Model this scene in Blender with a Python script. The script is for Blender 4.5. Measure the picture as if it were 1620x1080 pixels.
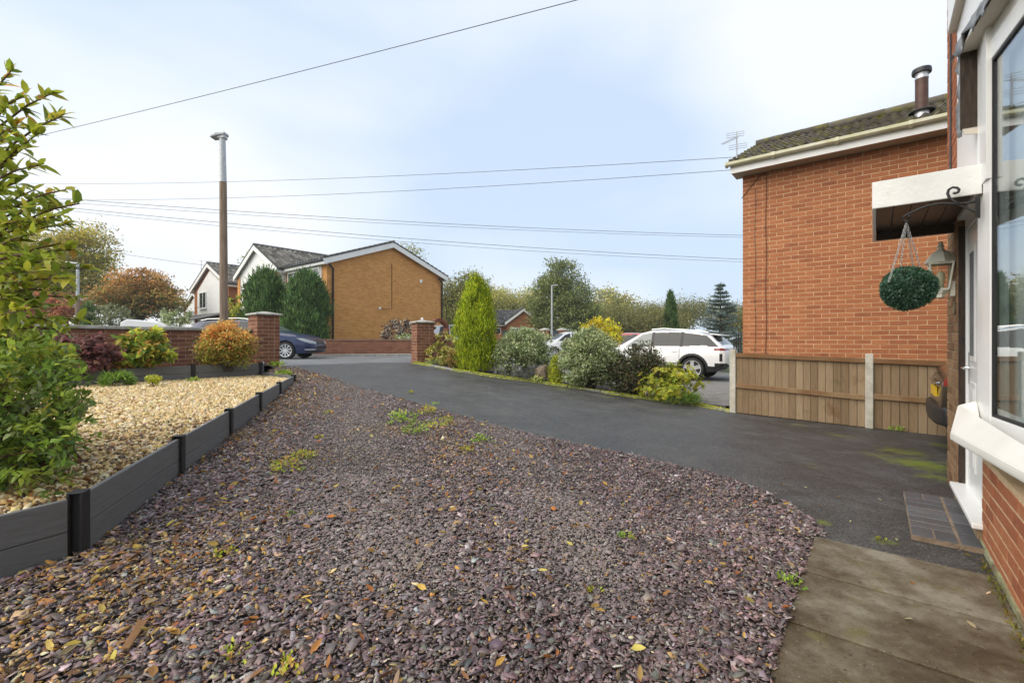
import bpy, bmesh, math, random
import numpy as np
from mathutils import Vector, Matrix
from mathutils.geometry import delaunay_2d_cdt

random.seed(7)
RNG = np.random.default_rng(11)
sc = bpy.context.scene
for _o in list(bpy.data.objects):
    bpy.data.objects.remove(_o)

# ------------------------------------------------------------------ camera
CAMZ, FOC = 1.25, 720.0            # eye height over the patio, focal length in 1620-px units
cam_d = bpy.data.cameras.new('camera')
cam = bpy.data.objects.new('camera', cam_d)
sc.collection.objects.link(cam)
cam.location = (0, 0, CAMZ)
cam.rotation_euler = (math.radians(90), 0, 0)
cam_d.sensor_width = 36.0
cam_d.lens = 16.0
cam_d.clip_start = 0.05
cam_d.clip_end = 3000
sc.camera = cam

# ------------------------------------------------------------------ sky and sun (overcast)
SUN_EL, SUN_AZ = math.radians(42), math.radians(244)      # azimuth clockwise from +Y
world = bpy.data.worlds.new('World')
sc.world = world
world.use_nodes = True
_nt = world.node_tree
_nt.nodes.clear()
def _wn(t, **k):
    n = _nt.nodes.new(t)
    for a, b in k.items():
        setattr(n, a, b)
    return n
_sky = _wn('ShaderNodeTexSky', sky_type='NISHITA', sun_disc=False)
_sky.sun_elevation = SUN_EL
_sky.sun_rotation = SUN_AZ
_sky.air_density = 1.2
_sky.dust_density = 2.0
_tc = _wn('ShaderNodeTexCoord')
_map = _wn('ShaderNodeMapping')
_map.inputs['Scale'].default_value = (1.0, 1.0, 2.2)
_map.inputs['Location'].default_value = (0.32, 0.1, 0.2)
_map.inputs['Rotation'].default_value = (0, 0, 2.4)
_n1 = _wn('ShaderNodeTexNoise')
_n1.inputs['Scale'].default_value = 1.15
_n1.inputs['Detail'].default_value = 4
_n1.inputs['Roughness'].default_value = 0.34
_n1.inputs['Distortion'].default_value = 0.35
_n2 = _wn('ShaderNodeTexNoise')
_n2.inputs['Scale'].default_value = 4.2
_n2.inputs['Detail'].default_value = 6
_n2.inputs['Roughness'].default_value = 0.45
_r1 = _wn('ShaderNodeValToRGB')          # cloud deck: blue-grey thin parts to white
_r1.color_ramp.elements[0].position = 0.37
_r1.color_ramp.elements[0].color = (2.72, 3.3, 4.12, 1)
_r1.color_ramp.elements[1].position = 0.60
_r1.color_ramp.elements[1].color = (4.25, 4.37, 4.53, 1)
_add = _wn('ShaderNodeMath', operation='MULTIPLY_ADD')
_add.inputs[1].default_value = 0.16
_mixs = _wn('ShaderNodeMix', data_type='RGBA')
_mixs.inputs['Factor'].default_value = 0.90
_bg = _wn('ShaderNodeBackground')
_bg.inputs['Strength'].default_value = 0.10
_out = _wn('ShaderNodeOutputWorld')
_L = _nt.links.new
_L(_tc.outputs['Generated'], _map.inputs['Vector'])
_L(_map.outputs['Vector'], _n1.inputs['Vector'])
_L(_map.outputs['Vector'], _n2.inputs['Vector'])
_L(_n2.outputs['Fac'], _add.inputs[0])
_L(_n1.outputs['Fac'], _add.inputs[2])
_sub = _wn('ShaderNodeMath', operation='SUBTRACT')
_sub.inputs[1].default_value = 0.085
_L(_add.outputs[0], _sub.inputs[0])
_L(_sub.outputs[0], _r1.inputs['Fac'])
_L(_sky.outputs['Color'], _mixs.inputs['A'])
_L(_r1.outputs['Color'], _mixs.inputs['B'])
_L(_mixs.outputs['Result'], _bg.inputs['Color'])
_L(_bg.outputs['Background'], _out.inputs['Surface'])

sun_d = bpy.data.lights.new('sun', 'SUN')
sun_d.energy = 1.5
sun_d.angle = math.radians(75)
sun_d.color = (1.0, 0.915, 0.78)
sun = bpy.data.objects.new('sun', sun_d)
sc.collection.objects.link(sun)
_sd = Vector((math.sin(SUN_AZ) * math.cos(SUN_EL), math.cos(SUN_AZ) * math.cos(SUN_EL), math.sin(SUN_EL)))
sun.rotation_euler = _sd.to_track_quat('Z', 'Y').to_euler()
sun.location = (0, -6, 12)

sc.view_settings.view_transform = 'Standard'
sc.view_settings.look = 'None'
sc.view_settings.exposure = 1.3
sc.view_settings.gamma = 1.0
sc.view_settings.use_curve_mapping = False
sc.render.engine = 'CYCLES'
sc.cycles.use_denoising = True
sc.cycles.max_bounces = 8
sc.cycles.diffuse_bounces = 3
sc.cycles.glossy_bounces = 3
sc.cycles.transmission_bounces = 4
sc.cycles.transparent_max_bounces = 12
sc.cycles.caustics_reflective = False
sc.cycles.caustics_refractive = False

# ------------------------------------------------------------------ helpers
D1 = np.array([0.6239, 0.7815])      # direction of the house fronts (away, right)
D2 = np.array([-0.7815, 0.6239])     # across the plots (away, left)
ORG = {}

def xat(px, Y):
    return (px - 810.0) / FOC * Y
def at(px, py, Y):
    return np.array([(px - 810.0) / FOC * Y, Y, CAMZ + (540.0 - py) / FOC * Y])

class Fr:
    """plan frame: t along u, s along n"""
    def __init__(self, o, u, n):
        self.o, self.u, self.n = np.array(o, float), np.array(u, float), np.array(n, float)
    def P(self, t, s, z):
        q = self.o + self.u * t + self.n * s
        return np.array([q[0], q[1], z])
    def ang(self):
        return math.atan2(self.u[1], self.u[0])

def link(o, parent=None):
    sc.collection.objects.link(o)
    if parent is not None:
        o.parent = parent
    return o

def tag(o, label=None, cat=None, group=None, kind=None):
    if label: o['label'] = label
    if cat: o['category'] = cat
    if group: o['group'] = group
    if kind: o['kind'] = kind
    return o

def empty(name, loc, label=None, cat=None, group=None, kind=None):
    o = bpy.data.objects.new(name, None)
    o.empty_display_size = 0.1
    o.location = loc
    link(o)
    ORG[o.name] = np.array(loc, float)
    return tag(o, label, cat, group, kind)

def np_mesh(name, V, Fq, col=None, smooth=False):
    """V (n,3), Fq (m,k) uniform polygons"""
    V = np.ascontiguousarray(V, dtype=np.float32)
    Fq = np.ascontiguousarray(Fq, dtype=np.int32)
    me = bpy.data.meshes.new(name)
    m, k = Fq.shape
    me.vertices.add(len(V))
    me.vertices.foreach_set('co', V.ravel())
    me.loops.add(m * k)
    me.loops.foreach_set('vertex_index', Fq.ravel())
    me.polygons.add(m)
    me.polygons.foreach_set('loop_start', np.arange(m, dtype=np.int32) * k)
    me.update(calc_edges=True)
    if col is not None:
        a = me.color_attributes.new('Col', 'FLOAT_COLOR', 'POINT')
        c = np.ones((len(V), 4), np.float32)
        c[:, :3] = col
        a.data.foreach_set('color', c.ravel())
    if smooth:
        me.polygons.foreach_set('use_smooth', np.ones(m, dtype=bool))
    return me

def put(name, me, mat, parent=None, label=None, cat=None, group=None, kind=None):
    """link a mesh given in world coordinates"""
    o = bpy.data.objects.new(name, me)
    if mat is not None:
        if not isinstance(mat, (list, tuple)): mat = [mat]
        if len(me.materials) == 0:
            for m_ in mat: me.materials.append(m_)
    if parent is not None:
        off = ORG[parent.name]
        me.transform(Matrix.Translation(Vector(-off)))
        link(o, parent)
        ORG[o.name] = off
    else:
        n = len(me.vertices)
        co = np.empty(n * 3, np.float32)
        me.vertices.foreach_get('co', co)
        co = co.reshape(-1, 3)
        base = np.array([co[:, 0].mean(), co[:, 1].mean(), co[:, 2].min()]) if n else np.zeros(3)
        me.transform(Matrix.Translation(Vector([float(-x) for x in base])))
        o.location = [float(x) for x in base]
        link(o)
        ORG[o.name] = base.astype(float)
    return tag(o, label, cat, group, kind)

class MB:
    """collects shapes in world coordinates"""
    def __init__(self):
        self.v, self.f = [], []
    def add(self, V, F):
        b = len(self.v)
        self.v += [tuple(float(c) for c in p) for p in V]
        self.f += [tuple(b + i for i in q) for q in F]
        return self
    def obox(self, o, a, b, c):
        o, a, b, c = (np.array(x, float) for x in (o, a, b, c))
        V = [o, o + a, o + a + b, o + b, o + c, o + a + c, o + a + b + c, o + b + c]
        if np.dot(np.cross(a, b), c) < 0:
            V = [V[i] for i in (0, 3, 2, 1, 4, 7, 6, 5)]
        return self.add(V, [(0, 3, 2, 1), (4, 5, 6, 7), (0, 1, 5, 4), (1, 2, 6, 5), (2, 3, 7, 6), (3, 0, 4, 7)])
    def box(self, c, s):
        c, s = np.array(c, float), np.array(s, float)
        return self.obox(c - s / 2, (s[0], 0, 0), (0, s[1], 0), (0, 0, s[2]))
    def fbox(self, fr, t0, t1, s0, s1, z0, z1):
        o = fr.P(t0, s0, z0)
        return self.obox(o, np.append(fr.u * (t1 - t0), 0), np.append(fr.n * (s1 - s0), 0), (0, 0, z1 - z0))
    def beam(self, p, q, w, h, up=(0, 0, 1)):
        p, q, up = (np.array(x, float) for x in (p, q, up))
        d = q - p
        x = np.cross(d, up); x /= np.linalg.norm(x)
        y = np.cross(x, d); y /= np.linalg.norm(y)
        return self.obox(p - x * w / 2 - y * h / 2, d, x * w, y * h)
    def tube(self, pts, r, sides=6, cap=True):
        pts = [np.array(p, float) for p in pts]
        n = len(pts)
        if not hasattr(r, '__len__'): r = [r] * n
        V, F = [], []
        ref = np.array([0.0, 0, 1]) if abs((pts[-1] - pts[0])[2]) < 0.9 * np.linalg.norm(pts[-1] - pts[0]) + 1e-9 else np.array([1.0, 0, 0])
        for i, p in enumerate(pts):
            d = pts[min(i + 1, n - 1)] - pts[max(i - 1, 0)]
            d = d / (np.linalg.norm(d) + 1e-12)
            x = np.cross(d, ref)
            if np.linalg.norm(x) < 1e-4: x = np.cross(d, np.array([0, 1.0, 0.1]))
            x /= np.linalg.norm(x)
            y = np.cross(d, x)
            for k in range(sides):
                a = 2 * math.pi * k / sides
                V.append(p + r[i] * (math.cos(a) * x + math.sin(a) * y))
        for i in range(n - 1):
            for k in range(sides):
                k2 = (k + 1) % sides
                F.append((i * sides + k, (i + 1) * sides + k, (i + 1) * sides + k2, i * sides + k2))
        if cap:
            F.append(tuple(range(sides)))
            F.append(tuple(reversed(range((n - 1) * sides, n * sides))))
        return self.add(V, F)
    def lathe(self, c, prof, sides=24, axis=None, cap=True):
        """prof: (radius, height) pairs about a vertical axis at c, or about axis"""
        c = np.array(c, float)
        if axis is None:
            ax = np.array([0, 0, 1.0]); x = np.array([1.0, 0, 0]); y = np.array([0, 1.0, 0])
        else:
            ax = np.array(axis, float); ax /= np.linalg.norm(ax)
            x = np.cross(ax, (0, 0, 1.0)); x /= np.linalg.norm(x); y = np.cross(ax, x)
        V, F = [], []
        for (r, h) in prof:
            for k in range(sides):
                a = 2 * math.pi * k / sides
                V.append(c + ax * h + r * (math.cos(a) * x + math.sin(a) * y))
        for i in range(len(prof) - 1):
            for k in range(sides):
                k2 = (k + 1) % sides
                F.append((i * sides + k, i * sides + k2, (i + 1) * sides + k2, (i + 1) * sides + k))
        if cap and prof[0][0] > 1e-4: F.append(tuple(reversed(range(sides))))
        if cap and prof[-1][0] > 1e-4: F.append(tuple(range((len(prof) - 1) * sides, len(prof) * sides)))
        return self.add(V, F)
    def poly(self, pts, thick=None):
        """a flat polygon, or a slab when thick (vector) is given"""
        pts = [np.array(p, float) for p in pts]
        n = len(pts)
        if thick is None:
            return self.add(pts, [tuple(range(n))])
        th = np.array(thick, float)
        F = [tuple(reversed(range(n))), tuple(range(n, 2 * n))]
        F += [(i, (i + 1) % n, n + (i + 1) % n, n + i) for i in range(n)]
        return self.add(pts + [p + th for p in pts], F)
    def build(self, name, mat, parent=None, label=None, cat=None, group=None, kind=None, smooth=False, bevel=0.0, seg=1):
        me = bpy.data.meshes.new(name)
        me.from_pydata(self.v, [], self.f)
        bm = bmesh.new()
        bm.from_mesh(me)
        bmesh.ops.recalc_face_normals(bm, faces=bm.faces)
        if bevel > 0:
            eds = [e for e in bm.edges if len(e.link_faces) == 2 and e.calc_face_angle(0) > 0.5]
            bmesh.ops.bevel(bm, geom=eds, offset=bevel, segments=seg, affect='EDGES', profile=0.6, clamp_overlap=True)
        bm.to_mesh(me)
        bm.free()
        if smooth:
            me.polygons.foreach_set('use_smooth', np.ones(len(me.polygons), dtype=bool))
            if smooth != True:
                me.set_sharp_from_angle(angle=smooth)
        return put(name, me, mat, parent, label, cat, group, kind)

# ------------------------------------------------------------------ materials
def _lin(c):
    return tuple(c) + (1,) if len(c) == 3 else tuple(c)

def mat(name, ramp, scale=6.0, detail=5, rand=0.0, rough=0.7, rvar=0.0, bump=0.0, bscale=60.0, spec=0.4, metal=0.0,
        stain=None, coat=0.0, attr=None, stretch=None, brick=None, trans=0.0, streak=None, nrough=0.55, disp2=None):
    """procedural principled material.  ramp: list of (pos, colour) driven by world noise plus a per-piece random value."""
    m = bpy.data.materials.new(name)
    m.use_nodes = True
    nt = m.node_tree
    N, Lk = nt.nodes, nt.links.new
    b = N['Principled BSDF']
    geo = N.new('ShaderNodeNewGeometry')
    vec = geo.outputs['Position']
    if stretch:
        mp = N.new('ShaderNodeMapping')
        mp.inputs['Scale'].default_value = stretch[:3]
        if len(stretch) > 3: mp.inputs['Rotation'].default_value = (0, 0, stretch[3])
        Lk(vec, mp.inputs['Vector'])
        vec = mp.outputs['Vector']
    no = N.new('ShaderNodeTexNoise')
    no.inputs['Scale'].default_value = scale
    no.inputs['Detail'].default_value = detail
    no.inputs['Roughness'].default_value = nrough
    Lk(vec, no.inputs['Vector'])
    fac = no.outputs['Fac']
    if rand > 0:
        oi = N.new('ShaderNodeObjectInfo')
        ad = N.new('ShaderNodeMath'); ad.operation = 'ADD'
        Lk(oi.outputs['Random'], ad.inputs[0]); Lk(geo.outputs['Random Per Island'], ad.inputs[1])
        fr = N.new('ShaderNodeMath'); fr.operation = 'FRACT'
        Lk(ad.outputs[0], fr.inputs[0])
        mx = N.new('ShaderNodeMix')
        mx.inputs['Factor'].default_value = rand
        Lk(fac, mx.inputs['A']); Lk(fr.outputs[0], mx.inputs['B'])
        fac = mx.outputs['Result']
    cr = N.new('ShaderNodeValToRGB')
    els = cr.color_ramp.elements
    while len(els) < len(ramp): els.new(0.5)
    for e, (p, c) in zip(els, ramp):
        e.position = p
        e.color = _lin(c)
    Lk(fac, cr.inputs['Fac'])
    col = cr.outputs['Color']
    if attr:
        at_ = N.new('ShaderNodeAttribute')
        at_.attribute_name = 'Col'
        mm = N.new('ShaderNodeMix'); mm.data_type = 'RGBA'; mm.blend_type = 'MULTIPLY'
        mm.inputs['Factor'].default_value = 1.0
        Lk(at_.outputs['Color'], mm.inputs['A']); Lk(col, mm.inputs['B'])
        col = mm.outputs['Result']
    hgt = None
    if brick:       # far brickwork: (wx, wy, angle, mortar colour, bump)
        u_ang, mort, bb, bricks2 = brick
        sep = N.new('ShaderNodeSeparateXYZ'); Lk(geo.outputs['Position'], sep.inputs[0])
        # along-wall coordinate chosen by the face normal
        nsep = N.new('ShaderNodeSeparateXYZ'); Lk(geo.outputs['Normal'], nsep.inputs[0])
        def lin(ax, ay):
            a1 = N.new('ShaderNodeMath'); a1.operation = 'MULTIPLY'; a1.inputs[1].default_value = ax; Lk(sep.outputs['X'], a1.inputs[0])
            a2 = N.new('ShaderNodeMath'); a2.operation = 'MULTIPLY_ADD'; a2.inputs[1].default_value = ay
            Lk(sep.outputs['Y'], a2.inputs[0]); Lk(a1.outputs[0], a2.inputs[2])
            return a2.outputs[0]
        c_, s_ = math.cos(u_ang), math.sin(u_ang)
        al, ac = lin(c_, s_), lin(-s_, c_)
        d1 = N.new('ShaderNodeMath'); d1.operation = 'MULTIPLY'; d1.inputs[1].default_value = c_; Lk(nsep.outputs['X'], d1.inputs[0])
        d2 = N.new('ShaderNodeMath'); d2.operation = 'MULTIPLY_ADD'; d2.inputs[1].default_value = s_
        Lk(nsep.outputs['Y'], d2.inputs[0]); Lk(d1.outputs[0], d2.inputs[2])
        ab = N.new('ShaderNodeMath'); ab.operation = 'ABSOLUTE'; Lk(d2.outputs[0], ab.inputs[0])
        gt = N.new('ShaderNodeMath'); gt.operation = 'GREATER_THAN'; gt.inputs[1].default_value = 0.7; Lk(ab.outputs[0], gt.inputs[0])
        mu = N.new('ShaderNodeMix'); Lk(gt.outputs[0], mu.inputs['Factor']); Lk(al, mu.inputs['A']); Lk(ac, mu.inputs['B'])
        cb = N.new('ShaderNodeCombineXYZ'); Lk(mu.outputs['Result'], cb.inputs['X']); Lk(sep.outputs['Z'], cb.inputs['Y'])
        bt = N.new('ShaderNodeTexBrick')
        bt.inputs['Scale'].default_value = 1.0
        bt.inputs['Brick Width'].default_value = 0.225
        bt.inputs['Row Height'].default_value = 0.075
        bt.inputs['Mortar Size'].default_value = 0.006
        bt.inputs['Mortar Smooth'].default_value = 0.3
        bt.inputs['Bias'].default_value = -0.1
        bt.inputs['Mortar'].default_value = _lin(mort)
        Lk(cb.outputs[0], bt.inputs['Vector'])
        Lk(col, bt.inputs['Color1'])
        dk = N.new('ShaderNodeMix'); dk.data_type = 'RGBA'; dk.blend_type = 'MULTIPLY'; dk.inputs['Factor'].default_value = 1
        dk.inputs['B'].default_value = _lin(bricks2)
        Lk(col, dk.inputs['A']); Lk(dk.outputs['Result'], bt.inputs['Color2'])
        col = bt.outputs['Color']
        hgt = (bt.outputs['Fac'], -bb)
    if streak:      # (colour, scale xyz, lo, hi)
        sc_, sv, lo, hi = streak
        mp2 = N.new('ShaderNodeMapping'); mp2.inputs['Scale'].default_value = sv; Lk(geo.outputs['Position'], mp2.inputs['Vector'])
        n3 = N.new('ShaderNodeTexNoise'); n3.inputs['Scale'].default_value = 1.0; n3.inputs['Detail'].default_value = 6
        Lk(mp2.outputs['Vector'], n3.inputs['Vector'])
        mr = N.new('ShaderNodeMapRange'); mr.inputs['From Min'].default_value = lo; mr.inputs['From Max'].default_value = hi
        Lk(n3.outputs['Fac'], mr.inputs['Value'])
        m3 = N.new('ShaderNodeMix'); m3.data_type = 'RGBA'; Lk(mr.outputs[0], m3.inputs['Factor']); Lk(col, m3.inputs['A'])
        m3.inputs['B'].default_value = _lin(sc_)
        col = m3.outputs['Result']
    if stain:       # list of (colour, scale, lo, hi)
        for (sc_, ss, lo, hi) in (stain if isinstance(stain, list) else [stain]):
            n4 = N.new('ShaderNodeTexNoise'); n4.inputs['Scale'].default_value = ss; n4.inputs['Detail'].default_value = 7
            n4.inputs['Roughness'].default_value = 0.6
            Lk(geo.outputs['Position'], n4.inputs['Vector'])
            mr = N.new('ShaderNodeMapRange'); mr.inputs['From Min'].default_value = lo; mr.inputs['From Max'].default_value = hi
            Lk(n4.outputs['Fac'], mr.inputs['Value'])
            m3 = N.new('ShaderNodeMix'); m3.data_type = 'RGBA'; Lk(mr.outputs[0], m3.inputs['Factor']); Lk(col, m3.inputs['A'])
            m3.inputs['B'].default_value = _lin(sc_)
            col = m3.outputs['Result']
    Lk(col, b.inputs['Base Color'])
    b.inputs['Roughness'].default_value = rough
    if rvar > 0:
        mr = N.new('ShaderNodeMapRange')
        mr.inputs['From Min'].default_value = 0.3; mr.inputs['From Max'].default_value = 0.7
        mr.inputs['To Min'].default_value = max(0.03, rough - rvar); mr.inputs['To Max'].default_value = min(1, rough + rvar)
        Lk(no.outputs['Fac'], mr.inputs['Value']); Lk(mr.outputs[0], b.inputs['Roughness'])
    b.inputs['Specular IOR Level'].default_value = spec
    b.inputs['Metallic'].default_value = metal
    b.inputs['Coat Weight'].default_value = coat
    b.inputs['Coat Roughness'].default_value = 0.06
    if bump > 0 or hgt:
        nb = N.new('ShaderNodeTexNoise')
        nb.inputs['Scale'].default_value = bscale
        nb.inputs['Detail'].default_value = 4
        Lk(vec if stretch else geo.outputs['Position'], nb.inputs['Vector'])
        h = nb.outputs['Fac']
        bp = N.new('ShaderNodeBump')
        bp.inputs['Strength'].default_value = min(1, bump if bump > 0 else 0.3)
        bp.inputs['Distance'].default_value = 0.01
        if hgt:
            ma = N.new('ShaderNodeMath'); ma.operation = 'MULTIPLY_ADD'
            ma.inputs[1].default_value = hgt[1]
            Lk(hgt[0], ma.inputs[0]); Lk(h, ma.inputs[2])
            h = ma.outputs[0]
        Lk(h, bp.inputs['Height'])
        Lk(bp.outputs['Normal'], b.inputs['Normal'])
    if trans > 0:
        tr = N.new('ShaderNodeBsdfTranslucent')
        Lk(col, tr.inputs['Color'])
        ms = N.new('ShaderNodeMixShader')
        ms.inputs[0].default_value = trans
        Lk(b.outputs[0], ms.inputs[1]); Lk(tr.outputs[0], ms.inputs[2])
        Lk(ms.outputs[0], N['Material Output'].inputs['Surface'])
    return m

def flat(name, c, v=0.12, **k):
    lo = tuple(x * (1 - v) for x in c)
    hi = tuple(min(1, x * (1 + v)) for x in c)
    return mat(name, [(0.3, lo), (0.7, hi)], **k)

def glass(name, tint=(0.9, 0.95, 0.95), refl=1.0, dark=0.0):
    """thin pane: transparent plus fresnel reflection"""
    m = bpy.data.materials.new(name)
    m.use_nodes = True
    nt = m.node_tree
    N, Lk = nt.nodes, nt.links.new
    N.remove(N['Principled BSDF'])
    tr = N.new('ShaderNodeBsdfTransparent'); tr.inputs[0].default_value = _lin(tint)
    gl = N.new('ShaderNodeBsdfGlossy'); gl.inputs['Roughness'].default_value = 0.015
    fn = N.new('ShaderNodeFresnel'); fn.inputs[0].default_value = 1.55
    mu = N.new('ShaderNodeMath'); mu.operation = 'MULTIPLY_ADD'; mu.use_clamp = True
    mu.inputs[1].default_value = 1.7 * refl; mu.inputs[2].default_value = 0.02
    gb_ = N.new('ShaderNodeNewGeometry')
    io = N.new('ShaderNodeMix')
    io.inputs['A'].default_value = 1.55; io.inputs['B'].default_value = 1 / 1.55
    Lk(gb_.outputs['Backfacing'], io.inputs['Factor']); Lk(io.outputs['Result'], fn.inputs[0])
    Lk(fn.outputs[0], mu.inputs[0])
    ms = N.new('ShaderNodeMixShader')
    Lk(mu.outputs[0], ms.inputs[0]); Lk(tr.outputs[0], ms.inputs[1]); Lk(gl.outputs[0], ms.inputs[2])
    Lk(ms.outputs[0], N['Material Output'].inputs['Surface'])
    return m

def leafmat(name, rough=0.45, trans=0.3, spec=0.35, var=0.2):
    return mat(name, [(0.3, (1 - var,) * 3), (0.7, (1 + var,) * 3)], scale=14, attr=True, rough=rough, spec=spec, trans=trans)
ANG1 = math.atan2(D1[1], D1[0])
m_tarmac = mat('tarmac', [(0.38, (0.026, 0.025, 0.023)), (0.5, (0.046, 0.045, 0.043)), (0.63, (0.080, 0.078, 0.076))], scale=1.6, detail=12, nrough=0.80, rough=0.58, rvar=0.2, bump=0.8, bscale=85, spec=0.55,
               stain=[((0.17, 0.165, 0.155), 80, 0.57, 0.64), ((0.012, 0.012, 0.011), 62, 0.56, 0.66)])
m_road = mat('street_asphalt', [(0.3, (0.11, 0.112, 0.118)), (0.7, (0.185, 0.188, 0.195))], scale=1.2, detail=8, rough=0.6, rvar=0.2, bump=0.5, bscale=120)
m_pave = mat('pavement', [(0.3, (0.17, 0.165, 0.155)), (0.7, (0.27, 0.26, 0.245))], scale=2, detail=7, rough=0.8, bump=0.4, bscale=80)
m_kerb = mat('kerb_concrete', [(0.3, (0.2, 0.195, 0.18)), (0.7, (0.33, 0.32, 0.3))], scale=5, detail=7, rough=0.85, bump=0.5, bscale=60)
m_soil = mat('soil', [(0.3, (0.022, 0.016, 0.012)), (0.7, (0.06, 0.045, 0.033))], scale=14, detail=8, rough=0.95, bump=1.0, bscale=60)
m_under = mat('slate_gap_base', [(0.3, (0.035, 0.028, 0.027)), (0.7, (0.085, 0.072, 0.068))], scale=30, detail=8, rough=0.9, bump=1.0, bscale=110)  # ground kept dark so the gaps between chips look shadowed
m_gravbase = mat('gravel_fines', [(0.3, (0.22, 0.15, 0.07)), (0.7, (0.42, 0.31, 0.16))], scale=30, detail=8, rough=0.9, bump=1.0, bscale=90)
m_grass = mat('grass_ground', [(0.3, (0.035, 0.055, 0.012)), (0.7, (0.09, 0.12, 0.03))], scale=3, detail=8, rough=0.95, bump=0.8, bscale=40)
m_moss = mat('moss', [(0.3, (0.10, 0.13, 0.008)), (0.7, (0.26, 0.28, 0.014))], scale=16, detail=7, rough=0.95, bump=1.0, bscale=90)
m_chip = leafmat('slate_chip', rough=0.48, trans=0.0, spec=0.5, var=0.3)
m_stone = leafmat('pebble', rough=0.55, trans=0.0, spec=0.4, var=0.2)
m_litter = leafmat('dry_leaf', rough=0.6, trans=0.2)
m_leaf = leafmat('leaf', rough=0.5, trans=0.42, spec=0.3)
m_leafgloss = leafmat('glossy_leaf', rough=0.38, trans=0.48, spec=0.35)
m_needle = leafmat('needle', rough=0.6, trans=0.25, spec=0.25)
m_far = leafmat('far_leaf', rough=0.6, trans=0.3, spec=0.2)
m_bark = mat('bark', [(0.3, (0.05, 0.036, 0.026)), (0.7, (0.13, 0.10, 0.075))], scale=20, rough=0.9, bump=0.8, bscale=40, stretch=(1, 1, 0.25))
m_twig = mat('twig', [(0.3, (0.06, 0.03, 0.02)), (0.7, (0.13, 0.06, 0.04))], scale=30, rough=0.7)
# brickwork
m_brick_n = mat('orange_brick', [(0.10, (0.20, 0.074, 0.042)), (0.28, (0.33, 0.118, 0.054)), (0.6, (0.39, 0.148, 0.064)), (0.9, (0.45, 0.185, 0.082))], scale=7, detail=9, rand=0.5, rough=0.85, bump=0.7, bscale=90, spec=0.25)
m_mortar_n = mat('tan_mortar', [(0.3, (0.50, 0.32, 0.185)), (0.7, (0.63, 0.44, 0.27))], scale=9, detail=7, rough=0.95, bump=0.6, bscale=80, spec=0.2)
m_brick_o = mat('red_orange_brick', [(0.12, (0.26, 0.082, 0.042)), (0.4, (0.38, 0.130, 0.060)), (0.7, (0.45, 0.175, 0.082)), (0.9, (0.50, 0.215, 0.11))], scale=26, detail=9, rand=0.4, rough=0.82, bump=0.9, bscale=120, spec=0.3, stain=[((0.14, 0.05, 0.035), 45, 0.62, 0.72)])
m_mortar_o = mat('sand_mortar', [(0.3, (0.50, 0.36, 0.21)), (0.7, (0.66, 0.50, 0.32))], scale=15, rough=0.95, bump=0.6, bscale=100, spec=0.2)
m_brick_p = mat('rustic_pier_brick', [(0.12, (0.11, 0.060, 0.036)), (0.4, (0.22, 0.125, 0.068)), (0.7, (0.32, 0.20, 0.11)), (0.9, (0.40, 0.27, 0.15))], scale=30, detail=9, rand=0.4, rough=0.9, bump=1.0, bscale=90, spec=0.2)
m_mortar_p = mat('pier_mortar', [(0.3, (0.20, 0.14, 0.08)), (0.7, (0.36, 0.27, 0.17))], scale=15, rough=0.95, bump=0.6, bscale=100, spec=0.2)
m_brick_w = mat('brown_red_brick', [(0.12, (0.12, 0.052, 0.036)), (0.4, (0.20, 0.084, 0.052)), (0.7, (0.26, 0.115, 0.068)), (0.9, (0.31, 0.15, 0.088))], scale=14, detail=9, rand=0.5, rough=0.9, bump=0.9, bscale=80, spec=0.2, stain=[((0.33, 0.27, 0.2), 26, 0.68, 0.76)])
m_mortar_w = mat('brown_mortar', [(0.3, (0.34, 0.225, 0.155)), (0.7, (0.46, 0.34, 0.245))], scale=12, rough=0.95, bump=0.5, bscale=80, spec=0.2)
m_brick_y = mat('yellow_brickwork', [(0.25, (0.60, 0.275, 0.075)), (0.75, (0.70, 0.345, 0.11))], scale=1.6, detail=9, rough=0.9, bump=0.12, bscale=30, spec=0.2, brick=(ANG1, (0.58, 0.37, 0.19), 0.8, (0.76, 0.70, 0.66)))
m_brick_far = mat('far_red_brickwork', [(0.3, (0.30, 0.105, 0.045)), (0.7, (0.38, 0.145, 0.062))], scale=2, detail=8, rough=0.9, bump=0.3, bscale=60, spec=0.2, brick=(ANG1, (0.40, 0.26, 0.15), 1.2, (0.8, 0.75, 0.72)))
m_brick_low = mat('low_wall_brickwork', [(0.3, (0.16, 0.062, 0.038)), (0.7, (0.25, 0.105, 0.062))], scale=3, detail=9, rough=0.9, bump=0.5, bscale=60, spec=0.2, brick=(0.12, (0.30, 0.20, 0.13), 1.5, (0.7, 0.66, 0.64)))
m_blue = mat('blue_engineering_brick', [(0.2, (0.060, 0.067, 0.076)), (0.8, (0.115, 0.125, 0.138))], scale=12, rand=0.5, rough=0.42, rvar=0.12, bump=0.3, bscale=60, spec=0.5)
m_slab = mat('stained_concrete_slab', [(0.36, (0.045, 0.031, 0.015)), (0.46, (0.085, 0.063, 0.035)), (0.55, (0.145, 0.121, 0.080)), (0.66, (0.25, 0.225, 0.17))], scale=2.6, detail=13, nrough=0.72, rand=0.12, rough=0.6, rvar=0.22, bump=0.35, bscale=140, spec=0.4,
             stain=[((0.27, 0.25, 0.21), 60, 0.64, 0.72), ((0.022, 0.018, 0.012), 45, 0.6, 0.74), ((0.13, 0.12, 0.03), 5, 0.58, 0.78)])
m_coping = mat('weathered_coping', [(0.3, (0.25, 0.235, 0.20)), (0.55, (0.42, 0.41, 0.37)), (0.8, (0.58, 0.57, 0.53))], scale=6, detail=8, rough=0.9, bump=0.6, bscale=50, stain=[((0.14, 0.13, 0.09), 8, 0.6, 0.72)])
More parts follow.
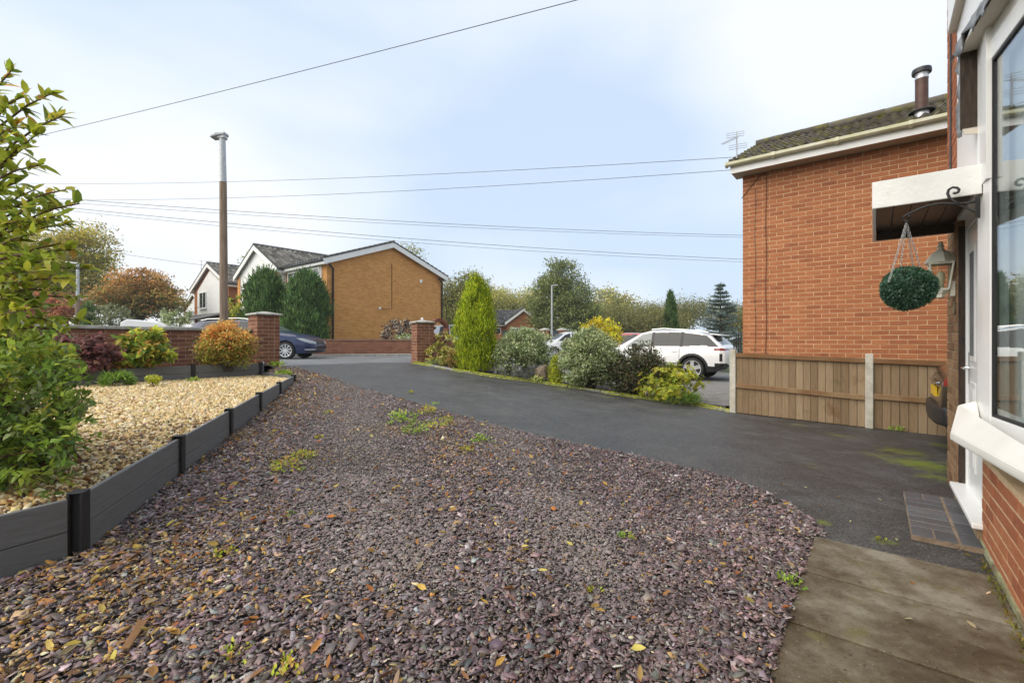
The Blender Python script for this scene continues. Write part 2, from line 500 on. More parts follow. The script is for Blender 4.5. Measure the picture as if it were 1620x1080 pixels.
m_post = mat('concrete_post', [(0.3, (0.42, 0.39, 0.33)), (0.7, (0.60, 0.57, 0.50))], scale=9, detail=9, rough=0.9, bump=0.7, bscale=90, stain=[((0.36, 0.33, 0.22), 4, 0.5, 0.75), ((0.75, 0.73, 0.68), 60, 0.66, 0.72)])
m_board = mat('fence_board', [(0.2, (0.22, 0.15, 0.085)), (0.5, (0.32, 0.225, 0.135)), (0.8, (0.42, 0.315, 0.20))], scale=5, detail=8, rand=0.4, rough=0.85, bump=0.8, bscale=30, stretch=(14, 14, 1.0), spec=0.2, streak=((0.17, 0.075, 0.028), (2.2, 2.2, 1.6), 0.62, 0.74), stain=[((0.12, 0.12, 0.04), 3.0, 0.62, 0.8)])
m_rail = mat('fence_rail', [(0.25, (0.16, 0.075, 0.03)), (0.5, (0.21, 0.12, 0.06)), (0.75, (0.32, 0.23, 0.13))], scale=2.2, detail=9, rand=0.2, rough=0.85, bump=0.7, bscale=40, spec=0.2)
m_comp = mat('charcoal_composite_board', [(0.3, (0.125, 0.128, 0.13)), (0.55, (0.17, 0.174, 0.177)), (0.8, (0.225, 0.23, 0.232))], scale=3.0, detail=9, rand=0.22, rough=0.62, bump=0.55, bscale=22, stretch=(3, 3, 60), spec=0.35)
m_compost = flat('black_edging_post', (0.022, 0.022, 0.024), rough=0.55, bump=0.2, bscale=80, spec=0.35)
# white plastics, metals
m_upvc = mat('white_upvc', [(0.3, (0.78, 0.78, 0.76)), (0.7, (0.86, 0.86, 0.85))], scale=2.5, detail=5, rough=0.32, spec=0.45)
m_sill = mat('cream_dirty_upvc', [(0.3, (0.70, 0.685, 0.62)), (0.7, (0.84, 0.83, 0.79))], scale=2.6, detail=7, rough=0.4, spec=0.4, stain=[((0.62, 0.57, 0.38), 5, 0.62, 0.85)])
m_paintw = mat('white_painted_timber', [(0.3, (0.76, 0.76, 0.74)), (0.7, (0.86, 0.86, 0.85))], scale=5, detail=8, rough=0.5, bump=0.25, bscale=40, stain=[((0.62, 0.61, 0.56), 14, 0.66, 0.78)])
m_gutter = mat('algae_gutter', [(0.3, (0.50, 0.50, 0.27)), (0.55, (0.64, 0.62, 0.45)), (0.8, (0.74, 0.72, 0.62))], scale=3.0, detail=8, rough=0.5, spec=0.4)
m_soffit = flat('beige_soffit', (0.50, 0.45, 0.38), v=0.1, rough=0.6, scale=3)
m_canopyu = mat('dark_brown_soffit_boards', [(0.3, (0.030, 0.018, 0.012)), (0.7, (0.065, 0.042, 0.03))], scale=2.5, detail=8, rough=0.4, bump=0.2, bscale=30, spec=0.4)
m_lead = mat('lead_flashing', [(0.25, (0.10, 0.10, 0.105)), (0.5, (0.22, 0.225, 0.235)), (0.8, (0.46, 0.47, 0.49))], scale=9, detail=9, rough=0.5, metal=0.35, bump=0.8, bscale=25)
m_darkvoid = mat('dark_timber_and_shade', [(0.3, (0.022, 0.014, 0.010)), (0.7, (0.07, 0.048, 0.034))], scale=10, detail=8, rough=0.85, bump=0.6, bscale=50, stretch=(6, 6, 1))  # dark timber; also paints shade in the fence gaps and door reveal
m_gasket = flat('black_gasket', (0.02, 0.02, 0.021), rough=0.6)
m_iron = flat('black_wrought_iron', (0.018, 0.018, 0.019), rough=0.45, bump=0.3, bscale=120)
m_chain = flat('galvanised_chain', (0.42, 0.42, 0.41), rough=0.4, metal=0.8)
m_cream = mat('cream_lantern_paint', [(0.3, (0.62, 0.62, 0.50)), (0.7, (0.78, 0.78, 0.70))], scale=12, detail=6, rough=0.45)
m_bulb = flat('frosted_bulb', (0.72, 0.72, 0.52), rough=0.4)
m_glass = glass('window_glass')
m_glassd = glass('far_window_glass', tint=(0.55, 0.6, 0.62), refl=1.1)
m_lglass = glass('lantern_glass', tint=(0.88, 0.87, 0.82), refl=0.5)
m_blind = flat('white_blind', (0.74, 0.75, 0.75), v=0.06, rough=0.8, scale=3)
m_room = flat('room_dark', (0.16, 0.165, 0.165), v=0.3, rough=0.9, scale=3)
m_galv = mat('galvanised_steel', [(0.3, (0.36, 0.375, 0.39)), (0.7, (0.52, 0.54, 0.555))], scale=18, detail=7, rough=0.5, metal=0.45)
m_polew = mat('brown_lamp_column', [(0.3, (0.17, 0.12, 0.085)), (0.6, (0.25, 0.185, 0.135)), (0.85, (0.34, 0.26, 0.195))], scale=7, detail=9, rough=0.85, bump=0.5, bscale=60, stretch=(3, 3, 0.5))
m_cable = flat('black_cable', (0.07, 0.07, 0.078), rough=0.5)
m_cablew = flat('brown_cable', (0.07, 0.035, 0.024), rough=0.6)
m_blackp = flat('black_plastic', (0.02, 0.02, 0.022), rough=0.4)
m_flue = mat('rust_brown_flue', [(0.3, (0.055, 0.026, 0.018)), (0.7, (0.11, 0.055, 0.038))], scale=9, rough=0.45, metal=0.2)
m_flue2 = flat('stainless_flue', (0.55, 0.56, 0.58), rough=0.35, metal=0.6)
m_tile_n = mat('mossy_concrete_tile', [(0.2, (0.055, 0.048, 0.040)), (0.5, (0.105, 0.092, 0.075)), (0.8, (0.17, 0.155, 0.13))], scale=7, detail=9, rand=0.35, rough=0.92, bump=0.9, bscale=60, spec=0.2,
               stain=[((0.155, 0.15, 0.035), 5, 0.50, 0.66), ((0.32, 0.31, 0.27), 22, 0.66, 0.75)])
m_tile_f = mat('grey_brown_roof_tile', [(0.2, (0.17, 0.155, 0.135)), (0.5, (0.25, 0.23, 0.20)), (0.8, (0.34, 0.315, 0.28))], scale=9, detail=6, rand=0.1, attr=True, rough=0.92, bump=0.6, bscale=40, spec=0.2)
m_tile_g = mat('dark_grey_roof_tile', [(0.2, (0.07, 0.072, 0.078)), (0.8, (0.13, 0.132, 0.14))], scale=3, detail=8, attr=True, rough=0.85, bump=0.5, bscale=40, spec=0.25)
m_rock = mat('garden_rock', [(0.3, (0.11, 0.08, 0.055)), (0.7, (0.27, 0.21, 0.15))], scale=7, detail=10, rough=0.95, bump=1.0, bscale=25)
m_setts = mat('grey_block_paving', [(0.3, (0.15, 0.148, 0.142)), (0.7, (0.235, 0.23, 0.22))], scale=5, detail=8, rand=0.4, rough=0.8, bump=0.6, bscale=70)
m_tan = flat('tan_edging_block', (0.33, 0.29, 0.22), v=0.2, rough=0.85, scale=8, bump=0.5)
# cars
m_blue_car = mat('dark_blue_paint', [(0.3, (0.010, 0.020, 0.075)), (0.7, (0.013, 0.026, 0.09))], scale=3, rough=0.35, spec=0.4, coat=0.7, metal=0.1)
m_white_car = mat('white_car_paint', [(0.3, (0.74, 0.75, 0.76)), (0.7, (0.79, 0.80, 0.81))], scale=2, rough=0.3, spec=0.5, coat=0.8)
m_brown_car = mat('dark_brown_paint', [(0.3, (0.035, 0.027, 0.022)), (0.7, (0.05, 0.04, 0.033))], scale=4, rough=0.3, spec=0.5, coat=0.8, metal=0.3)
m_red_car = flat('red_car_paint', (0.36, 0.02, 0.016), v=0.05, rough=0.3, coat=0.8)
m_silver_car = flat('silver_car_paint', (0.42, 0.44, 0.46), v=0.05, rough=0.3, coat=0.8, metal=0.3)
m_cglass = mat('tinted_car_glass', [(0.3, (0.012, 0.014, 0.016)), (0.7, (0.018, 0.02, 0.022))], scale=1, rough=0.04, spec=0.5)
m_cglassl = mat('clear_car_glass', [(0.3, (0.10, 0.125, 0.12)), (0.7, (0.15, 0.175, 0.165))], scale=1, rough=0.04, spec=0.9)
m_rubber = flat('tyre_rubber', (0.018, 0.018, 0.018), rough=0.8)
m_alloy = flat('alloy_wheel', (0.62, 0.63, 0.64), rough=0.3, metal=0.7)
m_alloyd = flat('dark_alloy', (0.05, 0.05, 0.052), rough=0.35, metal=0.5)
m_chrome = flat('chrome_trim', (0.7, 0.71, 0.72), v=0.03, rough=0.15, metal=1.0)
m_lamp = flat('headlight_lens', (0.38, 0.41, 0.43), v=.4, scale=30, rough=0.1, spec=0.7)
m_redlamp = flat('red_lamp_lens', (0.22, 0.012, 0.010), rough=0.12, spec=0.7)
m_plate = flat('yellow_number_plate', (0.72, 0.46, 0.02), v=0.05, rough=0.4)
m_ridge = flat('grey_ridge_tile', (0.12, 0.118, 0.115), v=.2, scale=6, rough=.9)
# ------------------------------------------------------------------ terrain
CTRL = np.array([
    (2.87, 2.78, 0.0), (1.9, 2.85, 0.0), (1.22, 2.03, 0.0), (0.8, 1.3, 0.0), (3.9, 4.1, -0.02), (2.2, 1.6, 0.0),
    (4.0, 8.2, -0.03), (5.5, 7.0, -0.08), (7.5, 5.4, -0.10), (4.6, 5.6, -0.05), (2.6, 5.6, 0.05),
    (-2.01, 2.11, 0.24), (-2.93, 5.27, 0.42), (-3.54, 7.39, 0.58), (-2.5, 1.0, 0.24), (-0.2, 1.6, 0.12), (-0.6, 4.0, 0.26),
    (-5.2, 9.4, 0.73), (-2.4, 12.0, 0.68), (0.56, 10.24, 0.35), (-4.2, 9.2, 0.70),
    (-8.5, 17.2, 0.60), (-4.0, 17.5, 0.60), (-4.0, 20.0, 0.62), (-10.0, 14.0, 0.64), (-13, 8, 0.68), (-8, 5, 0.68),
    (6.3, 14.3, -0.05), (3.5, 15.5, 0.0), (9, 12, -0.08), (1.5, 13.0, 0.22), (0.0, 16, 0.5),
    (0, 45, 0.6), (-25, 36, 0.6), (20, 30, 0.3), (-20, 14, 0.7), (-15, 25, 0.62), (16, 6, -0.1), (0, -4, 0.1), (-6, -4, 0.4), (-6.5, 2, 0.5),
    (40, 60, 0.6), (-50, 60, 0.7), (0, 90, 0.8), (-50, 0, 0.6), (50, 0, 0.0), (0, -40, 0.2)])
def _k(r2):
    return 0.5 * r2 * np.log(r2 + 1e-9)
_n = len(CTRL)
_K = _k(((CTRL[:, None, :2] - CTRL[None, :, :2]) ** 2).sum(-1)) + np.eye(_n) * 0.02
_Pm = np.c_[np.ones(_n), CTRL[:, :2]]
_A = np.block([[_K, _Pm], [_Pm.T, np.zeros((3, 3))]])
_W = np.linalg.solve(_A, np.r_[CTRL[:, 2], 0, 0, 0])
def zT(X, Y):
    X = np.atleast_1d(np.asarray(X, float)); Y = np.atleast_1d(np.asarray(Y, float))
    out = np.empty(X.shape)
    fx, fy, fo = X.ravel(), Y.ravel(), out.ravel()
    # far ground runs level
    cx, cy = np.clip(fx, -50, 50), np.clip(fy, -40, 90)
    for i in range(0, len(fx), 40000):
        x, y = cx[i:i + 40000], cy[i:i + 40000]
        r2 = (x[:, None] - CTRL[None, :, 0]) ** 2 + (y[:, None] - CTRL[None, :, 1]) ** 2
        fo[i:i + 40000] = _k(r2) @ _W[:_n] + _W[_n] + _W[_n + 1] * x + _W[_n + 2] * y
    return out
def zt1(x, y):
    return float(zT(x, y)[0])
def gp(px, py):
    """where the sight line through a pixel of the survey photograph meets the ground"""
    Ys = np.geomspace(0.6, 60, 400)
    h = CAMZ + (540 - py) / FOC * Ys - zT((px - 810) / FOC * Ys, Ys)
    i = np.argmax(h < 0)
    Y = Ys[i - 1] + (Ys[i] - Ys[i - 1]) * h[i - 1] / (h[i - 1] - h[i])
    return np.array([(px - 810) / FOC * Y, Y])
def inpoly(X, Y, poly):
    poly = np.asarray(poly, float)
    ins = np.zeros(X.shape, bool)
    n = len(poly)
    for i in range(n):
        x0, y0 = poly[i]; x1, y1 = poly[(i + 1) % n]
        c = ((y0 > Y) != (y1 > Y)) & (X < (x1 - x0) * (Y - y0) / (y1 - y0 + 1e-12) + x0)
        ins ^= c
    return ins
def densify(poly, step):
    out = []
    n = len(poly)
    for i in range(n):
        a, b = np.array(poly[i], float), np.array(poly[(i + 1) % n], float)
        k = max(1, int(np.linalg.norm(b - a) / step))
        out += [a + (b - a) * j / k for j in range(k)]
    return np.array(out)
def sheet(name, poly, mat_, lift=0.0, step=0.4, zf=None, edge=0.0, **tg):
    """a ground sheet draped on the terrain, cut to a polygon"""
    P = densify(poly, step)
    if edge: P = P + RNG.normal(0, edge, P.shape)
    x0, y0 = P.min(0); x1, y1 = P.max(0)
    gx, gy = np.meshgrid(np.arange(x0, x1, step), np.arange(y0, y1, step))
    gx, gy = gx.ravel() + RNG.uniform(-.05, .05, gx.size) * step, gy.ravel()
    keep = inpoly(gx, gy, P)
    pts = [Vector((float(a), float(b))) for a, b in P] + [Vector((float(a), float(b))) for a, b in zip(gx[keep], gy[keep])]
    nb = len(P)
    r = delaunay_2d_cdt(pts, [], [list(range(nb))], 1, 1e-5)
    V = np.array([(v.x, v.y) for v in r[0]])
    z = (zf(V[:, 0], V[:, 1]) if zf else zT(V[:, 0], V[:, 1])) + lift
    tri = np.array([f for f in r[2] if len(f) == 3])
    a, b, c = V[tri[:, 0]], V[tri[:, 1]], V[tri[:, 2]]
    cr = (b[:, 0] - a[:, 0]) * (c[:, 1] - a[:, 1]) - (b[:, 1] - a[:, 1]) * (c[:, 0] - a[:, 0])
    tri[cr < 0] = tri[cr < 0][:, ::-1]
    return put(name, np_mesh(name, np.c_[V, z], tri, smooth=True), mat_, **tg)

# big ground sheet: fine near the house, coarse to the horizon
_xs = np.r_[-430, -250, -120, -80, np.arange(-50, -14, 3), np.arange(-14, 14, 0.5), np.arange(14, 51, 3), 80, 120, 250, 430]
_ys = np.r_[-220, -120, -60, np.arange(-40, -4, 4), np.arange(-4, 24, 0.5), np.arange(24, 92, 4), 130, 200, 300, 450]
_gx, _gy = np.meshgrid(_xs, _ys)
_gz = zT(_gx.ravel(), _gy.ravel()) - 0.03
_nx, _ny = len(_xs), len(_ys)
_q = np.array([(j * _nx + i, j * _nx + i + 1, (j + 1) * _nx + i + 1, (j + 1) * _nx + i) for j in range(_ny - 1) for i in range(_nx - 1)])
put('ground', np_mesh('ground', np.c_[_gx.ravel(), _gy.ravel(), _gz], _q, smooth=True), m_grass, kind='structure')

# plan points
FA = Fr((2.87, 2.78), D1, D2)                      # our house wall: t along the wall, s outward
EDGE_DIR = np.array([-0.28, 0.96])
P0 = np.array([-2.01, 2.11])
EP = [P0 + np.array([-0.2917, 1.0]) * 2.11 * 0.5 * i for i in range(6)]   # posts of the front edging
E0 = np.array([xat(412, 8.2), 8.2])               # end of the back edging
PL = np.array([-5.15, 9.45]); PR = np.array([xat(668, 12.0), 12.0])
slate_edge_px = [(452, 581), (470, 584), (520, 597), (560, 610), (630, 630), (700, 650), (775, 671), (850, 690), (925, 706), (1000, 721), (1075, 738), (1150, 757), (1200, 776), (1250, 800), (1285, 824), (1306, 848)]
SE = [gp(*p) for p in slate_edge_px]
patio_c = FA.P(-0.5, 0.815, 0)[:2]
patio_n = FA.P(-3.6, 0.815, 0)[:2]
slate_poly = [EP[0] + (0.02, -0.02)] + [p + (0.03, 0) for p in EP[1:]] + [E0 + (0.1, 0.05), PL + (0.3, -0.2)] + SE + [patio_c, patio_n, np.array([-2.4, -0.4]), np.array([-2.72, 1.0])]
upper_px = [(655, 575), (720, 587), (785, 597), (850, 605), (950, 621), (1050, 635), (1110, 643), (1155, 652)]
UE = [gp(*p) for p in upper_px]
FF = Fr((3.985, 8.2), -D2, -D1)                   # fence: t to the right, s towards us
fence_end = FF.P(6.0, 0, 0)[:2]
drive_poly = [PL + (0.25, 0.1)] + SE + [patio_c, FA.P(-0.5, 0.0, 0)[:2], FA.P(1.7, 0.0, 0)[:2], FA.P(1.7, -4.5, 0)[:2], fence_end] + [UE[-1] + (0.05, -0.05)] + UE[::-1][1:] + [PR + (-0.25, 0.05)]

sheet('slate_bed_ground', slate_poly, m_under, 0.0, 0.3, kind='structure')
sheet('driveway', drive_poly, m_tarmac, 0.006, 0.3, edge=0.012, kind='structure')
road_poly = [(-30, -12), (-13.2, -0.6), tuple(PL + (-0.25, 0.05)), tuple(PL + (0.25, 0.12)), tuple(PR + (-0.25, 0.08)), tuple(PR + (0.3, 0.4)), (3.0, 18.6), (12, 30), (30, 52), (22, 56), (8, 40), (0.5, 23.0), (-3.9, 20.0), (-9, 19.3), (-16, 18.6), (-26, 15.5), (-38, 0)]
sheet('road', road_poly, m_road, -0.004, 0.9, kind='structure')
# far kerb and strip of pavement before the low wall
far_k = [(-26, 15.5), (-16, 18.6), (-9, 19.3), (-3.9, 20.0), (0.5, 23.0), (8, 40)]
mb = MB()
for a, b in zip(far_k[:-1], far_k[1:]):
    a, b = np.array(a, float), np.array(b, float)
    k = max(1, int(np.linalg.norm(b - a) / 0.9))
    for i in range(k):
        p, q = a + (b - a) * i / k, a + (b - a) * (i + 0.985) / k
        d = (q - p) / np.linalg.norm(q - p); nrm = np.array([-d[1], d[0]])
        z = zt1(*p)
        mb.obox((p[0], p[1], z - 0.12), (*(q - p), zt1(*q) - z), (*(nrm * 0.12), 0), (0, 0, 0.205))
mb.build('kerb', m_kerb, kind='structure', bevel=0.012)
pv = [tuple(np.array(p) + (0.0, 0.12)) for p in far_k] + [(6.2, 40.5), (-1.0, 24.0), (-4.6, 20.75), (-9.2, 20.1), (-16, 19.4), (-26.5, 16.6)]
sheet('pavement', pv, m_pave, 0.075, 0.7, kind='structure')

# ------------------------------------------------------------------ bed levels
def zbed(X, Y):
    """tan gravel bed: from just under the front boards up to the back boards"""
    X = np.atleast_1d(X); Y = np.atleast_1d(Y)
    d = np.stack([X - EP[0][0], Y - EP[0][1]], -1)
    along = d @ np.array([-0.28, 0.96])
    back = (np.stack([X - E0[0], Y - E0[1]], -1)) @ D2
    f = np.clip(0.475 + 0.030 * along, 0.45, 0.64)
    w = np.clip(1 + back / 3.0, 0, 1)
    return f * (1 - w) + 0.625 * w
_bl = E0 - D1 * 6.2
bed_poly = [np.array([-2.62, 1.12]) + (-0.03, 0)] + [p + (-0.03, 0) for p in EP] + [E0 + (-0.05, -0.02), _bl, np.array([-8.0, 0.6])]
sheet('gravel_bed_ground', bed_poly, m_gravbase, 0, 0.35, zf=zbed, kind='structure')
FW = Fr(PL, -D1, -D2)                              # garden wall: t from the pillar towards us, s towards the garden
border_poly = [FW.P(-0.15, 0.42, 0)[:2], FW.P(-0.15, 0.1, 0)[:2], FW.P(7.5, 0.1, 0)[:2], _bl, E0 + (0.0, 0.03)]
sheet('border_soil', border_poly, m_soil, 0, 0.3, zf=lambda x, y: np.where(((x - PL[0]) * -D1[0] + (y - PL[1]) * -D1[1]) < 0.12, zT(x, y) + .012, 0.80), kind='structure')
# neighbour's planted strip and drive
strip_poly = [u + (0, 0.06) for u in UE] + [np.array([4.05, 8.9]), np.array([3.4, 10.6]), np.array([1.8, 11.6]), np.array([0.2, 12.8]), np.array([-1.6, 13.6]), PR + (0.2, 0.4)]
sheet('shrub_bed_soil', strip_poly, m_soil, 0.03, 0.4, kind='structure')

# edging kerb stones of the drive with the moss line
mb = MB()
mossV = []
pts = densify(UE, 0.05)[: int(sum(np.linalg.norm(UE[i + 1] - UE[i]) for i in range(len(UE) - 1)) / 0.05)]
run = []
for i in range(len(UE) - 1):
    k = max(1, int(np.linalg.norm(UE[i + 1] - UE[i]) / 0.9 + 0.5))
    for j in range(k):
        a = UE[i] + (UE[i + 1] - UE[i]) * j / k; b = UE[i] + (UE[i + 1] - UE[i]) * (j + 0.985) / k
        d = (b - a) / np.linalg.norm(b - a); nr = np.array([-d[1], d[0]])
        if nr[1] < 0: nr = -nr
        mb.obox((a[0], a[1], zt1(*a) - 0.1), (*(b - a), zt1(*b) - zt1(*a)), (*(nr * 0.055), 0), (0, 0, 0.145))
        run.append((a, b, nr))
edg = mb.build('drive_edging_stones', m_kerb, kind='structure', bevel=0.01)

# ------------------------------------------------------------------ patio slabs (each its own piece)
patio = empty('patio', FA.P(-2, 0.4, 0), kind='structure')
for i in range(6):
    t1 = -0.5 - i * 0.56
    mb = MB().fbox(FA, t1 - 0.545 - random.uniform(0, .004), t1, 0.012, 0.815 + random.uniform(-.006, .006), -0.045, 0.012 + random.uniform(-.004, .004))
    mb.build('slab', m_slab, patio, bevel=0.006, seg=2)
MB().fbox(FA, -4.0, -0.49, 0.0, 0.80, -0.12, -0.018).build('bedding', m_soil, patio)

# ------------------------------------------------------------------ neighbour's block paving
FN = Fr((4.362, 8.604), -D2, -D1)
blockdrive = [np.array([3.2, 9.75]), np.array([4.12, 8.8]), np.array([5.5, 9.6]), np.array([10.5, 12.2]), np.array([8.5, 18.5]), np.array([2.0, 19.5]), np.array([1.5, 15.2])]
bd = sheet('block_paved_drive', blockdrive, m_setts, 0.035, 0.5, kind='structure')
# individual blocks nearest to us
mb = MB().obox((0, 0, 0), (0.2, 0, 0), (0, 0.1, 0), (0, 0, 0.06))
proto_sett = mb.build('sett_proto', m_setts, bevel=0.006).data
bpy.data.objects.remove(bpy.data.objects['sett_proto'])
cnt = 0
for i in range(-10, 30):
    for j in range(-4, 40):
        q = np.array([3.6, 9.3]) + D2 * -1 * (i * 0.206 + (j % 2) * 0.103) + D1 * j * 0.104
        c = q - D2 * 0.1 + D1 * 0.05
        if not inpoly(np.array([c[0]]), np.array([c[1]]), np.array(blockdrive[:3] + [np.array([6.4, 10.4]), np.array([4.4, 12.2]), np.array([3.0, 11.2])]))[0]: continue
        if cnt >= 300: continue
        o = bpy.data.objects.new('paving_block', proto_sett)
        o.location = Vector((q[0], q[1], zt1(*c) + 0.040 - 0.055)) - bd.location
        o.rotation_euler = (0, 0, math.atan2(-D2[1], -D2[0]))
        link(o, bd); cnt += 1
# ------------------------------------------------------------------ bricks
def _brickmesh(name, L, H, W, m_, seed):
    bm = bmesh.new()
    bmesh.ops.create_cube(bm, size=1)
    r = random.Random(seed)
    for v in bm.verts:
        v.co = Vector((v.co.x * L + r.uniform(-.0018, .0018), v.co.y * W + r.uniform(-.0012, .0012), v.co.z * H + r.uniform(-.0015, .0015)))
    bmesh.ops.bevel(bm, geom=list(bm.edges), offset=0.003, segments=1, affect='EDGES')
    me = bpy.data.meshes.new(name)
    bm.to_mesh(me); bm.free()
    me.materials.append(m_)
    return me

class Bricks:
    """brick sets that share meshes; the largest-looking ones become parts, the rest one joined part"""
    def __init__(self, m_, H=0.065, W=0.1):
        self.m = m_
        self.me = {k: [_brickmesh('brick', L, H, W, m_, s + 10 * int(L * 1000)) for s in range(3)] for k, L in (('s', 0.215), ('h', 0.1025), ('q', 0.155))}
        self.L = {'s': 0.215, 'h': 0.1025, 'q': 0.155}
        self.items = []
    def put(self, c, ang, kind, prio):
        self.items.append((np.array(c, float), ang, kind, prio))
    def course(self, fr, t0, t1, zc, sface, off, depth=0.1, prio=None):
        """stretchers from t0 to t1, outer face at s=sface"""
        t = t0
        first = True
        while t < t1 - 0.02:
            k = 'h' if (first and off) or (t1 - t) < 0.2 else 's'
            L = self.L[k]
            c = fr.P(t + L / 2, sface - depth / 2, zc + random.uniform(-.0012, .0012))
            d = np.linalg.norm(c - (0, 0, CAMZ))
            px, py = 810 + FOC * c[0] / max(c[1], .05), 540 - FOC * (c[2] - CAMZ) / max(c[1], .05)
            vis = (c[1] > 0.2) and (-30 < px < 1650) and (-30 < py < 1110)
            if prio is not None and vis: vis = prio(px, py)
            self.items.append((c + np.append(fr.n * random.uniform(-.0015, .0015), 0), fr.ang(), k, d if vis else d + 1000))
            t += L + 0.010
            first = False
    def flush(self, parent, limit=290):
        self.items.sort(key=lambda i: i[3])
        off = ORG[parent.name]
        rest = []
        for n, (c, a, k, d) in enumerate(self.items):
            me = random.choice(self.me[k])
            if n < limit and d < 900:
                o = bpy.data.objects.new('brick', me)
                o.location = Vector(c - off)
                o.rotation_euler = (0, 0, a)
                link(o, parent)
            else:
                rest.append((c, a, me))
        if rest:
            V, F, b = [], [], 0
            cache = {}
            for c, a, me in rest:
                if me.name not in cache:
                    v = np.array([x.co[:] for x in me.vertices]); f = [tuple(p.vertices) for p in me.polygons]
                    cache[me.name] = (v, f)
                v, f = cache[me.name]
                R = np.array([[math.cos(a), -math.sin(a), 0], [math.sin(a), math.cos(a), 0], [0, 0, 1]])
                V.append(v @ R.T + c)
                F += [tuple(b + i for i in q) for q in f]
                b += len(v)
            me = bpy.data.meshes.new('brickwork')
            me.from_pydata(np.concatenate(V).tolist(), [], F)
            put('brickwork', me, self.m, parent, kind='stuff')
        self.items = []

# ------------------------------------------------------------------ garden wall, gate pillars
def pillar(name, c, zb, ncourse, label, finial=False, twist=0.0):
    u = D1 * math.cos(twist) + D2 * math.sin(twist)
    n = np.array([-u[1], u[0]])
    fr = Fr(c, u, n)
    e = empty(name, (c[0], c[1], zb), label, 'gate pillar')
    B = Bricks(m_brick_w)
    h = 0.22
    for i in range(ncourse):
        z = zb - 0.075 + 0.075 * i + 0.0375
        o_ = i % 2
        for (fr2) in (Fr(fr.P(-h, -h, 0)[:2], fr.u, -fr.n), Fr(fr.P(h, -h, 0)[:2], fr.n, fr.u), Fr(fr.P(h, h, 0)[:2], -fr.u, fr.n), Fr(fr.P(-h, h, 0)[:2], -fr.n, -fr.u)):
            # each face: two stretchers, alternate courses shifted round the corner
            B.course(fr2, 0.0 if o_ else 0.1125, 0.33 if o_ else 0.44, z, 0.0, False)
    B.flush(e, 230)
    zt = zb - 0.075 + 0.075 * ncourse
    MB().fbox(fr, -h + .0035, h - .0035, -h + .0035, h - .0035, zb - 0.1, zt - 0.004).build('mortar_core', m_mortar_w, e)
    mb = MB()
    k = h + 0.045
    a = [fr.P(-k, -k, zt), fr.P(k, -k, zt), fr.P(k, k, zt), fr.P(-k, k, zt)]
    b = [p + (0, 0, 0.035) for p in a]
    top = [fr.P(sx * 0.03, sy * 0.03, zt + 0.085) for sx, sy in ((-1, -1), (1, -1), (1, 1), (-1, 1))]
    mb.add(a + b + top, [(3, 2, 1, 0), (0, 1, 5, 4), (1, 2, 6, 5), (2, 3, 7, 6), (3, 0, 4, 7), (4, 5, 9, 8), (5, 6, 10, 9), (6, 7, 11, 10), (7, 4, 8, 11), (8, 9, 10, 11)])
    mb.build('cap', m_coping, e, bevel=0.008)
    if finial:
        MB().lathe((c[0], c[1], zt + 0.08), [(0.035, 0), (0.035, 0.04), (0.028, 0.06), (0.0, 0.065)], 10).build('finial', m_paintw, e, smooth=True)
    return e
pillar('gate_pillar', PL, 0.735, 15, 'brown brick gate pillar beside the orange shrub, joined to the garden wall')
pillar('gate_pillar', PR, 0.68, 15, 'brick gate pillar with white finial, between the road and the golden conifer', finial=True, twist=-0.35)

wall = empty('garden_wall', FW.P(3, -0.1, 0.7), 'low brown brick garden wall with pale coping behind the border shrubs', 'wall')
B = Bricks(m_brick_w)
ZW = 1.455
for i in range(12):
    B.course(FW, 0.24, 0.24 + 0.225 * 30, ZW - 0.0375 - 0.075 * i, -0.05, i % 2)
B.flush(wall, 290)
MB().fbox(FW, 0.225, 6.99, -0.24, -0.0535, 0.45, ZW - 0.004).build('mortar_core', m_mortar_w, wall)
for i in range(9):
    MB().fbox(FW, 0.225 + i * 0.75, 0.225 + i * 0.75 + 0.744, -0.28, -0.01, ZW, ZW + 0.055 + random.uniform(-.002, .002)).build('coping_stone', m_coping, wall, bevel=0.007)

# ------------------------------------------------------------------ composite edging
def edging(posts, ztops, zbots, label, planks=2, ph=0.145, last=True):
    e = empty('board_edging', (*posts[0], zbots[0]), label, 'garden edging')
    for i, p in enumerate(posts if last else posts[:-1]):
        if i == len(posts) - 1: d = posts[i] - posts[i - 1]
        else: d = posts[i + 1] - posts[i]
        d = d / np.linalg.norm(d); n = np.array([-d[1], d[0]])
        mb = MB()
        # H-section post
        for (a0, a1, b0, b1) in ((-.03, .03, -.031, -.019), (-.03, .03, .019, .031), (-.006, .006, -.02, .02)):
            mb.obox((*(p + d * a0 + n * b0), zbots[i] - 0.15), (*(d * (a1 - a0)), 0), (*(n * (b1 - b0)), 0), (0, 0, ztops[i] + 0.012 - zbots[i] + 0.15))
        mb.obox((*(p - d * .031 - n * .032), ztops[i] + 0.0125), (*(d * .062), 0), (*(n * .064), 0), (0, 0, 0.008))
        mb.build('post', m_compost, e, bevel=0.002)
    for i in range(len(posts) - 1):
        a, b = posts[i], posts[i + 1]
        d = (b - a) / np.linalg.norm(b - a); n = np.array([-d[1], d[0]])
        a2, b2 = a + d * 0.008, b - d * 0.008
        for k in range(planks):
            z0, z1 = ztops[i] - k * (ph + 0.003), ztops[i + 1] - k * (ph + 0.003)
            mb = MB()
            mb.obox((*(a2 - n * .012), z0 - ph), (*(b2 - a2), z1 - z0), (*(n * .024), 0), (0, 0, ph))
            mb.build('plank', m_comp, e, bevel=0.003)
    return e
zt_ = [0.538, 0.578, 0.610, 0.642, 0.668, 0.690]
zb_ = [0.24, 0.31, 0.37, 0.43, 0.51, 0.58]
edging(EP, zt_, zb_, 'long charcoal board edging between the tan gravel and the purple slate', planks=3)
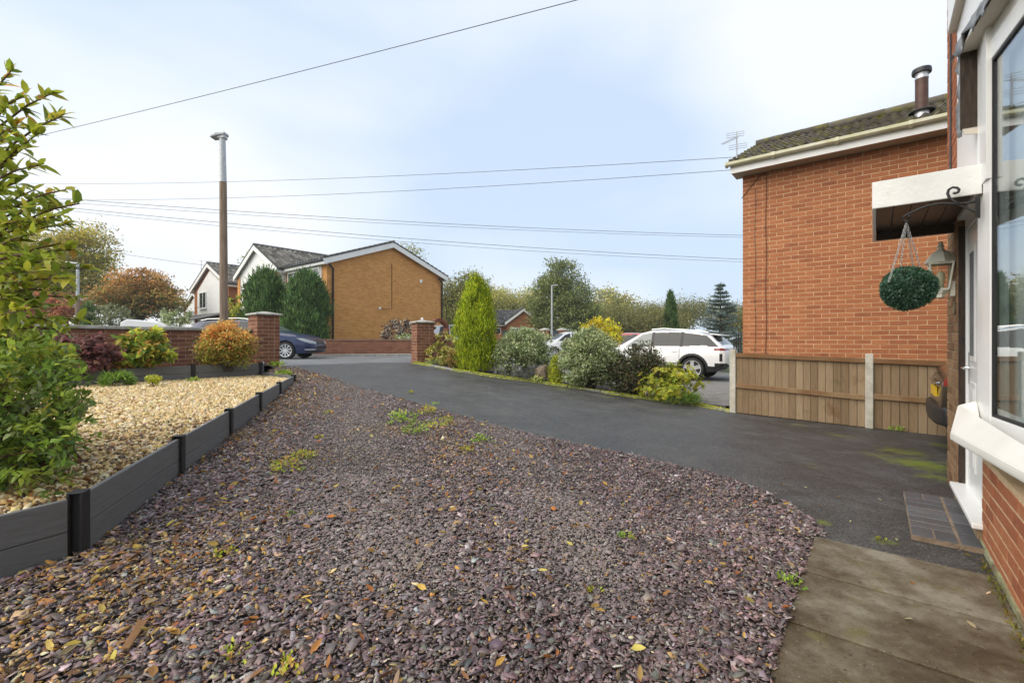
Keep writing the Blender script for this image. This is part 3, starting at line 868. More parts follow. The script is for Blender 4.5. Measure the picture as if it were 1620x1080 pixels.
Q0 = np.array([-2.62, 1.12])
EP_l = [Q0, EP[0] + np.array([-0.012, -0.03])]
edging(EP_l, [0.50, 0.532], [0.2, 0.22], 'nearest charcoal edging panel below the big bush in the photo corner', planks=3, last=False)
bposts = [E0 - D1 * 1.04 * k for k in range(7)]
back_e = edging(bposts, [0.855, 0.86, 0.85, 0.84, 0.83, 0.83, 0.83], [0.60] * 7, 'charcoal board edging holding the shrub border along the brick wall', planks=2, ph=0.12)
_r0, _r1 = E0 + np.array([0.02, 0.035]), FW.P(0.10, 0.235, 0)[:2]
for rk_ in range(2):
    _d = (_r1 - _r0) / np.linalg.norm(_r1 - _r0); rn_ = np.array([-_d[1], _d[0]])
    MB().obox((*(_r0 - rn_ * .012), 0.848 - 0.123 * rk_ - 0.12), (*(_r1 - _r0), 0), (*(rn_ * .024), 0), (0, 0, 0.12)).build('plank', m_comp, back_e, bevel=0.003)
edging([E0 + np.array([0.05, -0.06]), EP[5] + np.array([-0.02, 0.05])], [0.70, 0.69], [0.58, 0.58], 'short low charcoal edging closing the far tip of the tan gravel', planks=1, ph=0.12)

# ------------------------------------------------------------------ wooden fence
fence = empty('wooden_fence', FF.P(1.9, 0, -0.03), 'low brown wooden board fence with concrete posts below the brick house wall', 'fence')
BAY = 1.93
def zfen(t): return -0.03 - 0.027 * t
for i in range(4):
    t = i * BAY
    zb = zfen(t)
    MB().fbox(FF, t - .05, t + .05, -.05, .05, zb - 0.2, zb + 1.14 - 0.0 * i).build('post', m_post, fence, bevel=0.008)
    if i == 3: break
    nb = 18
    w = (BAY - 0.1) / nb
    for k in range(nb):
        t0 = t + 0.052 + k * w
        z0 = zfen(t0) + 0.01; z1 = zfen(t0) + 1.035 + random.uniform(-.004, .004)
        mb = MB()
        # feather-edged board: thick on one side, lapping the next
        o = FF.P(t0, 0, 0)[:2]
        pr = [(0.003, -0.010), (w - 0.004, -0.010), (w - 0.004, -0.004 + random.uniform(-.002, .002)), (0.003, 0.009 + random.uniform(-.002, .002))]
        base = [FF.P(t0 + a, b + random.uniform(-.0015, .0015), z0) for a, b in pr]
        mb.poly(base, (0, 0, z1 - z0))
        mb.build('board', m_board, fence)
    MB().fbox(FF, t + .05, t + BAY - .05, -0.024, -0.0125, zfen(t) - .04, zfen(t) + 1.0).build('shade_backing', m_darkvoid, fence)  # dark sheet added behind the slots to draw shaded board joints
    for (za, zb2, s1) in ((1.0, 1.075, 0.035), (0.455, 0.535, 0.03)):
        a, b = FF.P(t + .05, 0.010, zfen(t) + za), FF.P(t + BAY - .05, 0.010, zfen(t + BAY) + za - (0.03 if za < .6 and i == 0 else 0))
        MB().obox(a, b - a, np.append(FF.n * s1, 0), (0, 0, zb2 - za)).build('rail', m_rail, fence, bevel=0.006)

# ------------------------------------------------------------------ pantiles
def tile_mesh(W=0.30, Lg=0.42, t=0.028, n=12, amp=0.022):
    V, F = [], []
    for j, (y, dz) in enumerate(((0, t), (Lg, 0.0))):
        for i in range(n + 1):
            x = i / n
            V.append((x * W, y, dz + amp * math.cos(4 * math.pi * x)))
    for i in range(n):
        F.append((i, i + 1, n + 2 + i, n + 1 + i))
    b = len(V)
    for i in range(n + 1):
        V.append((i / n * W, 0.0, t - 0.030 + amp * math.cos(4 * math.pi * i / n)))
    for i in range(n):
        F.append((b + i, b + i + 1, i + 1, i))
    me = bpy.data.meshes.new('roof_tile')
    me.from_pydata(V, [], F)
    me.polygons.foreach_set('use_smooth', np.ones(len(me.polygons), dtype=bool))
    me.set_sharp_from_angle(angle=0.9)
    return me

def tiled_slope(o, u, v, Lu, Lv, W=0.30, g=0.34, amp=0.034, t=0.055, n=8):
    """joined tiles on a far roof. o eave corner, u along eave, v up the slope (unit)"""
    o, u, v = (np.array(x, float) for x in (o, u, v))
    nn = np.cross(u, v); nn /= np.linalg.norm(nn)
    if nn[2] < 0: nn = -nn
    nu, nv = max(1, round(Lu / W)), max(1, round(Lv / g))
    W, g = Lu / nu, Lv / nv
    V, F = [], []
    cols = nu * n + 1
    xs = np.linspace(0, Lu, cols)
    wv = amp * np.cos(2 * math.pi * xs / W)
    for r in range(nv):
        for (yy, h) in ((r * g, t), ((r + 1) * g, 0.0)):
            V.append(o + np.outer(xs, u) + v * yy + np.outer(wv + h, nn))
    V = np.concatenate(V)
    for r in range(nv):
        a, b = (2 * r) * cols, (2 * r + 1) * cols
        for i in range(cols - 1):
            F.append((a + i, a + i + 1, b + i + 1, b + i))
        if r < nv - 1:
            c = (2 * r + 2) * cols
            for i in range(cols - 1):
                F.append((b + i, b + i + 1, c + i + 1, c + i))
    # front edge
    b0 = len(V)
    V = np.concatenate([V, V[:cols] - nn * 0.05])
    for i in range(cols - 1): F.append((b0 + i, b0 + i + 1, i + 1, i))
    tc = RNG.uniform(.55, 1.45, (nv, nu + 1))  # random tile tones stand in for lit and dark tile relief
    ti = np.minimum(np.arange(cols) // n, nu)
    C = np.concatenate([np.repeat(tc[r][ti][None], 2, 0).ravel() for r in range(nv)] + [tc[0][ti]])
    return V, np.array(F), np.repeat(C[:, None], 3, 1)

def gable_block(e, fr, t0, t1, s0, s1, zb, ze, zr, m_wall, m_roof, over=0.3, verge=0.2, m_trim=None, m_edge=None, wall_name='wall', tr=None, tileW=0.3):
    """ridge runs along s; gable ends at s0 and s1; t across"""
    tm = (t0 + t1) / 2 if tr is None else tr
    m_trim = m_trim or m_upvc
    V = []
    for s in (s0, s1):
        V += [fr.P(t0, s, zb), fr.P(t1, s, zb), fr.P(t1, s, ze), fr.P(tm, s, ze + (zr - ze) * ((t1 - t0) / 2) / ((t1 - t0) / 2 + over)), fr.P(t0, s, ze)]
    F = [(0, 1, 2, 3, 4), (9, 8, 7, 6, 5), (0, 5, 6, 1), (1, 6, 7, 2), (2, 7, 8, 3), (3, 8, 9, 4), (4, 9, 5, 0)]
    MB().add(V, F).build(wall_name, m_wall, e)
    zl = ze - 0.02
    rv = []
    for sg, te in ((-1, t0 - over), (1, t1 + over)):
        a = fr.P(te, s0 - verge, zl + 0.12) if s0 < s1 else fr.P(te, s0 + verge, zl + 0.12)
        sa, sb = (s0 - verge, s1 + verge) if s0 < s1 else (s1 - verge, s0 + verge)
        a = fr.P(te, sa, zl + 0.12); b = fr.P(te, sb, zl + 0.12); c = fr.P(tm, sa, zr + 0.10)
        u = (b - a) / np.linalg.norm(b - a); v = (c - a); Lv = np.linalg.norm(v); v = v / Lv
        Vt, Ft, Ct = tiled_slope(a, u, v, np.linalg.norm(b - a), Lv, W=tileW)
        rp = put('roof', np_mesh('roof', Vt, Ft, Ct), m_roof, e)
        # deck under the tiles
        MB().poly([a - (0, 0, .07), b - (0, 0, .07), b + v * Lv - (0, 0, .07), c - (0, 0, .07)], (0, 0, 0.045)).build('roof_deck', m_trim, rp)
        # eaves fascia and soffit
        d = 1 if sg > 0 else -1
        mb = MB().fbox(fr, te - d * 0.02, te, sa + .05, sb - .05, zl - 0.16, zl + 0.06)
        mb.fbox(fr, te - d * 0.025, te - d * (over + .01), sa + .05, sb - .05, zl - 0.155, zl - 0.135)
        mb.build('fascia', m_trim, rp)
        MB().tube([fr.P(te + d * .06, sa + .02, zl + .03), fr.P(te + d * .06, sb - .02, zl + .03)], 0.055, 8).build('gutter', m_edge or m_blackp, rp, smooth=0.7)
        # barge boards on both gables
        for s, sd in ((sa, 1), (sb, -1)):
            p, q = fr.P(te, s, zl + 0.05), fr.P(tm, s, zr + 0.03)
            MB().obox(p, q - p, np.append(fr.n * 0.03 * sd, 0), (0, 0, -0.24)).build('barge_board', m_trim, rp)
            p2, q2 = fr.P(te, s, zl + 0.105), fr.P(tm, s, zr + 0.085)
            MB().obox(p2 - np.append(fr.n * .02 * sd, 0), q2 - p2, np.append(fr.n * 0.1 * sd, 0), (0, 0, 0.06)).build('verge_trim', m_edge or m_ridge, rp)
    sa, sb = (min(s0, s1) - verge, max(s0, s1) + verge)
    MB().tube([fr.P(tm, sa, zr + 0.12), fr.P(tm, sb, zr + 0.12)], 0.09, 8).build('ridge', m_ridge, rp, smooth=0.7)

def window(e, fr, t0, t1, s, z0, z1, out=1, mull=1, trans=None, m_frame=None, depth=0.06, name='window', m_pane=None):
    """frame with panes, on plane s, outside towards +s*out"""
    m_frame = m_frame or m_upvc
    mb = MB()
    a = 0.06
    d = depth * out
    mb.fbox(fr, t0, t1, s, s + d, z0, z0 + a).fbox(fr, t0, t1, s, s + d, z1 - a, z1)
    mb.fbox(fr, t0, t0 + a, s, s + d, z0 + a, z1 - a).fbox(fr, t1 - a, t1, s, s + d, z0 + a, z1 - a)
    for k in range(1, mull + 1):
        tm = t0 + (t1 - t0) * k / (mull + 1)
        mb.fbox(fr, tm - a / 2, tm + a / 2, s, s + d, z0 + a, z1 - a)
    f = mb.build(name, m_frame, e)
    if trans:
        for k in range(mull + 1):
            ta = t0 + (t1 - t0) * k / (mull + 1) + a / 2 + .005; tb = t0 + (t1 - t0) * (k + 1) / (mull + 1) - a / 2 - .005
            MB().fbox(fr, ta, tb, s + d * .1, s + d * .9, trans - a / 2, trans + a / 2).build('transom', m_frame, f)
    for k in range(mull + 1):
        ta = t0 + (t1 - t0) * k / (mull + 1) + a * .4; tb = t0 + (t1 - t0) * (k + 1) / (mull + 1) - a * .4
        MB().poly([fr.P(ta, s + d * .45, z0 + a * .5), fr.P(tb, s + d * .45, z0 + a * .5), fr.P(tb, s + d * .45, z1 - a * .5), fr.P(ta, s + d * .45, z1 - a * .5)], np.append(fr.n * 0.012 * out, 0)).build('pane', m_pane or m_glassd, f)
    MB().fbox(fr, t0 + a * .3, t1 - a * .3, s + 0.002 * out, s + d * .2, z0 + a * .3, z1 - a * .3).build('blind', m_blind if random.random() < .5 else m_room, f)
    MB().fbox(fr, t0 - .03, t1 + .03, s, s + d + 0.05 * out, z0 - .05, z0 - .002).build('sill', m_frame, f)
    return f
# ------------------------------------------------------------------ neighbour's house (right)
nh = empty('brick_house', FN.P(2, -1, -0.1), 'orange brick house with mossy tiled roof and algae-stained gutter behind the low fence', 'house')
B = Bricks(m_brick_n)
NB, Z0 = 24, -0.37
vis_n = lambda px, py: (1170 < px < 1515) and (150 < py < 566)
for i in range(63):
    B.course(FN, 0.0, 0.225 * NB, Z0 + 0.075 * i + 0.0375, 0.0, i % 2, prio=vis_n)
    # return wall (short) so the corner reads solid from the side
    fr2 = Fr(FN.P(0.0, -0.11, 0)[:2], -FN.n, -FN.u)
    B.course(fr2, 0.0 if i % 2 else 0.0, 1.35, Z0 + 0.075 * i + 0.0375, 0.0, (i + 1) % 2)
B.flush(nh, 298)
ZS = Z0 + 63 * 0.075 + 0.005
MB().fbox(FN, 0.008, 5.4, -4.6, -0.004, Z0 - 0.1, ZS - 0.01).build('wall', m_mortar_n, nh)
# soffit, fascia, gutter
SF = 0.34
MB().fbox(FN, -0.13, 5.4, -0.1, SF - 0.02, ZS, ZS + 0.012).build('soffit', m_soffit, nh)
MB().fbox(FN, -0.14, 5.4, SF - 0.02, SF, ZS - 0.012, ZS + 0.15).build('fascia', m_upvc, nh)
mb = MB()
prof = [(0.0, 0.06), (0.012, 0.02), (0.04, 0.0), (0.085, 0.0), (0.112, 0.02), (0.118, 0.065), (0.112, 0.065), (0.10, 0.025), (0.08, 0.01), (0.045, 0.01), (0.02, 0.025), (0.008, 0.06)]
mb.poly([FN.P(-0.20, SF + 0.004 + a, ZS + 0.105 + b) for a, b in prof], np.append(FN.u * 5.6, 0))
gut = mb.build('gutter', m_gutter, nh, smooth=0.6)
MB().poly([FN.P(-0.205, SF + 0.002 + a, ZS + 0.10 + b) for a, b in ((0, .075), (.0, .0), (.03, -.008), (.09, -.008), (.125, .02), (.125, .075))], np.append(FN.u * 0.03, 0)).build('end_cap', m_gutter, gut)
for t in (0.55, 1.45, 2.35, 3.25):
    MB().poly([FN.P(t, SF + 0.001 + a, ZS + 0.098 + b) for a, b in ((0, .075), (.0, .0), (.03, -.009), (.09, -.009), (.126, .02), (.126, .078))], np.append(FN.u * 0.05, 0)).build('bracket', m_gutter, gut)
# roof tiles, each its own piece
pit = math.radians(24.5)
vdir = np.append(-FN.n * math.cos(pit), math.sin(pit))
udir = np.append(FN.u, 0)
ndir = np.cross(udir, vdir)
if ndir[2] < 0: ndir = -ndir
eo = FN.P(-0.15, SF + 0.06, ZS + 0.185)
roof = MB().obox(eo - ndir * 0.04, udir * 5.5, vdir * 2.75, ndir * 0.02).build('roof', m_darkvoid, nh)
tm = tile_mesh()
tm.materials.append(m_tile_n)
Rm = Matrix((udir, vdir, ndir)).transposed() if np.dot(np.cross(udir, vdir), ndir) > 0 else Matrix((udir, vdir, -ndir)).transposed()
for r in range(8):
    for c in range(18):
        p = eo + udir * (c * 0.30) + vdir * (r * 0.34) + ndir * random.uniform(-0.003, 0.004)
        o = bpy.data.objects.new('roof_tile', tm)
        o.matrix_basis = Matrix.Translation(Vector(p - ORG[roof.name])) @ Rm.to_4x4() @ Matrix.Rotation(random.uniform(-.006, .006), 4, 'Z')
        link(o, roof)
rp = eo + vdir * 2.74
for k in range(12):
    MB().tube([rp + udir * (k * 0.45) + ndir * 0.035, rp + udir * (k * 0.45 + 0.455) + ndir * 0.04], 0.085, 10).build('ridge_tile', m_tile_n, roof, smooth=0.7)
vb = np.append(-FN.n * math.cos(pit), -math.sin(pit))
MB().obox(rp - ndir * 0.02, udir * 5.5, vb * 2.75, (0, 0, 0.03)).build('rear_slope', m_tile_n, roof)
MB().poly([FN.P(0.0, 0.0, ZS - .02), FN.P(0.0, -2.3, ZS + 1.2), FN.P(0.0, -4.6, ZS - .02)], np.append(FN.u * 0.1, 0)).build('gable_end', m_brick_far, nh)
MB().obox(eo - ndir * 0.03 - udir * 0.012, vdir * 2.75, udir * 0.03, ndir * 0.05).build('verge', m_mortar_n, roof)
# flue
fx, fy, _z = FN.P(2.52, -0.02, 0)
fz = ZS + 0.22
flue = empty('flue_pipe', (fx, fy, fz), 'rust brown metal flue with black cowl on the mossy roof', 'flue')
MB().lathe((fx, fy, fz), [(0.092, 0), (0.092, 0.22)], 20).build('lower_pipe', m_flue2, flue, smooth=0.7)
MB().lathe((fx, fy, fz + 0.215), [(0.16, 0.0), (0.16, 0.012), (0.085, 0.05), (0.08, 0.05)], 20).build('storm_collar', m_blackp, flue, smooth=0.7)
MB().lathe((fx, fy, fz + 0.23), [(0.08, 0.0), (0.08, 0.50)], 20).build('pipe', m_flue, flue, smooth=0.7)
MB().lathe((fx, fy, fz + 0.725), [(0.084, 0.0), (0.084, 0.03), (0.075, 0.035), (0.075, 0.06), (0.084, 0.065), (0.084, 0.085)], 20).build('band', m_flue2, flue, smooth=0.7)
MB().lathe((fx, fy, fz + 0.81), [(0.118, 0.0), (0.122, 0.035), (0.115, 0.07), (0.05, 0.10), (0.0, 0.105)], 20).build('cowl', m_blackp, flue, smooth=0.7)
# aerial
ax = at(1166, 248, 8.42)
aer = empty('television_aerial', ax, 'grey rooftop television aerial at the gutter corner of the brick house', 'aerial')
zt0 = ax[2] + 0.46
MB().tube([ax - (0, 0, .25), (ax[0] - 0.01, ax[1], zt0)], 0.012, 8).build('mast', m_galv, aer)
mb = MB()
c0 = np.array([ax[0] - 0.01, ax[1], zt0 - 0.10])
bd_ = np.array([-0.72, -0.3, -0.42]); bd_ /= np.linalg.norm(bd_)
mb.tube([c0 + bd_ * -0.08, c0 + bd_ * 0.40], 0.008, 6)
for k in range(8):
    q = c0 + bd_ * (0.02 + 0.05 * k)
    mb.tube([q - (0.03 + 0.0 * k, -0.05, -0.03), q + (0.03, -0.05, -0.03)], 0.003, 4)
mb.build('boom', m_galv, aer)
mb = MB()
for zz, off in ((0.02, 0.0), (-0.20, 0.05)):
    for dz in (0.0, 0.04, 0.08):
        a = c0 + np.array([-0.17 + off, 0.04, zz + dz - 0.02]); mb.tube([a, a + (0.32, -0.02, 0.045)], 0.004, 4)
    for dx in (0.0, 0.32):
        a = c0 + np.array([-0.17 + off + dx, 0.04 - dx * .06, zz - 0.02 + dx * .14]); mb.tube([a, a + (0, 0, 0.08)], 0.004, 4)
mb.build('reflector', m_galv, aer)
# cables on the wall
for t, zt2, lab in ((0.214, 4.1, 'thin brown cable down the brick wall nearest its corner'), (0.391, 4.33, 'thicker brown cable down the brick wall, second from its corner')):
    pts = [FN.P(t + 0.008 * math.sin(k * 1.7), 0.008, zt2 - (zt2 + 0.2) * k / 14) for k in range(15)]
    if t > 0.3: pts = [FN.P(-0.02, 0.01, 3.95), FN.P(0.12, 0.012, 4.12), FN.P(0.3, 0.012, 4.32), FN.P(0.38, 0.01, 4.34)] + pts
    MB().tube(pts, 0.006 if t > 0.3 else 0.004, 5).build('wall_cable', m_cablew, label=lab, cat='cable')

# ------------------------------------------------------------------ our house (right edge)
oh = empty('brick_house', FA.P(0.5, -0.3, 0), 'brick house with white bow window, front door and brown pier on the right edge', 'house')
B = Bricks(m_brick_o)
for i in range(8):
    B.course(FA, -2.25 + 0.0, 0.0, 0.53 - 0.0375 - 0.075 * i + 0.0, 0.0, i % 2)
B.flush(oh, 120)
MB().fbox(FA, -4.0, 0.0, -0.12, -0.0025, -0.15, 0.56).build('mortar_bed', m_mortar_o, oh)
MB().fbox(FA, -4.0, -0.02, -0.001, 0.012, -0.1, 0.045).build('plinth_render', mat('algae_plinth', [(0.3, (0.19, 0.12, 0.08)), (0.5, (0.27, 0.27, 0.14)), (0.75, (0.42, 0.42, 0.30))], scale=9, detail=8, rough=0.9, bump=0.6, bscale=60), oh)
# pier beyond the door
pier = empty('pier_anchor', FA.P(1.36, 0, 0)); bpy.data.objects.remove(pier)
Bp, Bo = Bricks(m_brick_p), Bricks(m_brick_o)
for i in range(70):
    z = 0.0375 + 0.075 * i - 0.03
    BB = Bp if z < 2.2 else Bo
    BB.course(FA, 1.05, 1.05 + 0.665, z, 0.0, i % 2)
    BB.course(Fr(FA.P(1.05, -0.11, 0)[:2], -FA.n, -FA.u), 0.0, 0.11, z, 0.0, True)
    BB.course(Fr(FA.P(1.715, -0.11, 0)[:2], -FA.n, FA.u), 0.0, 0.45, z, 0.0, i % 2)
Bp.flush(oh, 110); Bo.flush(oh, 70)
MB().fbox(FA, 1.058, 1.707, -6.0, -0.004, -0.15, 2.2).build('pier_mortar', m_mortar_p, oh)
MB().fbox(FA, 1.058, 1.707, -6.0, -0.004, 2.2, 5.2).build('pier_mortar', m_mortar_o, oh)
MB().tube([FA.P(1.40, 0.008, 2.33), FA.P(1.39, 0.008, 3.6), FA.P(1.40, 0.008, 5.1)], 0.007, 6).build('drop_cable', m_cable, oh)
# white cladding and upper overhang
MB().fbox(FA, -3.0, 1.035, -0.05, 0.004, 3.1, 3.72).fbox(FA, -0.16, 1.035, -0.05, 0.004, 2.2, 3.095).build('cladding', m_upvc, oh)
MB().fbox(FA, -4.0, 1.07, -0.05, 0.055, 3.72, 5.2).build('upper_cladding', m_upvc, oh)
MB().fbox(FA, -4.0, 1.07, 0.0, 0.05, 3.705, 3.717).build('upper_soffit', m_soffit, oh)
MB().fbox(FA, -4.0, 1.03, -6.0, -0.25, -0.1, 5.2).build('wall', m_mortar_o, oh)
# front door
door = MB().fbox(FA, 0.14, 0.965, -0.10, -0.052, 0.13, 2.10).build('door', m_upvc, oh)
mb = MB().fbox(FA, 0.03, 0.135, -0.12, -0.04, 0.08, 2.2).fbox(FA, 0.97, 1.045, -0.12, -0.04, 0.08, 2.2).fbox(FA, 0.135, 0.97, -0.12, -0.04, 2.105, 2.2)
mb.build('door_frame', m_upvc, oh, bevel=0.006)
for (a, b, c, d) in ((0.24, 0.48, 0.30, 0.95), (0.62, 0.86, 0.30, 0.95), (0.24, 0.48, 1.10, 1.95), (0.62, 0.86, 1.10, 1.95)):
    MB().fbox(FA, a, b, -0.052, -0.044, c, d).build('door_panel', m_upvc, door, bevel=0.006)
    MB().fbox(FA, a + .045, b - .045, -0.046, -0.0405, c + .045, d - .045).build('panel_field', m_upvc if c < 1 else m_room, door, bevel=0.003)
MB().tube([FA.P(0.90, -0.05, 1.05), FA.P(0.90, -0.01, 1.05), FA.P(0.80, -0.01, 1.05)], 0.010, 8).build('handle', m_chrome, door)
MB().fbox(FA, 0.885, 0.915, -0.052, -0.046, 0.93, 1.17).build('handle_plate', m_chrome, door)
MB().fbox(FA, -0.04, 1.04, -0.10, 0.048, 0.108, 0.142).build('threshold_sill', m_upvc, oh, bevel=0.006)
MB().fbox(FA, 0.0, 1.04, -0.12, 0.02, -0.05, 0.107).build('threshold_base', m_mortar_p, oh)
MB().fbox(FA, 1.02, 1.052, -0.045, -0.004, 0.1, 2.15).build('reveal_shade', m_darkvoid, oh)  # dark strip paints the shade on the brick reveal beside the door
# door canopy
can = MB().fbox(FA, 0.0, 1.27, 0.0, 0.52, 2.245, 2.325).build('door_canopy', m_paintw, oh)
MB().fbox(FA, -0.016, -0.0005, 0.0, 0.525, 2.15, 2.33).build('fascia_board', m_paintw, can, bevel=0.003)
MB().fbox(FA, 0.001, 1.285, 0.505, 0.525, 2.148, 2.332).build('front_board', m_paintw, can, bevel=0.003)
MB().fbox(FA, 1.2705, 1.288, 0.0, 0.504, 2.15, 2.33).build('fascia_board', m_paintw, can, bevel=0.003)
for k in range(5):
    MB().fbox(FA, 0.003, 1.268, 0.006 + k * 0.1, 0.006 + k * 0.1 + 0.097, 2.225, 2.243).build('soffit_board', m_canopyu, can, bevel=0.003)
MB().fbox(FA, 1.255, 1.2695, 0.0, 0.50, 2.15, 2.224).build('inner_board', m_canopyu, can)

# doorstep of blue bricks
step = empty('doorstep', FA.P(0.4, 0.15, 0), 'low doorstep of dark blue bricks with tan joints below the front door', 'doorstep')
MB().fbox(FA, -0.158, 0.913, 0.0, 0.331, -0.05, 0.036).build('mortar_bed', mat('step_mortar', [(0.3, (0.16, 0.115, 0.08)), (0.7, (0.30, 0.23, 0.165))], scale=14, rough=0.95, bump=0.6), step)
ZB0, ZB1 = 0.0, 0.040
def sb(t0, t1, s0, s1):
    MB().fbox(FA, t0, t1, s0, s1, ZB0, ZB1 + random.uniform(-.001, .002)).build('brick', m_blue, step, bevel=0.006, seg=2)
for s0, s1 in ((0.225, 0.328), (0.118, 0.218)):
    sb(-0.155, 0.025, s0, s1); sb(0.735, 0.91, s0, s1)
for k in range(6):
    t0 = 0.038 + k * 0.1165
    sb(t0, t0 + 0.103, 0.120, 0.328)
for k in range(5):
    t0 = -0.155 + k * 0.214
    sb(t0, t0 + 0.200, 0.012, 0.102)

# bow window: far facet
WD = np.array([0.512, 0.859]); WN = np.array([-0.859, 0.512])
FBW = Fr((2.857, 2.75), -WD, WN)      # t towards us, s outward
bay = empty('bow_window', FBW.P(0.5, 0, 0.7), 'white bow window with sloping cream sill and torn lead flashing above', 'window')
ZB, ZH = 0.70, 3.0
MB().fbox(FBW, -0.125, 0.005, -0.10, 0.0, ZB, ZH + 0.08).build('corner_post', m_upvc, bay, bevel=0.006)
sash = MB()
sash.fbox(FBW, 0.006, 0.125, -0.07, 0.012, ZB + .0, ZH).fbox(FBW, 0.125, 2.2, -0.07, 0.012, ZB, ZB + 0.115).fbox(FBW, 0.125, 2.2, -0.07, 0.012, ZH - 0.115, ZH).fbox(FBW, 2.2, 2.32, -0.07, 0.012, ZB, ZH)
sh = sash.build('sash', m_upvc, bay, bevel=0.010, seg=2)
g = MB()
g.fbox(FBW, 0.126, 0.142, -0.02, 0.006, ZB + .116, ZH - .116).fbox(FBW, 0.142, 2.2, -0.02, 0.006, ZB + .116, ZB + .130).fbox(FBW, 0.142, 2.2, -0.02, 0.006, ZH - .130, ZH - .116)
g.build('gasket', m_gasket, sh)
MB().fbox(FBW, 0.142, 2.2, -0.008, -0.004, ZB + .130, ZH - .130).build('pane', m_glass, sh)
MB().fbox(FBW, 0.143, 0.21, -0.040, -0.022, ZB + .12, ZH - .12).build('inner_bead', flat('grey_bead', (0.5, 0.51, 0.5), rough=.5), sh)
MB().fbox(FBW, 0.0, 2.3, -0.10, 0.0, ZH + .002, ZH + .08).build('head', m_upvc, bay)
MB().fbox(FBW, 0.0, 2.3, -0.075, -0.071, ZB - .1, ZH + .1).build('blind', m_blind, bay)
# sloping sill
top = [at(1503, 684, 2.75), at(1515, 640, 2.93), at(1546, 633, 2.86), FBW.P(0.0, 0.012, 0.715), FBW.P(2.3, 0.012, 0.715), at(1503, 684, 2.75) + np.append(-WD * 2.2, 0)]
mb = MB()
low = [p - (0, 0, 0.045 if i in (0, 5) else 0.16) for i, p in enumerate(top)]
n = len(top)
mb.add(top + low, [tuple(range(n)), tuple(reversed(range(n, 2 * n)))] + [(i, n + i, n + (i + 1) % n, (i + 1) % n) for i in range(n)])
mb.build('sill', m_sill, bay, bevel=0.012, seg=2)
# soffit and lead apron above
MB().fbox(FBW, -0.14, 2.3, -0.1, 0.085, ZH + .082, ZH + .10).build('soffit', m_soffit, bay)
MB().fbox(FBW, -0.14, 2.3, -0.16, 0.055, ZH + .101, ZH + .15).build('roof_box', m_darkvoid, bay)
V, F = [], []
nx_, ny_ = 70, 8
for j in range(ny_ + 1):
    for i in range(nx_ + 1):
        t = -0.17 + 2.4 * i / nx_
        f = j / ny_
        rag = 0.05 * math.sin(t * 21) * math.sin(t * 7.3 + 1) + random.uniform(-.02, .02)
        s = 0.10 - 0.15 * f ** 1.3 + 0.010 * math.sin(t * 34 + 3 * f) * (1 - f * .5) + random.uniform(-.007, .007)
        z = ZH + 0.075 + rag * (1 - f) ** 2 + 0.34 * f
        V.append(FBW.P(t, s, z))
for j in range(ny_):
    for i in range(nx_):
        a = j * (nx_ + 1) + i
        F.append((a, a + 1, a + nx_ + 2, a + nx_ + 1))
ld = put('lead_flashing', np_mesh('lead_flashing', np.array(V), np.array(F), smooth=True), m_lead, bay)
ld.modifiers.new('solid', 'SOLIDIFY').thickness = 0.004
# hanging dark cheek and torn lead strip
MB().fbox(FBW, -0.145, -0.126, -0.05, 0.075, 2.60, ZH + .10).build('bare_cheek', m_darkvoid, bay)
V, F = [], []
for j in range(15):
    z = ZH + .12 - (0.56) * j / 14
    w_ = 0.012 + random.uniform(-.008, .012)
    for i, s in enumerate((0.066, 0.066 + w_ * .5, 0.07 + w_)):
        V.append(FBW.P(-0.15 - 0.012 * i + random.uniform(-.005, .005), s, z))
for j in range(14):
    for i in range(2):
        a = j * 3 + i
        F.append((a, a + 1, a + 4, a + 3))
tl = put('torn_lead_strip', np_mesh('torn_lead_strip', np.array(V), np.array(F)), m_lead, bay)
tl.modifiers.new('solid', 'SOLIDIFY').thickness = 0.004
MB().poly([FBW.P(-0.146, 0.07, 2.615), FBW.P(-0.146, -0.03, 2.615), FBW.P(-0.126, 0.0, 2.55), FBW.P(-0.126, 0.06, 2.56)], np.append(-WD * 0.012, 0)).build('broken_end', m_soffit, bay)

# lantern on the pier
lc = FA.P(1.20, 0.085, 0)
lz = 1.25 + (540 - 458) / FOC * lc[1]
lan = empty('wall_lantern', (lc[0], lc[1], lz), 'cream wall lantern with glass sides on the brown brick pier', 'wall light')
def ring4(fr, c, h, z): return [fr.P(c[0] + a * h, c[1] + b * h, z) for a, b in ((-1, -1), (1, -1), (1, 1), (-1, 1))]
hb, ht, zh = 0.045, 0.072, 0.215
mb = MB()
for k in range(4):
    a, b = ring4(FA, (1.2, .085), hb, lz)[k], ring4(FA, (1.2, .085), ht, lz + zh)[k]
    mb.beam(a, b, 0.012, 0.012, up=(0.3, 0.2, 0.1))
for hh, z in ((hb, lz), (ht, lz + zh)):
    R = ring4(FA, (1.2, .085), hh, z)
    for k in range(4): mb.beam(R[k], R[(k + 1) % 4], 0.014, 0.018)
mb.build('frame', m_cream, lan)
for k in range(4):
    a = ring4(FA, (1.2, .085), hb - .004, lz + .008); b = ring4(FA, (1.2, .085), ht - .004, lz + zh - .008)
    MB().poly([a[k], a[(k + 1) % 4], b[(k + 1) % 4], b[k]]).build('glass_side', m_lglass, lan)
MB().lathe((lc[0], lc[1], lz + zh + .005), [(0.112, 0.0), (0.108, 0.012), (0.088, 0.045), (0.06, 0.085), (0.028, 0.105), (0.018, 0.125), (0.028, 0.135), (0.014, 0.15), (0.018, 0.17), (0.0, 0.18)], 6).build('roof', m_cream, lan)
MB().lathe((lc[0], lc[1], lz - 0.075), [(0.0, 0.0), (0.03, 0.01), (0.032, 0.035), (0.045, 0.045), (0.05, 0.066)], 6).build('base', m_cream, lan)
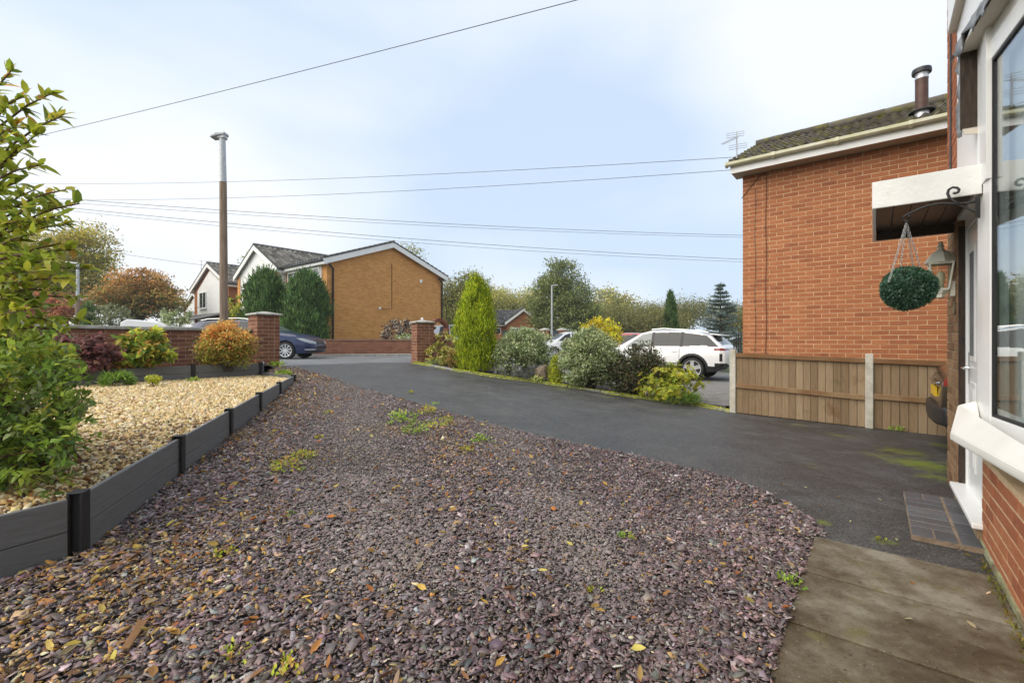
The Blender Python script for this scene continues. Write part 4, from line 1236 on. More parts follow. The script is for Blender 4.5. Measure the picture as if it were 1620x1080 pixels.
MB().lathe((lc[0], lc[1], lz + 0.005), [(0.0, 0.0), (0.02, 0.0), (0.02, 0.05), (0.03, 0.09), (0.026, 0.125), (0.01, 0.145), (0.0, 0.15)], 12).build('bulb', m_bulb, lan, smooth=True)
MB().fbox(FA, 1.165, 1.235, 0.0015, 0.03, lz - 0.06, lz + 0.06).build('back_plate', m_cream, lan)
# small oval bell plate below
mb = MB()
c_ = FA.P(1.17, 0.006, 1.52)
for k in range(16):
    a, b = 2 * math.pi * k / 16, 2 * math.pi * (k + 1) / 16
    mb.tube([c_ + np.append(FA.u * .022 * math.cos(x), .05 * math.sin(x)) for x in (a, b)], 0.007, 5)
mb.build('bell_plate', flat('aged_brass', (0.22, 0.18, 0.11), rough=.5, metal=.5), label='small oval brass ring on the brown brick pier under the lantern', cat='door fitting')

# scroll bracket
br = empty('hanging_bracket', at(1545, 320, 2.74), 'black scrolled iron bracket reaching out from the bow window frame', 'bracket')
def path(pp, y0, y1, x0=1545, x1=1428):
    return [at(x, y, y0 + (y1 - y0) * (x0 - x) / (x0 - x1)) for x, y in pp]
mb = MB()
mb.tube(path([(1547, 319), (1530, 321), (1515, 322), (1500, 322), (1485, 322), (1470, 325), (1455, 330), (1442, 336), (1432, 341), (1428, 345), (1429, 349), (1434, 351), (1439, 348), (1440, 343), (1437, 341)], 2.74, 2.98), 0.0065, 8)
mb.build('arm', m_iron, br, smooth=True)
mb = MB()
mb.tube(path([(1520, 323), (1510, 319), (1502, 313), (1499, 306), (1501, 300), (1507, 296.5), (1514, 297), (1517.5, 300), (1516, 304), (1511, 306), (1508, 305)], 2.74, 2.98), 0.0075, 8)
mb.build('scroll', m_iron, br, smooth=True)
mb = MB()
mb.beam(at(1547, 312, 2.735), at(1547, 345, 2.735), 0.025, 0.006, up=(0, 1, 0))
mb.build('wall_plate', m_iron, br)
mb = MB().tube(path([(1547, 338), (1535, 332), (1522, 326), (1512, 322)], 2.74, 2.98), 0.005, 6)
mb.build('brace', m_iron, br)
# ------------------------------------------------------------------ yellow gable house across the street
FY = Fr((-9.36, 23.0), D1, -D2)
yh = empty('brick_house', FY.P(4, -5, 0.5), 'yellow brick house with broad gable and white cladded front wing beyond the blue car', 'house')
gable_block(yh, FY, 0.0, 7.83, -10.2, 0.0, 0.3, 5.30, 6.80, m_brick_y, m_tile_g, over=0.30, verge=0.25)
FY2 = Fr((-9.36, 23.0), D2, -D1)
gable_block(yh, FY2, 4.35, 9.75, -4.0, 0.45, 0.3, 5.25, 6.86, m_upvc, m_tile_f, over=0.28, verge=0.22, wall_name='front_wing_wall')
MB().fbox(FY2, 4.33, 4.62, 0.455, 0.50, 0.3, 5.2).build('brick_strip', m_brick_y, yh)
MB().fbox(FY2, 9.45, 9.77, 0.455, 0.50, 0.3, 5.2).build('brick_strip', m_brick_y, yh)
MB().fbox(FY2, 0.45, 4.1, 0.005, 0.05, 2.9, 5.12).build('white_panel', m_upvc, yh)
window(yh, FY2, 0.55, 2.35, 0.055, 3.65, 5.05, 1, mull=2, trans=4.65)
window(yh, FY2, 2.55, 3.95, 0.055, 3.65, 5.05, 1, mull=1, trans=4.65)
window(yh, FY2, 5.0, 6.6, 0.46, 3.55, 4.85, 1, mull=2, trans=4.5)
window(yh, FY2, 7.3, 9.0, 0.46, 3.55, 4.85, 1, mull=2, trans=4.5)
for t, z1 in ((0.30, 5.0), (7.75, 5.0)):
    MB().tube([FY.P(t - .35, 0.18, 5.22), FY.P(t - .05, 0.16, 4.95), FY.P(t, 0.07, 4.72), FY.P(t, 0.07, 0.5)], 0.05, 8).build('downpipe', m_blackp, yh, smooth=0.7)
MB().fbox(FY, 6.0, 6.16, 0.0, 0.05, 4.82, 5.02).build('vent', m_upvc, yh)
MB().tube([FY.P(3.95, 0.012, 5.7), FY.P(3.95, 0.012, 3.1), FY.P(3.2, 0.012, 3.1)], 0.016, 4).build('cable', m_cablew, yh)
MB().fbox(FY, 3.08, 3.2, 0.0, 0.05, 3.05, 3.17).build('junction_box', m_upvc, yh)

h2 = empty('brick_house', (-22, 36, 0.5), 'white gabled house with one upstairs window, left of the lamp column', 'house')
FH = Fr((-19.8, 31.8), D2, -D1)
gable_block(h2, FH, 0.0, 6.9, -7.5, 0.0, 0.4, 5.25, 6.98, m_brick_far, m_tile_f, over=0.3, verge=0.25)
MB().poly([FH.P(0.5, 0.01, 2.6), FH.P(6.0, 0.01, 2.6), FH.P(6.0, 0.01, 5.15), FH.P(3.45, 0.01, 6.5), FH.P(0.5, 0.01, 5.15)], np.append(FH.n * 0.06, 0)).build('white_cladding', m_upvc, h2)
window(h2, FH, 4.0, 5.4, 0.075, 3.75, 5.0, 1, mull=1)
g2 = MB().fbox(FH, -1.2, 7.2, 0.1, 3.2, 0.4, 2.25).build('garage_wall', m_brick_far, h2)
MB().poly([FH.P(-1.5, 3.5, 2.35), FH.P(7.4, 3.5, 2.35), FH.P(7.4, 0.06, 3.25), FH.P(-1.5, 0.06, 3.25)], (0, 0, 0.08)).build('garage_roof', m_ridge, h2)
MB().fbox(FH, -1.5, 7.4, 3.5, 3.54, 2.1, 2.38).build('garage_fascia', m_upvc, h2)
MB().fbox(FH, 4.2, 6.7, 3.2, 3.23, 0.45, 2.0).build('garage_door', m_upvc, h2)
q = FH.P(6.7, -0.4, 5.7)
MB().tube([q + (0, 0, -.3), q + (0, 0, 2.0), q + (0.03, 0, 2.0)], 0.02, 6).tube([q + (-.25, 0, 2.02), q + (1.1, -.2, 1.92)], 0.018, 5).build('aerial', m_galv, h2)

h3 = empty('brick_house', (-35, 50, 0.6), 'small far house with grey tiled roof behind the orange autumn tree', 'house')
F3 = Fr((-31.3, 46.5), D2, -D1)
gable_block(h3, F3, 0.0, 6.4, -8.0, 0.0, 0.4, 4.7, 6.4, m_brick_far, m_tile_f, over=0.3, verge=0.25)
MB().poly([F3.P(0.5, 0.01, 2.6), F3.P(5.9, 0.01, 2.6), F3.P(5.9, 0.01, 4.6), F3.P(3.2, 0.01, 5.9), F3.P(0.5, 0.01, 4.6)], np.append(F3.n * 0.06, 0)).build('cladding', m_upvc, h3)
window(h3, F3, 2.4, 4.2, 0.075, 3.2, 4.5, 1, mull=1)

# bungalow in the distance
bg = empty('bungalow', (1.1, 47, 0.5), 'far red brick bungalow with white garage door and dark tiled roof', 'bungalow')
FB = Fr((xat(828, 45), 45.0), (0.985, 0.17), (0.17, -0.985))
gable_block(bg, FB, -1.65, 1.65, -5.0, 0.0, 0.3, 3.05, 4.45, m_brick_far, m_tile_g, over=0.22, verge=0.2)
FB2 = Fr((xat(828, 45), 45.0), (-0.17, 0.985), (0.985, 0.17))
gable_block(bg, FB2, 0.9, 7.0, -7.6, 3.5, 0.3, 2.95, 4.42, m_brick_far, m_tile_g, over=0.3, verge=0.2, wall_name='main_wall')
MB().fbox(FB, -1.35, 1.2, 0.01, 0.06, 0.4, 2.62).build('garage_door', m_upvc, bg)
window(bg, FB, -3.6, -2.1, -0.88, 1.4, 2.6, 1, mull=1)
# low wall and pillars before it
fwl = empty('front_wall', (1, 38, 0.6), 'far low brick wall with two capped pillars before the bungalow', 'wall')
for (a, b) in ((692, 852), (872, 905)):
    p, q = at(a, 540, 37.5), at(b, 540, 37.5)
    MB().obox((p[0], 37.5, 0.3), (q[0] - p[0], 0, 0), (0, 0.22, 0), (0, 0, 1.6)).build('wall', m_brick_far, fwl)
for a in (862, 890):
    p = at(a, 540, 37.3)
    MB().obox((p[0] - .32, 37.2, 0.3), (.64, 0, 0), (0, .64, 0), (0, 0, 1.85)).build('pillar', m_brick_far, fwl)
    MB().lathe((p[0], 37.5, 2.15), [(0.5, 0), (0.5, .07), (0.06, .22), (0, .22)], 4).build('cap', m_coping, fwl)
for (a, b) in ((795, 808), (874, 884)):
    p, q = at(a, 540, 37.3), at(b, 540, 37.3)
    MB().obox((p[0], 37.3, 1.1), (q[0] - p[0], 0, 0), (0, .05, 0), (0, 0, 1.05)).build('gate_panel', flat('slate_blue_gate', (0.05, 0.06, 0.08), rough=.6), fwl)

# low brick wall across the street
lw = empty('low_wall', (-5.5, 20.6, 0.6), 'long low red brick wall below the yellow gable, across the street', 'wall')
lwp = [(-17.0, 19.55), (-9.2, 20.2), (-4.55, 20.85), (-1.4, 24.0), (2.5, 32)]
for a, b in zip(lwp[:-1], lwp[1:]):
    a, b = np.array(a), np.array(b)
    d = (b - a) / np.linalg.norm(b - a); n = np.array([-d[1], d[0]]); z = 0.3
    MB().obox((*a, z), (*(b - a), 0), (*(n * .22), 0), (0, 0, 1.30 - z)).build('wall', m_brick_low, lw)
    MB().obox((*(a - n * .03), 1.302), (*(b - a), 0), (*(n * .28), 0), (0, 0, 0.05)).build('coping', flat('red_brown_coping', (0.24, 0.14, 0.10), v=.3, scale=5, rough=.9), lw)

# round brick ring ornament
rg = empty('brick_ring', at(694, 575, 14.6), 'round ring of red bricks on a plinth behind the finialled gate pillar', 'garden ornament')
rc = at(694, 521, 14.6)
for k in range(18):
    a = 2 * math.pi * k / 18
    c = rc + np.array([0.30 * math.cos(a) * 0.75, 0.30 * math.cos(a) * 0.66, 0.30 * math.sin(a)])
    dx = np.array([math.cos(a) * 0.75, math.cos(a) * 0.66, math.sin(a)]); dy = np.array([-0.66, 0.75, 0]); dz = np.cross(dx, dy)
    MB().obox(c - dx * .055 - dy * .1 - dz * .047, dx * .11, dy * .2, dz * .094).build('brick', m_brick_w, rg, bevel=.006)
MB().obox((rc[0] - .3, 14.3, 0.4), (.75, .66, 0), (-.15, .17, 0), (0, 0, rc[2] - .36 - .4)).build('plinth', m_brick_low, rg)

# ------------------------------------------------------------------ iron gate beside the neighbour's house
ig = empty('iron_gate', (4.5, 9.6, 0), 'black iron railing gate between the white car and the brick house corner', 'gate')
ga, gb = np.array([xat(1161, 9.8), 9.8]), np.array([xat(1184, 9.3), 9.3])
for k in range(7):
    p = ga + (gb - ga) * k / 6
    ztop = 1.28 + 0.14 * math.sin(math.pi * k / 6)
    MB().tube([(p[0], p[1], -0.05), (p[0], p[1], ztop), (p[0], p[1], ztop + 0.07)], [0.011, 0.011, 0.001], 6).build('bar', m_iron, ig)
for z in (0.1, 0.75, 1.2):
    MB().beam((*ga, z), (*gb, z), 0.012, 0.03).build('rail', m_iron, ig)

# ------------------------------------------------------------------ lamp columns
def lamp_main():
    Y = 10.3
    x = xat(353, Y)
    z0 = 0.68
    e = empty('street_lamp', (x, Y, z0), 'tall lamp column, brown below and grey sleeve above, behind the orange shrub', 'street lamp')
    zj = CAMZ + (540 - 288) / FOC * Y
    ztp = CAMZ + (540 - 219) / FOC * Y
    MB().tube([(x + .03, Y, z0 - .3), (x + .015, Y, 2.5), (x, Y, zj)], [0.092, 0.084, 0.074], 8).build('column', m_polew, e, smooth=0.5)
    MB().tube([(x, Y, zj), (x - .02, Y, ztp)], [0.071, 0.066], 16).build('sleeve', m_galv, e, smooth=0.7)
    mb = MB()
    mb.box((x - .02, Y, ztp + 0.03), (0.17, 0.15, 0.10))
    mb.build('bracket', m_galv, e, bevel=.015)
    mb = MB()
    o = np.array([x - .02, Y, ztp])
    mb.poly([o + (0.10, -.09, .06), o + (-.10, -.11, .03), o + (-.22, -.10, -.02), o + (-.22, .10, -.02), o + (-.10, .11, .03), o + (.10, .09, .06)], (0, 0, 0.06))
    ln = mb.build('lantern_head', m_galv, e, bevel=.012)
    MB().box(o + (-.13, 0, -.002), (0.13, 0.14, 0.02)).build('lens', flat('lamp_lens', (0.30, 0.29, 0.25), rough=.3), ln)
    MB().lathe(o + (-.13, 0, .07), [(0.035, 0), (0.035, .05), (0.0, .06)], 10).build('photocell', m_galv, ln)
lamp_main()
def lamp_far(px, Y, ytop, label, m_low, arm):
    x = xat(px, Y); zt2 = CAMZ + (540 - ytop) / FOC * Y
    e = empty('street_lamp', (x, Y, 0.6), label, 'street lamp')
    zm = 0.6 + (zt2 - 0.6) * (0.62 if m_low is not m_galv else .3)
    MB().tube([(x, Y, 0.4), (x, Y, zm)], [0.11, 0.095], 8).build('column', m_low, e, smooth=.6)
    MB().tube([(x, Y, zm), (x, Y, zt2)], [0.075, 0.06], 8).build('sleeve', m_galv, e, smooth=.6)
    MB().beam((x + .06 * np.sign(-arm), Y, zt2), (x + arm, Y, zt2 + .06), 0.16, 0.09).build('lantern_head', m_galv, e, bevel=.02)
lamp_far(123, 24, 417, 'far lamp column with grey top in front of the tall yellowing tree', m_polew, -0.6)
lamp_far(873, 36, 452, 'slim grey lamp column before the big round tree', m_galv, 0.45)

# ------------------------------------------------------------------ overhead cables
def cable(p, q, sag, r, label):
    p, q = np.array(p), np.array(q)
    pts = [p + (q - p) * k / 40 - np.array([0, 0, 4 * sag * (k / 40) * (1 - k / 40)]) for k in range(41)]
    MB().tube(pts, r, 5).build('overhead_cable', m_cable, label=label, cat='cable')
cable(at(-60, 243, 14), at(960, -12, 7.0), 0.06, 0.0065, 'single overhead cable rising steeply across the top of the sky')
pole_p = lambda y: at(40, y, 17.0)
cable(at(-40, 288.5, 17), at(1158, 249, 8.6), 0.22, 0.005, 'upper overhead cable ending at the gutter corner of the brick house')
cable(at(-40, 313.5, 17), at(1157, 269, 8.6), 0.26, 0.005, 'lower overhead cable ending under the gutter of the brick house')
cable(at(-40, 303, 19), at(1260, 374, 26), 0.32, 0.011, 'upper of the two close cables that slope down to the right')
cable(at(-40, 309, 19), at(1260, 377, 26), 0.32, 0.008, 'lower of the two close cables that slope down to the right')
cable(at(-40, 313, 19.5), at(1260, 413.5, 26), 0.36, 0.011, 'upper of the lowest cable pair running over the yellow gable')
cable(at(-40, 317, 19.5), at(1260, 417, 26), 0.42, 0.008, 'lowest overhead cable running over the yellow gable')
cable(at(100, 386, 40), at(335, 421, 38), 0.1, 0.016, 'short far cable leading to the white gabled house')

# white caravan behind the garden wall
cv = empty('caravan', at(228, 545, 21), 'white caravan roof showing above the garden wall under the autumn tree', 'caravan')
FC = Fr(at(228, 540, 21)[:2], (0.97, 0.24), (0.24, -0.97))
prof = [(-1.0, 0.9), (-1.0, 1.75), (-0.93, 2.12), (-0.7, 2.28), (0.55, 2.14), (0.86, 2.0), (0.98, 1.7), (1.0, 0.9)]
MB().poly([FC.P(a, 0, b) for a, b in prof], np.append(-FC.n * 3.5, 0)).build('body', m_upvc, cv, bevel=.05, seg=2)
MB().fbox(FC, -0.65, 0.65, 0.0, 0.02, 1.5, 1.93).build('window', m_cglass, cv)
for k in (-.6, .6):
    MB().lathe(FC.P(k, -1.2, 0.88), [(0.28, -.1), (0.3, -.05), (0.3, .05), (0.28, .1)], 16, axis=np.append(FC.u, 0)).build('wheel', m_rubber, cv)
# ------------------------------------------------------------------ cars (lofted bodies)
def car(name, label, pos, heading, spec, paint, detail=1.0):
    """pos: ground point under the car centre; heading: plan unit vector of the nose"""
    h = np.array(heading, float); h /= np.linalg.norm(h)
    left = np.array([-h[1], h[0]])
    pos = np.array(pos, float)
    def W(x, y, z):
        p = pos[:2] + h * x + left * y
        return np.array([p[0], p[1], pos[2] + z])
    e = empty(name, pos, label, 'car')
    L = spec['L']
    tab = lambda k, x: np.interp(x, [p[0] for p in spec[k]], [p[1] for p in spec[k]])
    n = int(330 * detail)
    u = np.linspace(0, 1, n)
    xs = -L / 2 + L * (0.5 - 0.5 * np.cos(math.pi * u)) * 0.25 + L * u * 0.75
    NS, NG, NR = (44, 26, 12) if detail > .8 else (24, 16, 8)
    def section(x):
        zt, zb, zl, w = tab('top', x), tab('bot', x), tab('belt', x), tab('wid', x)
        zs = min(zl, zt - 0.035)
        pts = [(0.0, zb), (0.45 * w, zb), (0.86 * w, zb + 0.01)]
        for k in range(NS + 1):
            f = k / NS
            z = zb + 0.03 + (zs - zb - 0.03) * f
            bulge = 0.945 + 0.055 * math.sin(math.pi * min(1.0, 0.12 + 0.78 * f)) - (0.015 if f < .12 else 0)
            pts.append((w * bulge, z))
        ys = pts[-1][0]
        ze = max(zt - 0.045, zs + 0.004)
        tum = spec.get('tumble', 0.36)
        for k in range(1, NG + 1):
            f = k / NG
            z = zs + (ze - zs) * f
            pts.append((ys - 0.015 * min(1, f * 4) - tum * (z - zs) * (0.75 + 0.25 * f), z))
        ye = pts[-1][0]
        for k in range(1, NR + 1):
            f = k / NR
            a = f * math.pi / 2
            pts.append((ye * (1 - f) if f < 1 else 0.0, ze + (zt - ze) * (math.sin(min(a * 1.15, math.pi / 2)))))
        return pts
    S = [section(x) for x in xs]
    m = len(S[0])
    J_side1 = 3 + NS
    J_gr1 = J_side1 + NG
    V = []
    for x, s in zip(xs, S):
        V += [(x, y, z) for y, z in s] + [(x, -y, z) for y, z in s[1:-1]][::-1]
    ring = 2 * m - 2
    V = np.array(V)
    I, J = np.meshgrid(np.arange(n - 1), np.arange(ring), indexing='ij')
    I, J = I.ravel(), J.ravel()
    J2 = (J + 1) % ring
    Q = np.stack([I * ring + J, I * ring + J2, (I + 1) * ring + J2, (I + 1) * ring + J], 1)
    c = V[Q].mean(1)
    jj = np.where(J < m - 1, J, ring - 1 - J)
    x, ya, z = c[:, 0], np.abs(c[:, 1]), c[:, 2]
    wheels = spec['wheels']; R = spec['R']; RA = spec.get('RA', R + 0.055)
    names = ['body']
    cls = np.zeros(len(Q), int)
    side = (c[:, 1] > 0)
    def assign(mask, nm, both=True):
        for sg in ((True, False) if both else (None,)):
            mk = mask if sg is None else mask & (side == sg)
            if mk.any():
                names.append(nm); cls[mk] = len(names) - 1
    low = (jj < J_side1) & (ya > 0.35)
    dw = np.min([np.hypot(x - wx, z - R) for wx in wheels], 0)
    if 'clad' in spec: assign(low & ((z < spec['clad']) | (dw < RA + 0.075)), 'cladding')
    for nm, poly in spec['side']:
        assign((jj >= J_side1 - 1) & (jj < J_gr1) & inpoly(x, z, poly), nm)
    for nm, (a, b) in spec['screens']:
        assign((jj >= J_gr1 - 3) & (x > a) & (x < b) & (ya < 0.62) & (z > spec['glassmin']), nm, False)
    for nm, fn in spec.get('extra', []):
        assign(fn(x, ya, z), nm, nm not in ('grille', 'rear_bumper', 'bumper_vent'))
    cls[low & (dw < RA)] = -1
    Vw = np.concatenate([pos[:2] + V[:, :1] * h + V[:, 1:2] * left, pos[2] + V[:, 2:3]], 1)
    # outward orientation
    k0 = np.argmax((jj == J_side1 - 6) & side & (np.abs(x) < 0.1))
    q0 = Vw[Q[k0]]
    if np.dot(np.cross(q0[1] - q0[0], q0[3] - q0[0])[:2], left) < 0: Q = Q[:, ::-1]
    caps = [list(range(ring)), list(range((n - 1) * ring, n * ring))]
    body = None
    for ci_, nm in enumerate(names):
        F = Q[cls == ci_]
        if len(F) == 0: continue
        idx, inv = np.unique(F, return_inverse=True)
        inv = inv.reshape(F.shape)
        me = np_mesh(nm, Vw[idx], inv, smooth=True)
        bm = bmesh.new(); bm.from_mesh(me)
        bmesh.ops.remove_doubles(bm, verts=bm.verts, dist=0.0008)
        bmesh.ops.dissolve_degenerate(bm, edges=bm.edges, dist=0.0005)
        bm.to_mesh(me); bm.free()
        me.polygons.foreach_set('use_smooth', np.ones(len(me.polygons), dtype=bool))
        me.set_sharp_from_angle(angle=0.7)
        o = put(nm, me, paint if nm == 'body' else spec['mats'].get(nm, m_cglass), e)
        if nm == 'body': body = o
    for cp, sg in zip(caps, (-1, 1)):
        MB().add([Vw[i] for i in cp], [tuple(range(ring))]).build('end_panel', m_blackp if sg > 0 else paint, body)
    # underside / arch liners
    mb = MB()
    for wx in wheels:
        V2 = []
        for s in (-1, 1):
            for k in range(13):
                a = math.pi * (k / 12)
                V2.append(W(wx + RA * 1.02 * math.cos(a), s * spec['hw'] * 0.93, R + RA * 1.02 * math.sin(a)))
                V2.append(W(wx + RA * 1.02 * math.cos(a), s * spec['hw'] * 0.45, R + RA * 1.02 * math.sin(a)))
        for s in range(2):
            for k in range(12):
                a = s * 26 + k * 2
                mb.add([V2[a], V2[a + 1], V2[a + 3], V2[a + 2]], [(0, 1, 2, 3)])
            mb.add([V2[s * 26 + 2 * k + 1] for k in range(13)], [tuple(range(13))])
    mb.build('arch_liner', m_blackp, e)
    for wx in wheels:
        for s in (-1, 1):
            yo = s * (spec['hw'] - 0.125)
            c = W(wx, yo, R); ax = np.append(left * s, 0)
            ty = MB().lathe(c, [(R - 0.10, -0.10), (R - 0.02, -0.105), (R, -0.08), (R, 0.07), (R - 0.015, 0.098), (R - 0.085, 0.108), (R - 0.09, 0.06), (0.12, 0.03)], 40, axis=ax).build('wheel', m_rubber, e, smooth=0.7)
            rim = MB()
            rr = R - 0.088
            rim.lathe(c, [(rr, 0.06), (rr, 0.103), (rr - 0.022, 0.10), (rr - 0.03, 0.06)], 40, axis=ax, cap=False)
            rim.lathe(c, [(0.055, 0.06), (0.055, 0.085), (0.0, 0.088)], 16, axis=ax)
            x_ = np.append(h, 0); z_ = np.array([0, 0, 1.0])
            ns = spec.get('spokes', 5)
            for k in range(ns):
                base = 2 * math.pi * k / ns + 0.3
                for dd in spec.get('split', (0,)):
                    a = base + dd
                    d = x_ * math.cos(a) + z_ * math.sin(a); t = -x_ * math.sin(a) + z_ * math.cos(a)
                    w0, w1 = spec.get('spw', (0.028, 0.022))
                    p0, p1 = c + d * 0.04 + ax * 0.068, c + d * (rr - 0.012) + ax * 0.078
                    rim.add([p0 - t * w0, p0 + t * w0, p1 + t * w1, p1 - t * w1, p0 - t * w0 + ax * .02, p0 + t * w0 + ax * .02, p1 + t * w1 + ax * .016, p1 - t * w1 + ax * .016],
                            [(0, 1, 2, 3), (7, 6, 5, 4), (0, 4, 5, 1), (1, 5, 6, 2), (2, 6, 7, 3), (3, 7, 4, 0)])
            rim.build('rim', m_alloy, ty)
            if spec.get('disc', True):
                MB().lathe(c, [(0.0, 0.035), (rr - 0.01, 0.04), (rr - .01, 0.045), (0.0, 0.05)], 24, axis=ax).build('brake', m_alloyd, ty)
    # mirrors
    for s in (-1, 1):
        mx, my, mz = spec['mirror']
        a = W(mx, s * my, mz)
        mbm = MB()
        mbm.obox(a - np.append(h * .06, 0) - np.append(left * s * .0, .06), np.append(h * .12, 0), np.append(left * s * .20, 0), (0, 0, .14))
        mbm.build('mirror', paint if spec.get('mirpaint', True) else m_blackp, e, bevel=.03, seg=3, smooth=0.8)
    for fn in spec.get('more', []): fn(e, W, h, left)
    return e

# ---- dark blue estate on the street
blue = dict(L=4.77, hw=0.915, R=0.325, wheels=(-1.40, 1.42), RA=0.375, spokes=10, spw=(0.016, 0.022), mirror=(0.72, 0.86, 0.98), glassmin=0.9, tumble=0.40,
    top=[(-2.385, 0.56), (-2.36, 0.86), (-2.30, 0.98), (-2.20, 1.07), (-1.92, 1.36), (-1.75, 1.42), (-1.2, 1.455), (-0.4, 1.475), (0.1, 1.455), (0.38, 1.40), (1.02, 1.075), (1.12, 1.035), (1.6, 0.965), (1.95, 0.89), (2.2, 0.78), (2.33, 0.66), (2.385, 0.50)],
    bot=[(-2.385, 0.42), (-2.25, 0.28), (-1.9, 0.20), (1.9, 0.19), (2.25, 0.22), (2.385, 0.36)],
    belt=[(-2.385, 0.93), (-1.0, 0.945), (1.05, 0.915), (2.0, 0.80), (2.385, 0.6)],
    wid=[(-2.385, 0.60), (-2.33, 0.74), (-2.2, 0.83), (-1.8, 0.89), (-1.0, 0.915), (1.2, 0.915), (1.8, 0.895), (2.1, 0.83), (2.28, 0.70), (2.385, 0.50)],
    side=[('door_glass', [(0.12, 0.96), (0.98, 0.95), (0.42, 1.31), (0.12, 1.37)]), ('rear_door_glass', [(-0.85, 0.97), (0.04, 0.965), (0.04, 1.375), (-0.85, 1.385)]), ('quarter_glass', [(-1.78, 1.02), (-0.93, 0.98), (-0.93, 1.385), (-1.55, 1.35)])],
    screens=[('windscreen', (0.36, 1.04)), ('tailgate_glass', (-2.18, -1.85))],
    extra=[('headlight', lambda x, y, z: (y > 0.40) & inpoly(x, z, [(1.80, .785), (2.06, .765), (2.24, .70), (2.40, .60), (2.40, .56), (2.2, .60), (2.0, .68)])),
           ('grille', lambda x, y, z: (x > 2.2) & (y < 0.42) & (0.52 < z) & (z < 0.72)),
           ('fog_trim', lambda x, y, z: (x > 2.1) & (y > 0.4) & (0.33 < z) & (z < 0.385)),
           ('bumper_vent', lambda x, y, z: (x > 2.15) & (0.24 < z) & (z < 0.32)),
           ('tail_light', lambda x, y, z: (x < -2.1) & (y > 0.4) & (0.78 < z) & (z < 0.93)),
           ('sill_trim', lambda x, y, z: (-1.0 < x) & (x < 1.05) & (y > 0.7) & (0.285 < z) & (z < 0.315)),
           ('door_seam', lambda x, y, z: (y > .55) & (z > .34) & (z < .93) & ((np.abs(x - 0.08) < .0075) | (np.abs(x + .93) < .0075) | (np.abs(x - 1.0) < .0075))),
           ('window_chrome', lambda x, y, z: (-1.75 < x) & (x < 1.02) & (y > 0.6) & (0.938 < z) & (z < 0.955))],
    mats={'headlight': m_lamp, 'grille': m_blackp, 'fog_trim': m_chrome, 'bumper_vent': m_blackp, 'tail_light': m_redlamp, 'sill_trim': m_chrome, 'door_seam': m_blackp, 'window_chrome': m_chrome, 'windscreen': m_cglassl, 'door_glass': m_cglassl})
def roof_rails(e, W, h, left):
    for s in (-1, 1):
        MB().tube([W(-1.75, s * .60, 1.42), W(-1.5, s * .62, 1.475), W(-0.4, s * .645, 1.51), W(0.1, s * .63, 1.47)], 0.016, 6).build('roof_rail', m_chrome, e)
blue['more'] = [roof_rails]
bx_f = xat(508, 17.35)
car('parked_car', 'dark blue estate car with silver wheels half hidden behind the gate pillar', (bx_f - 2.40, 17.35, 0.595), (0.995, 0.03), blue, m_blue_car)

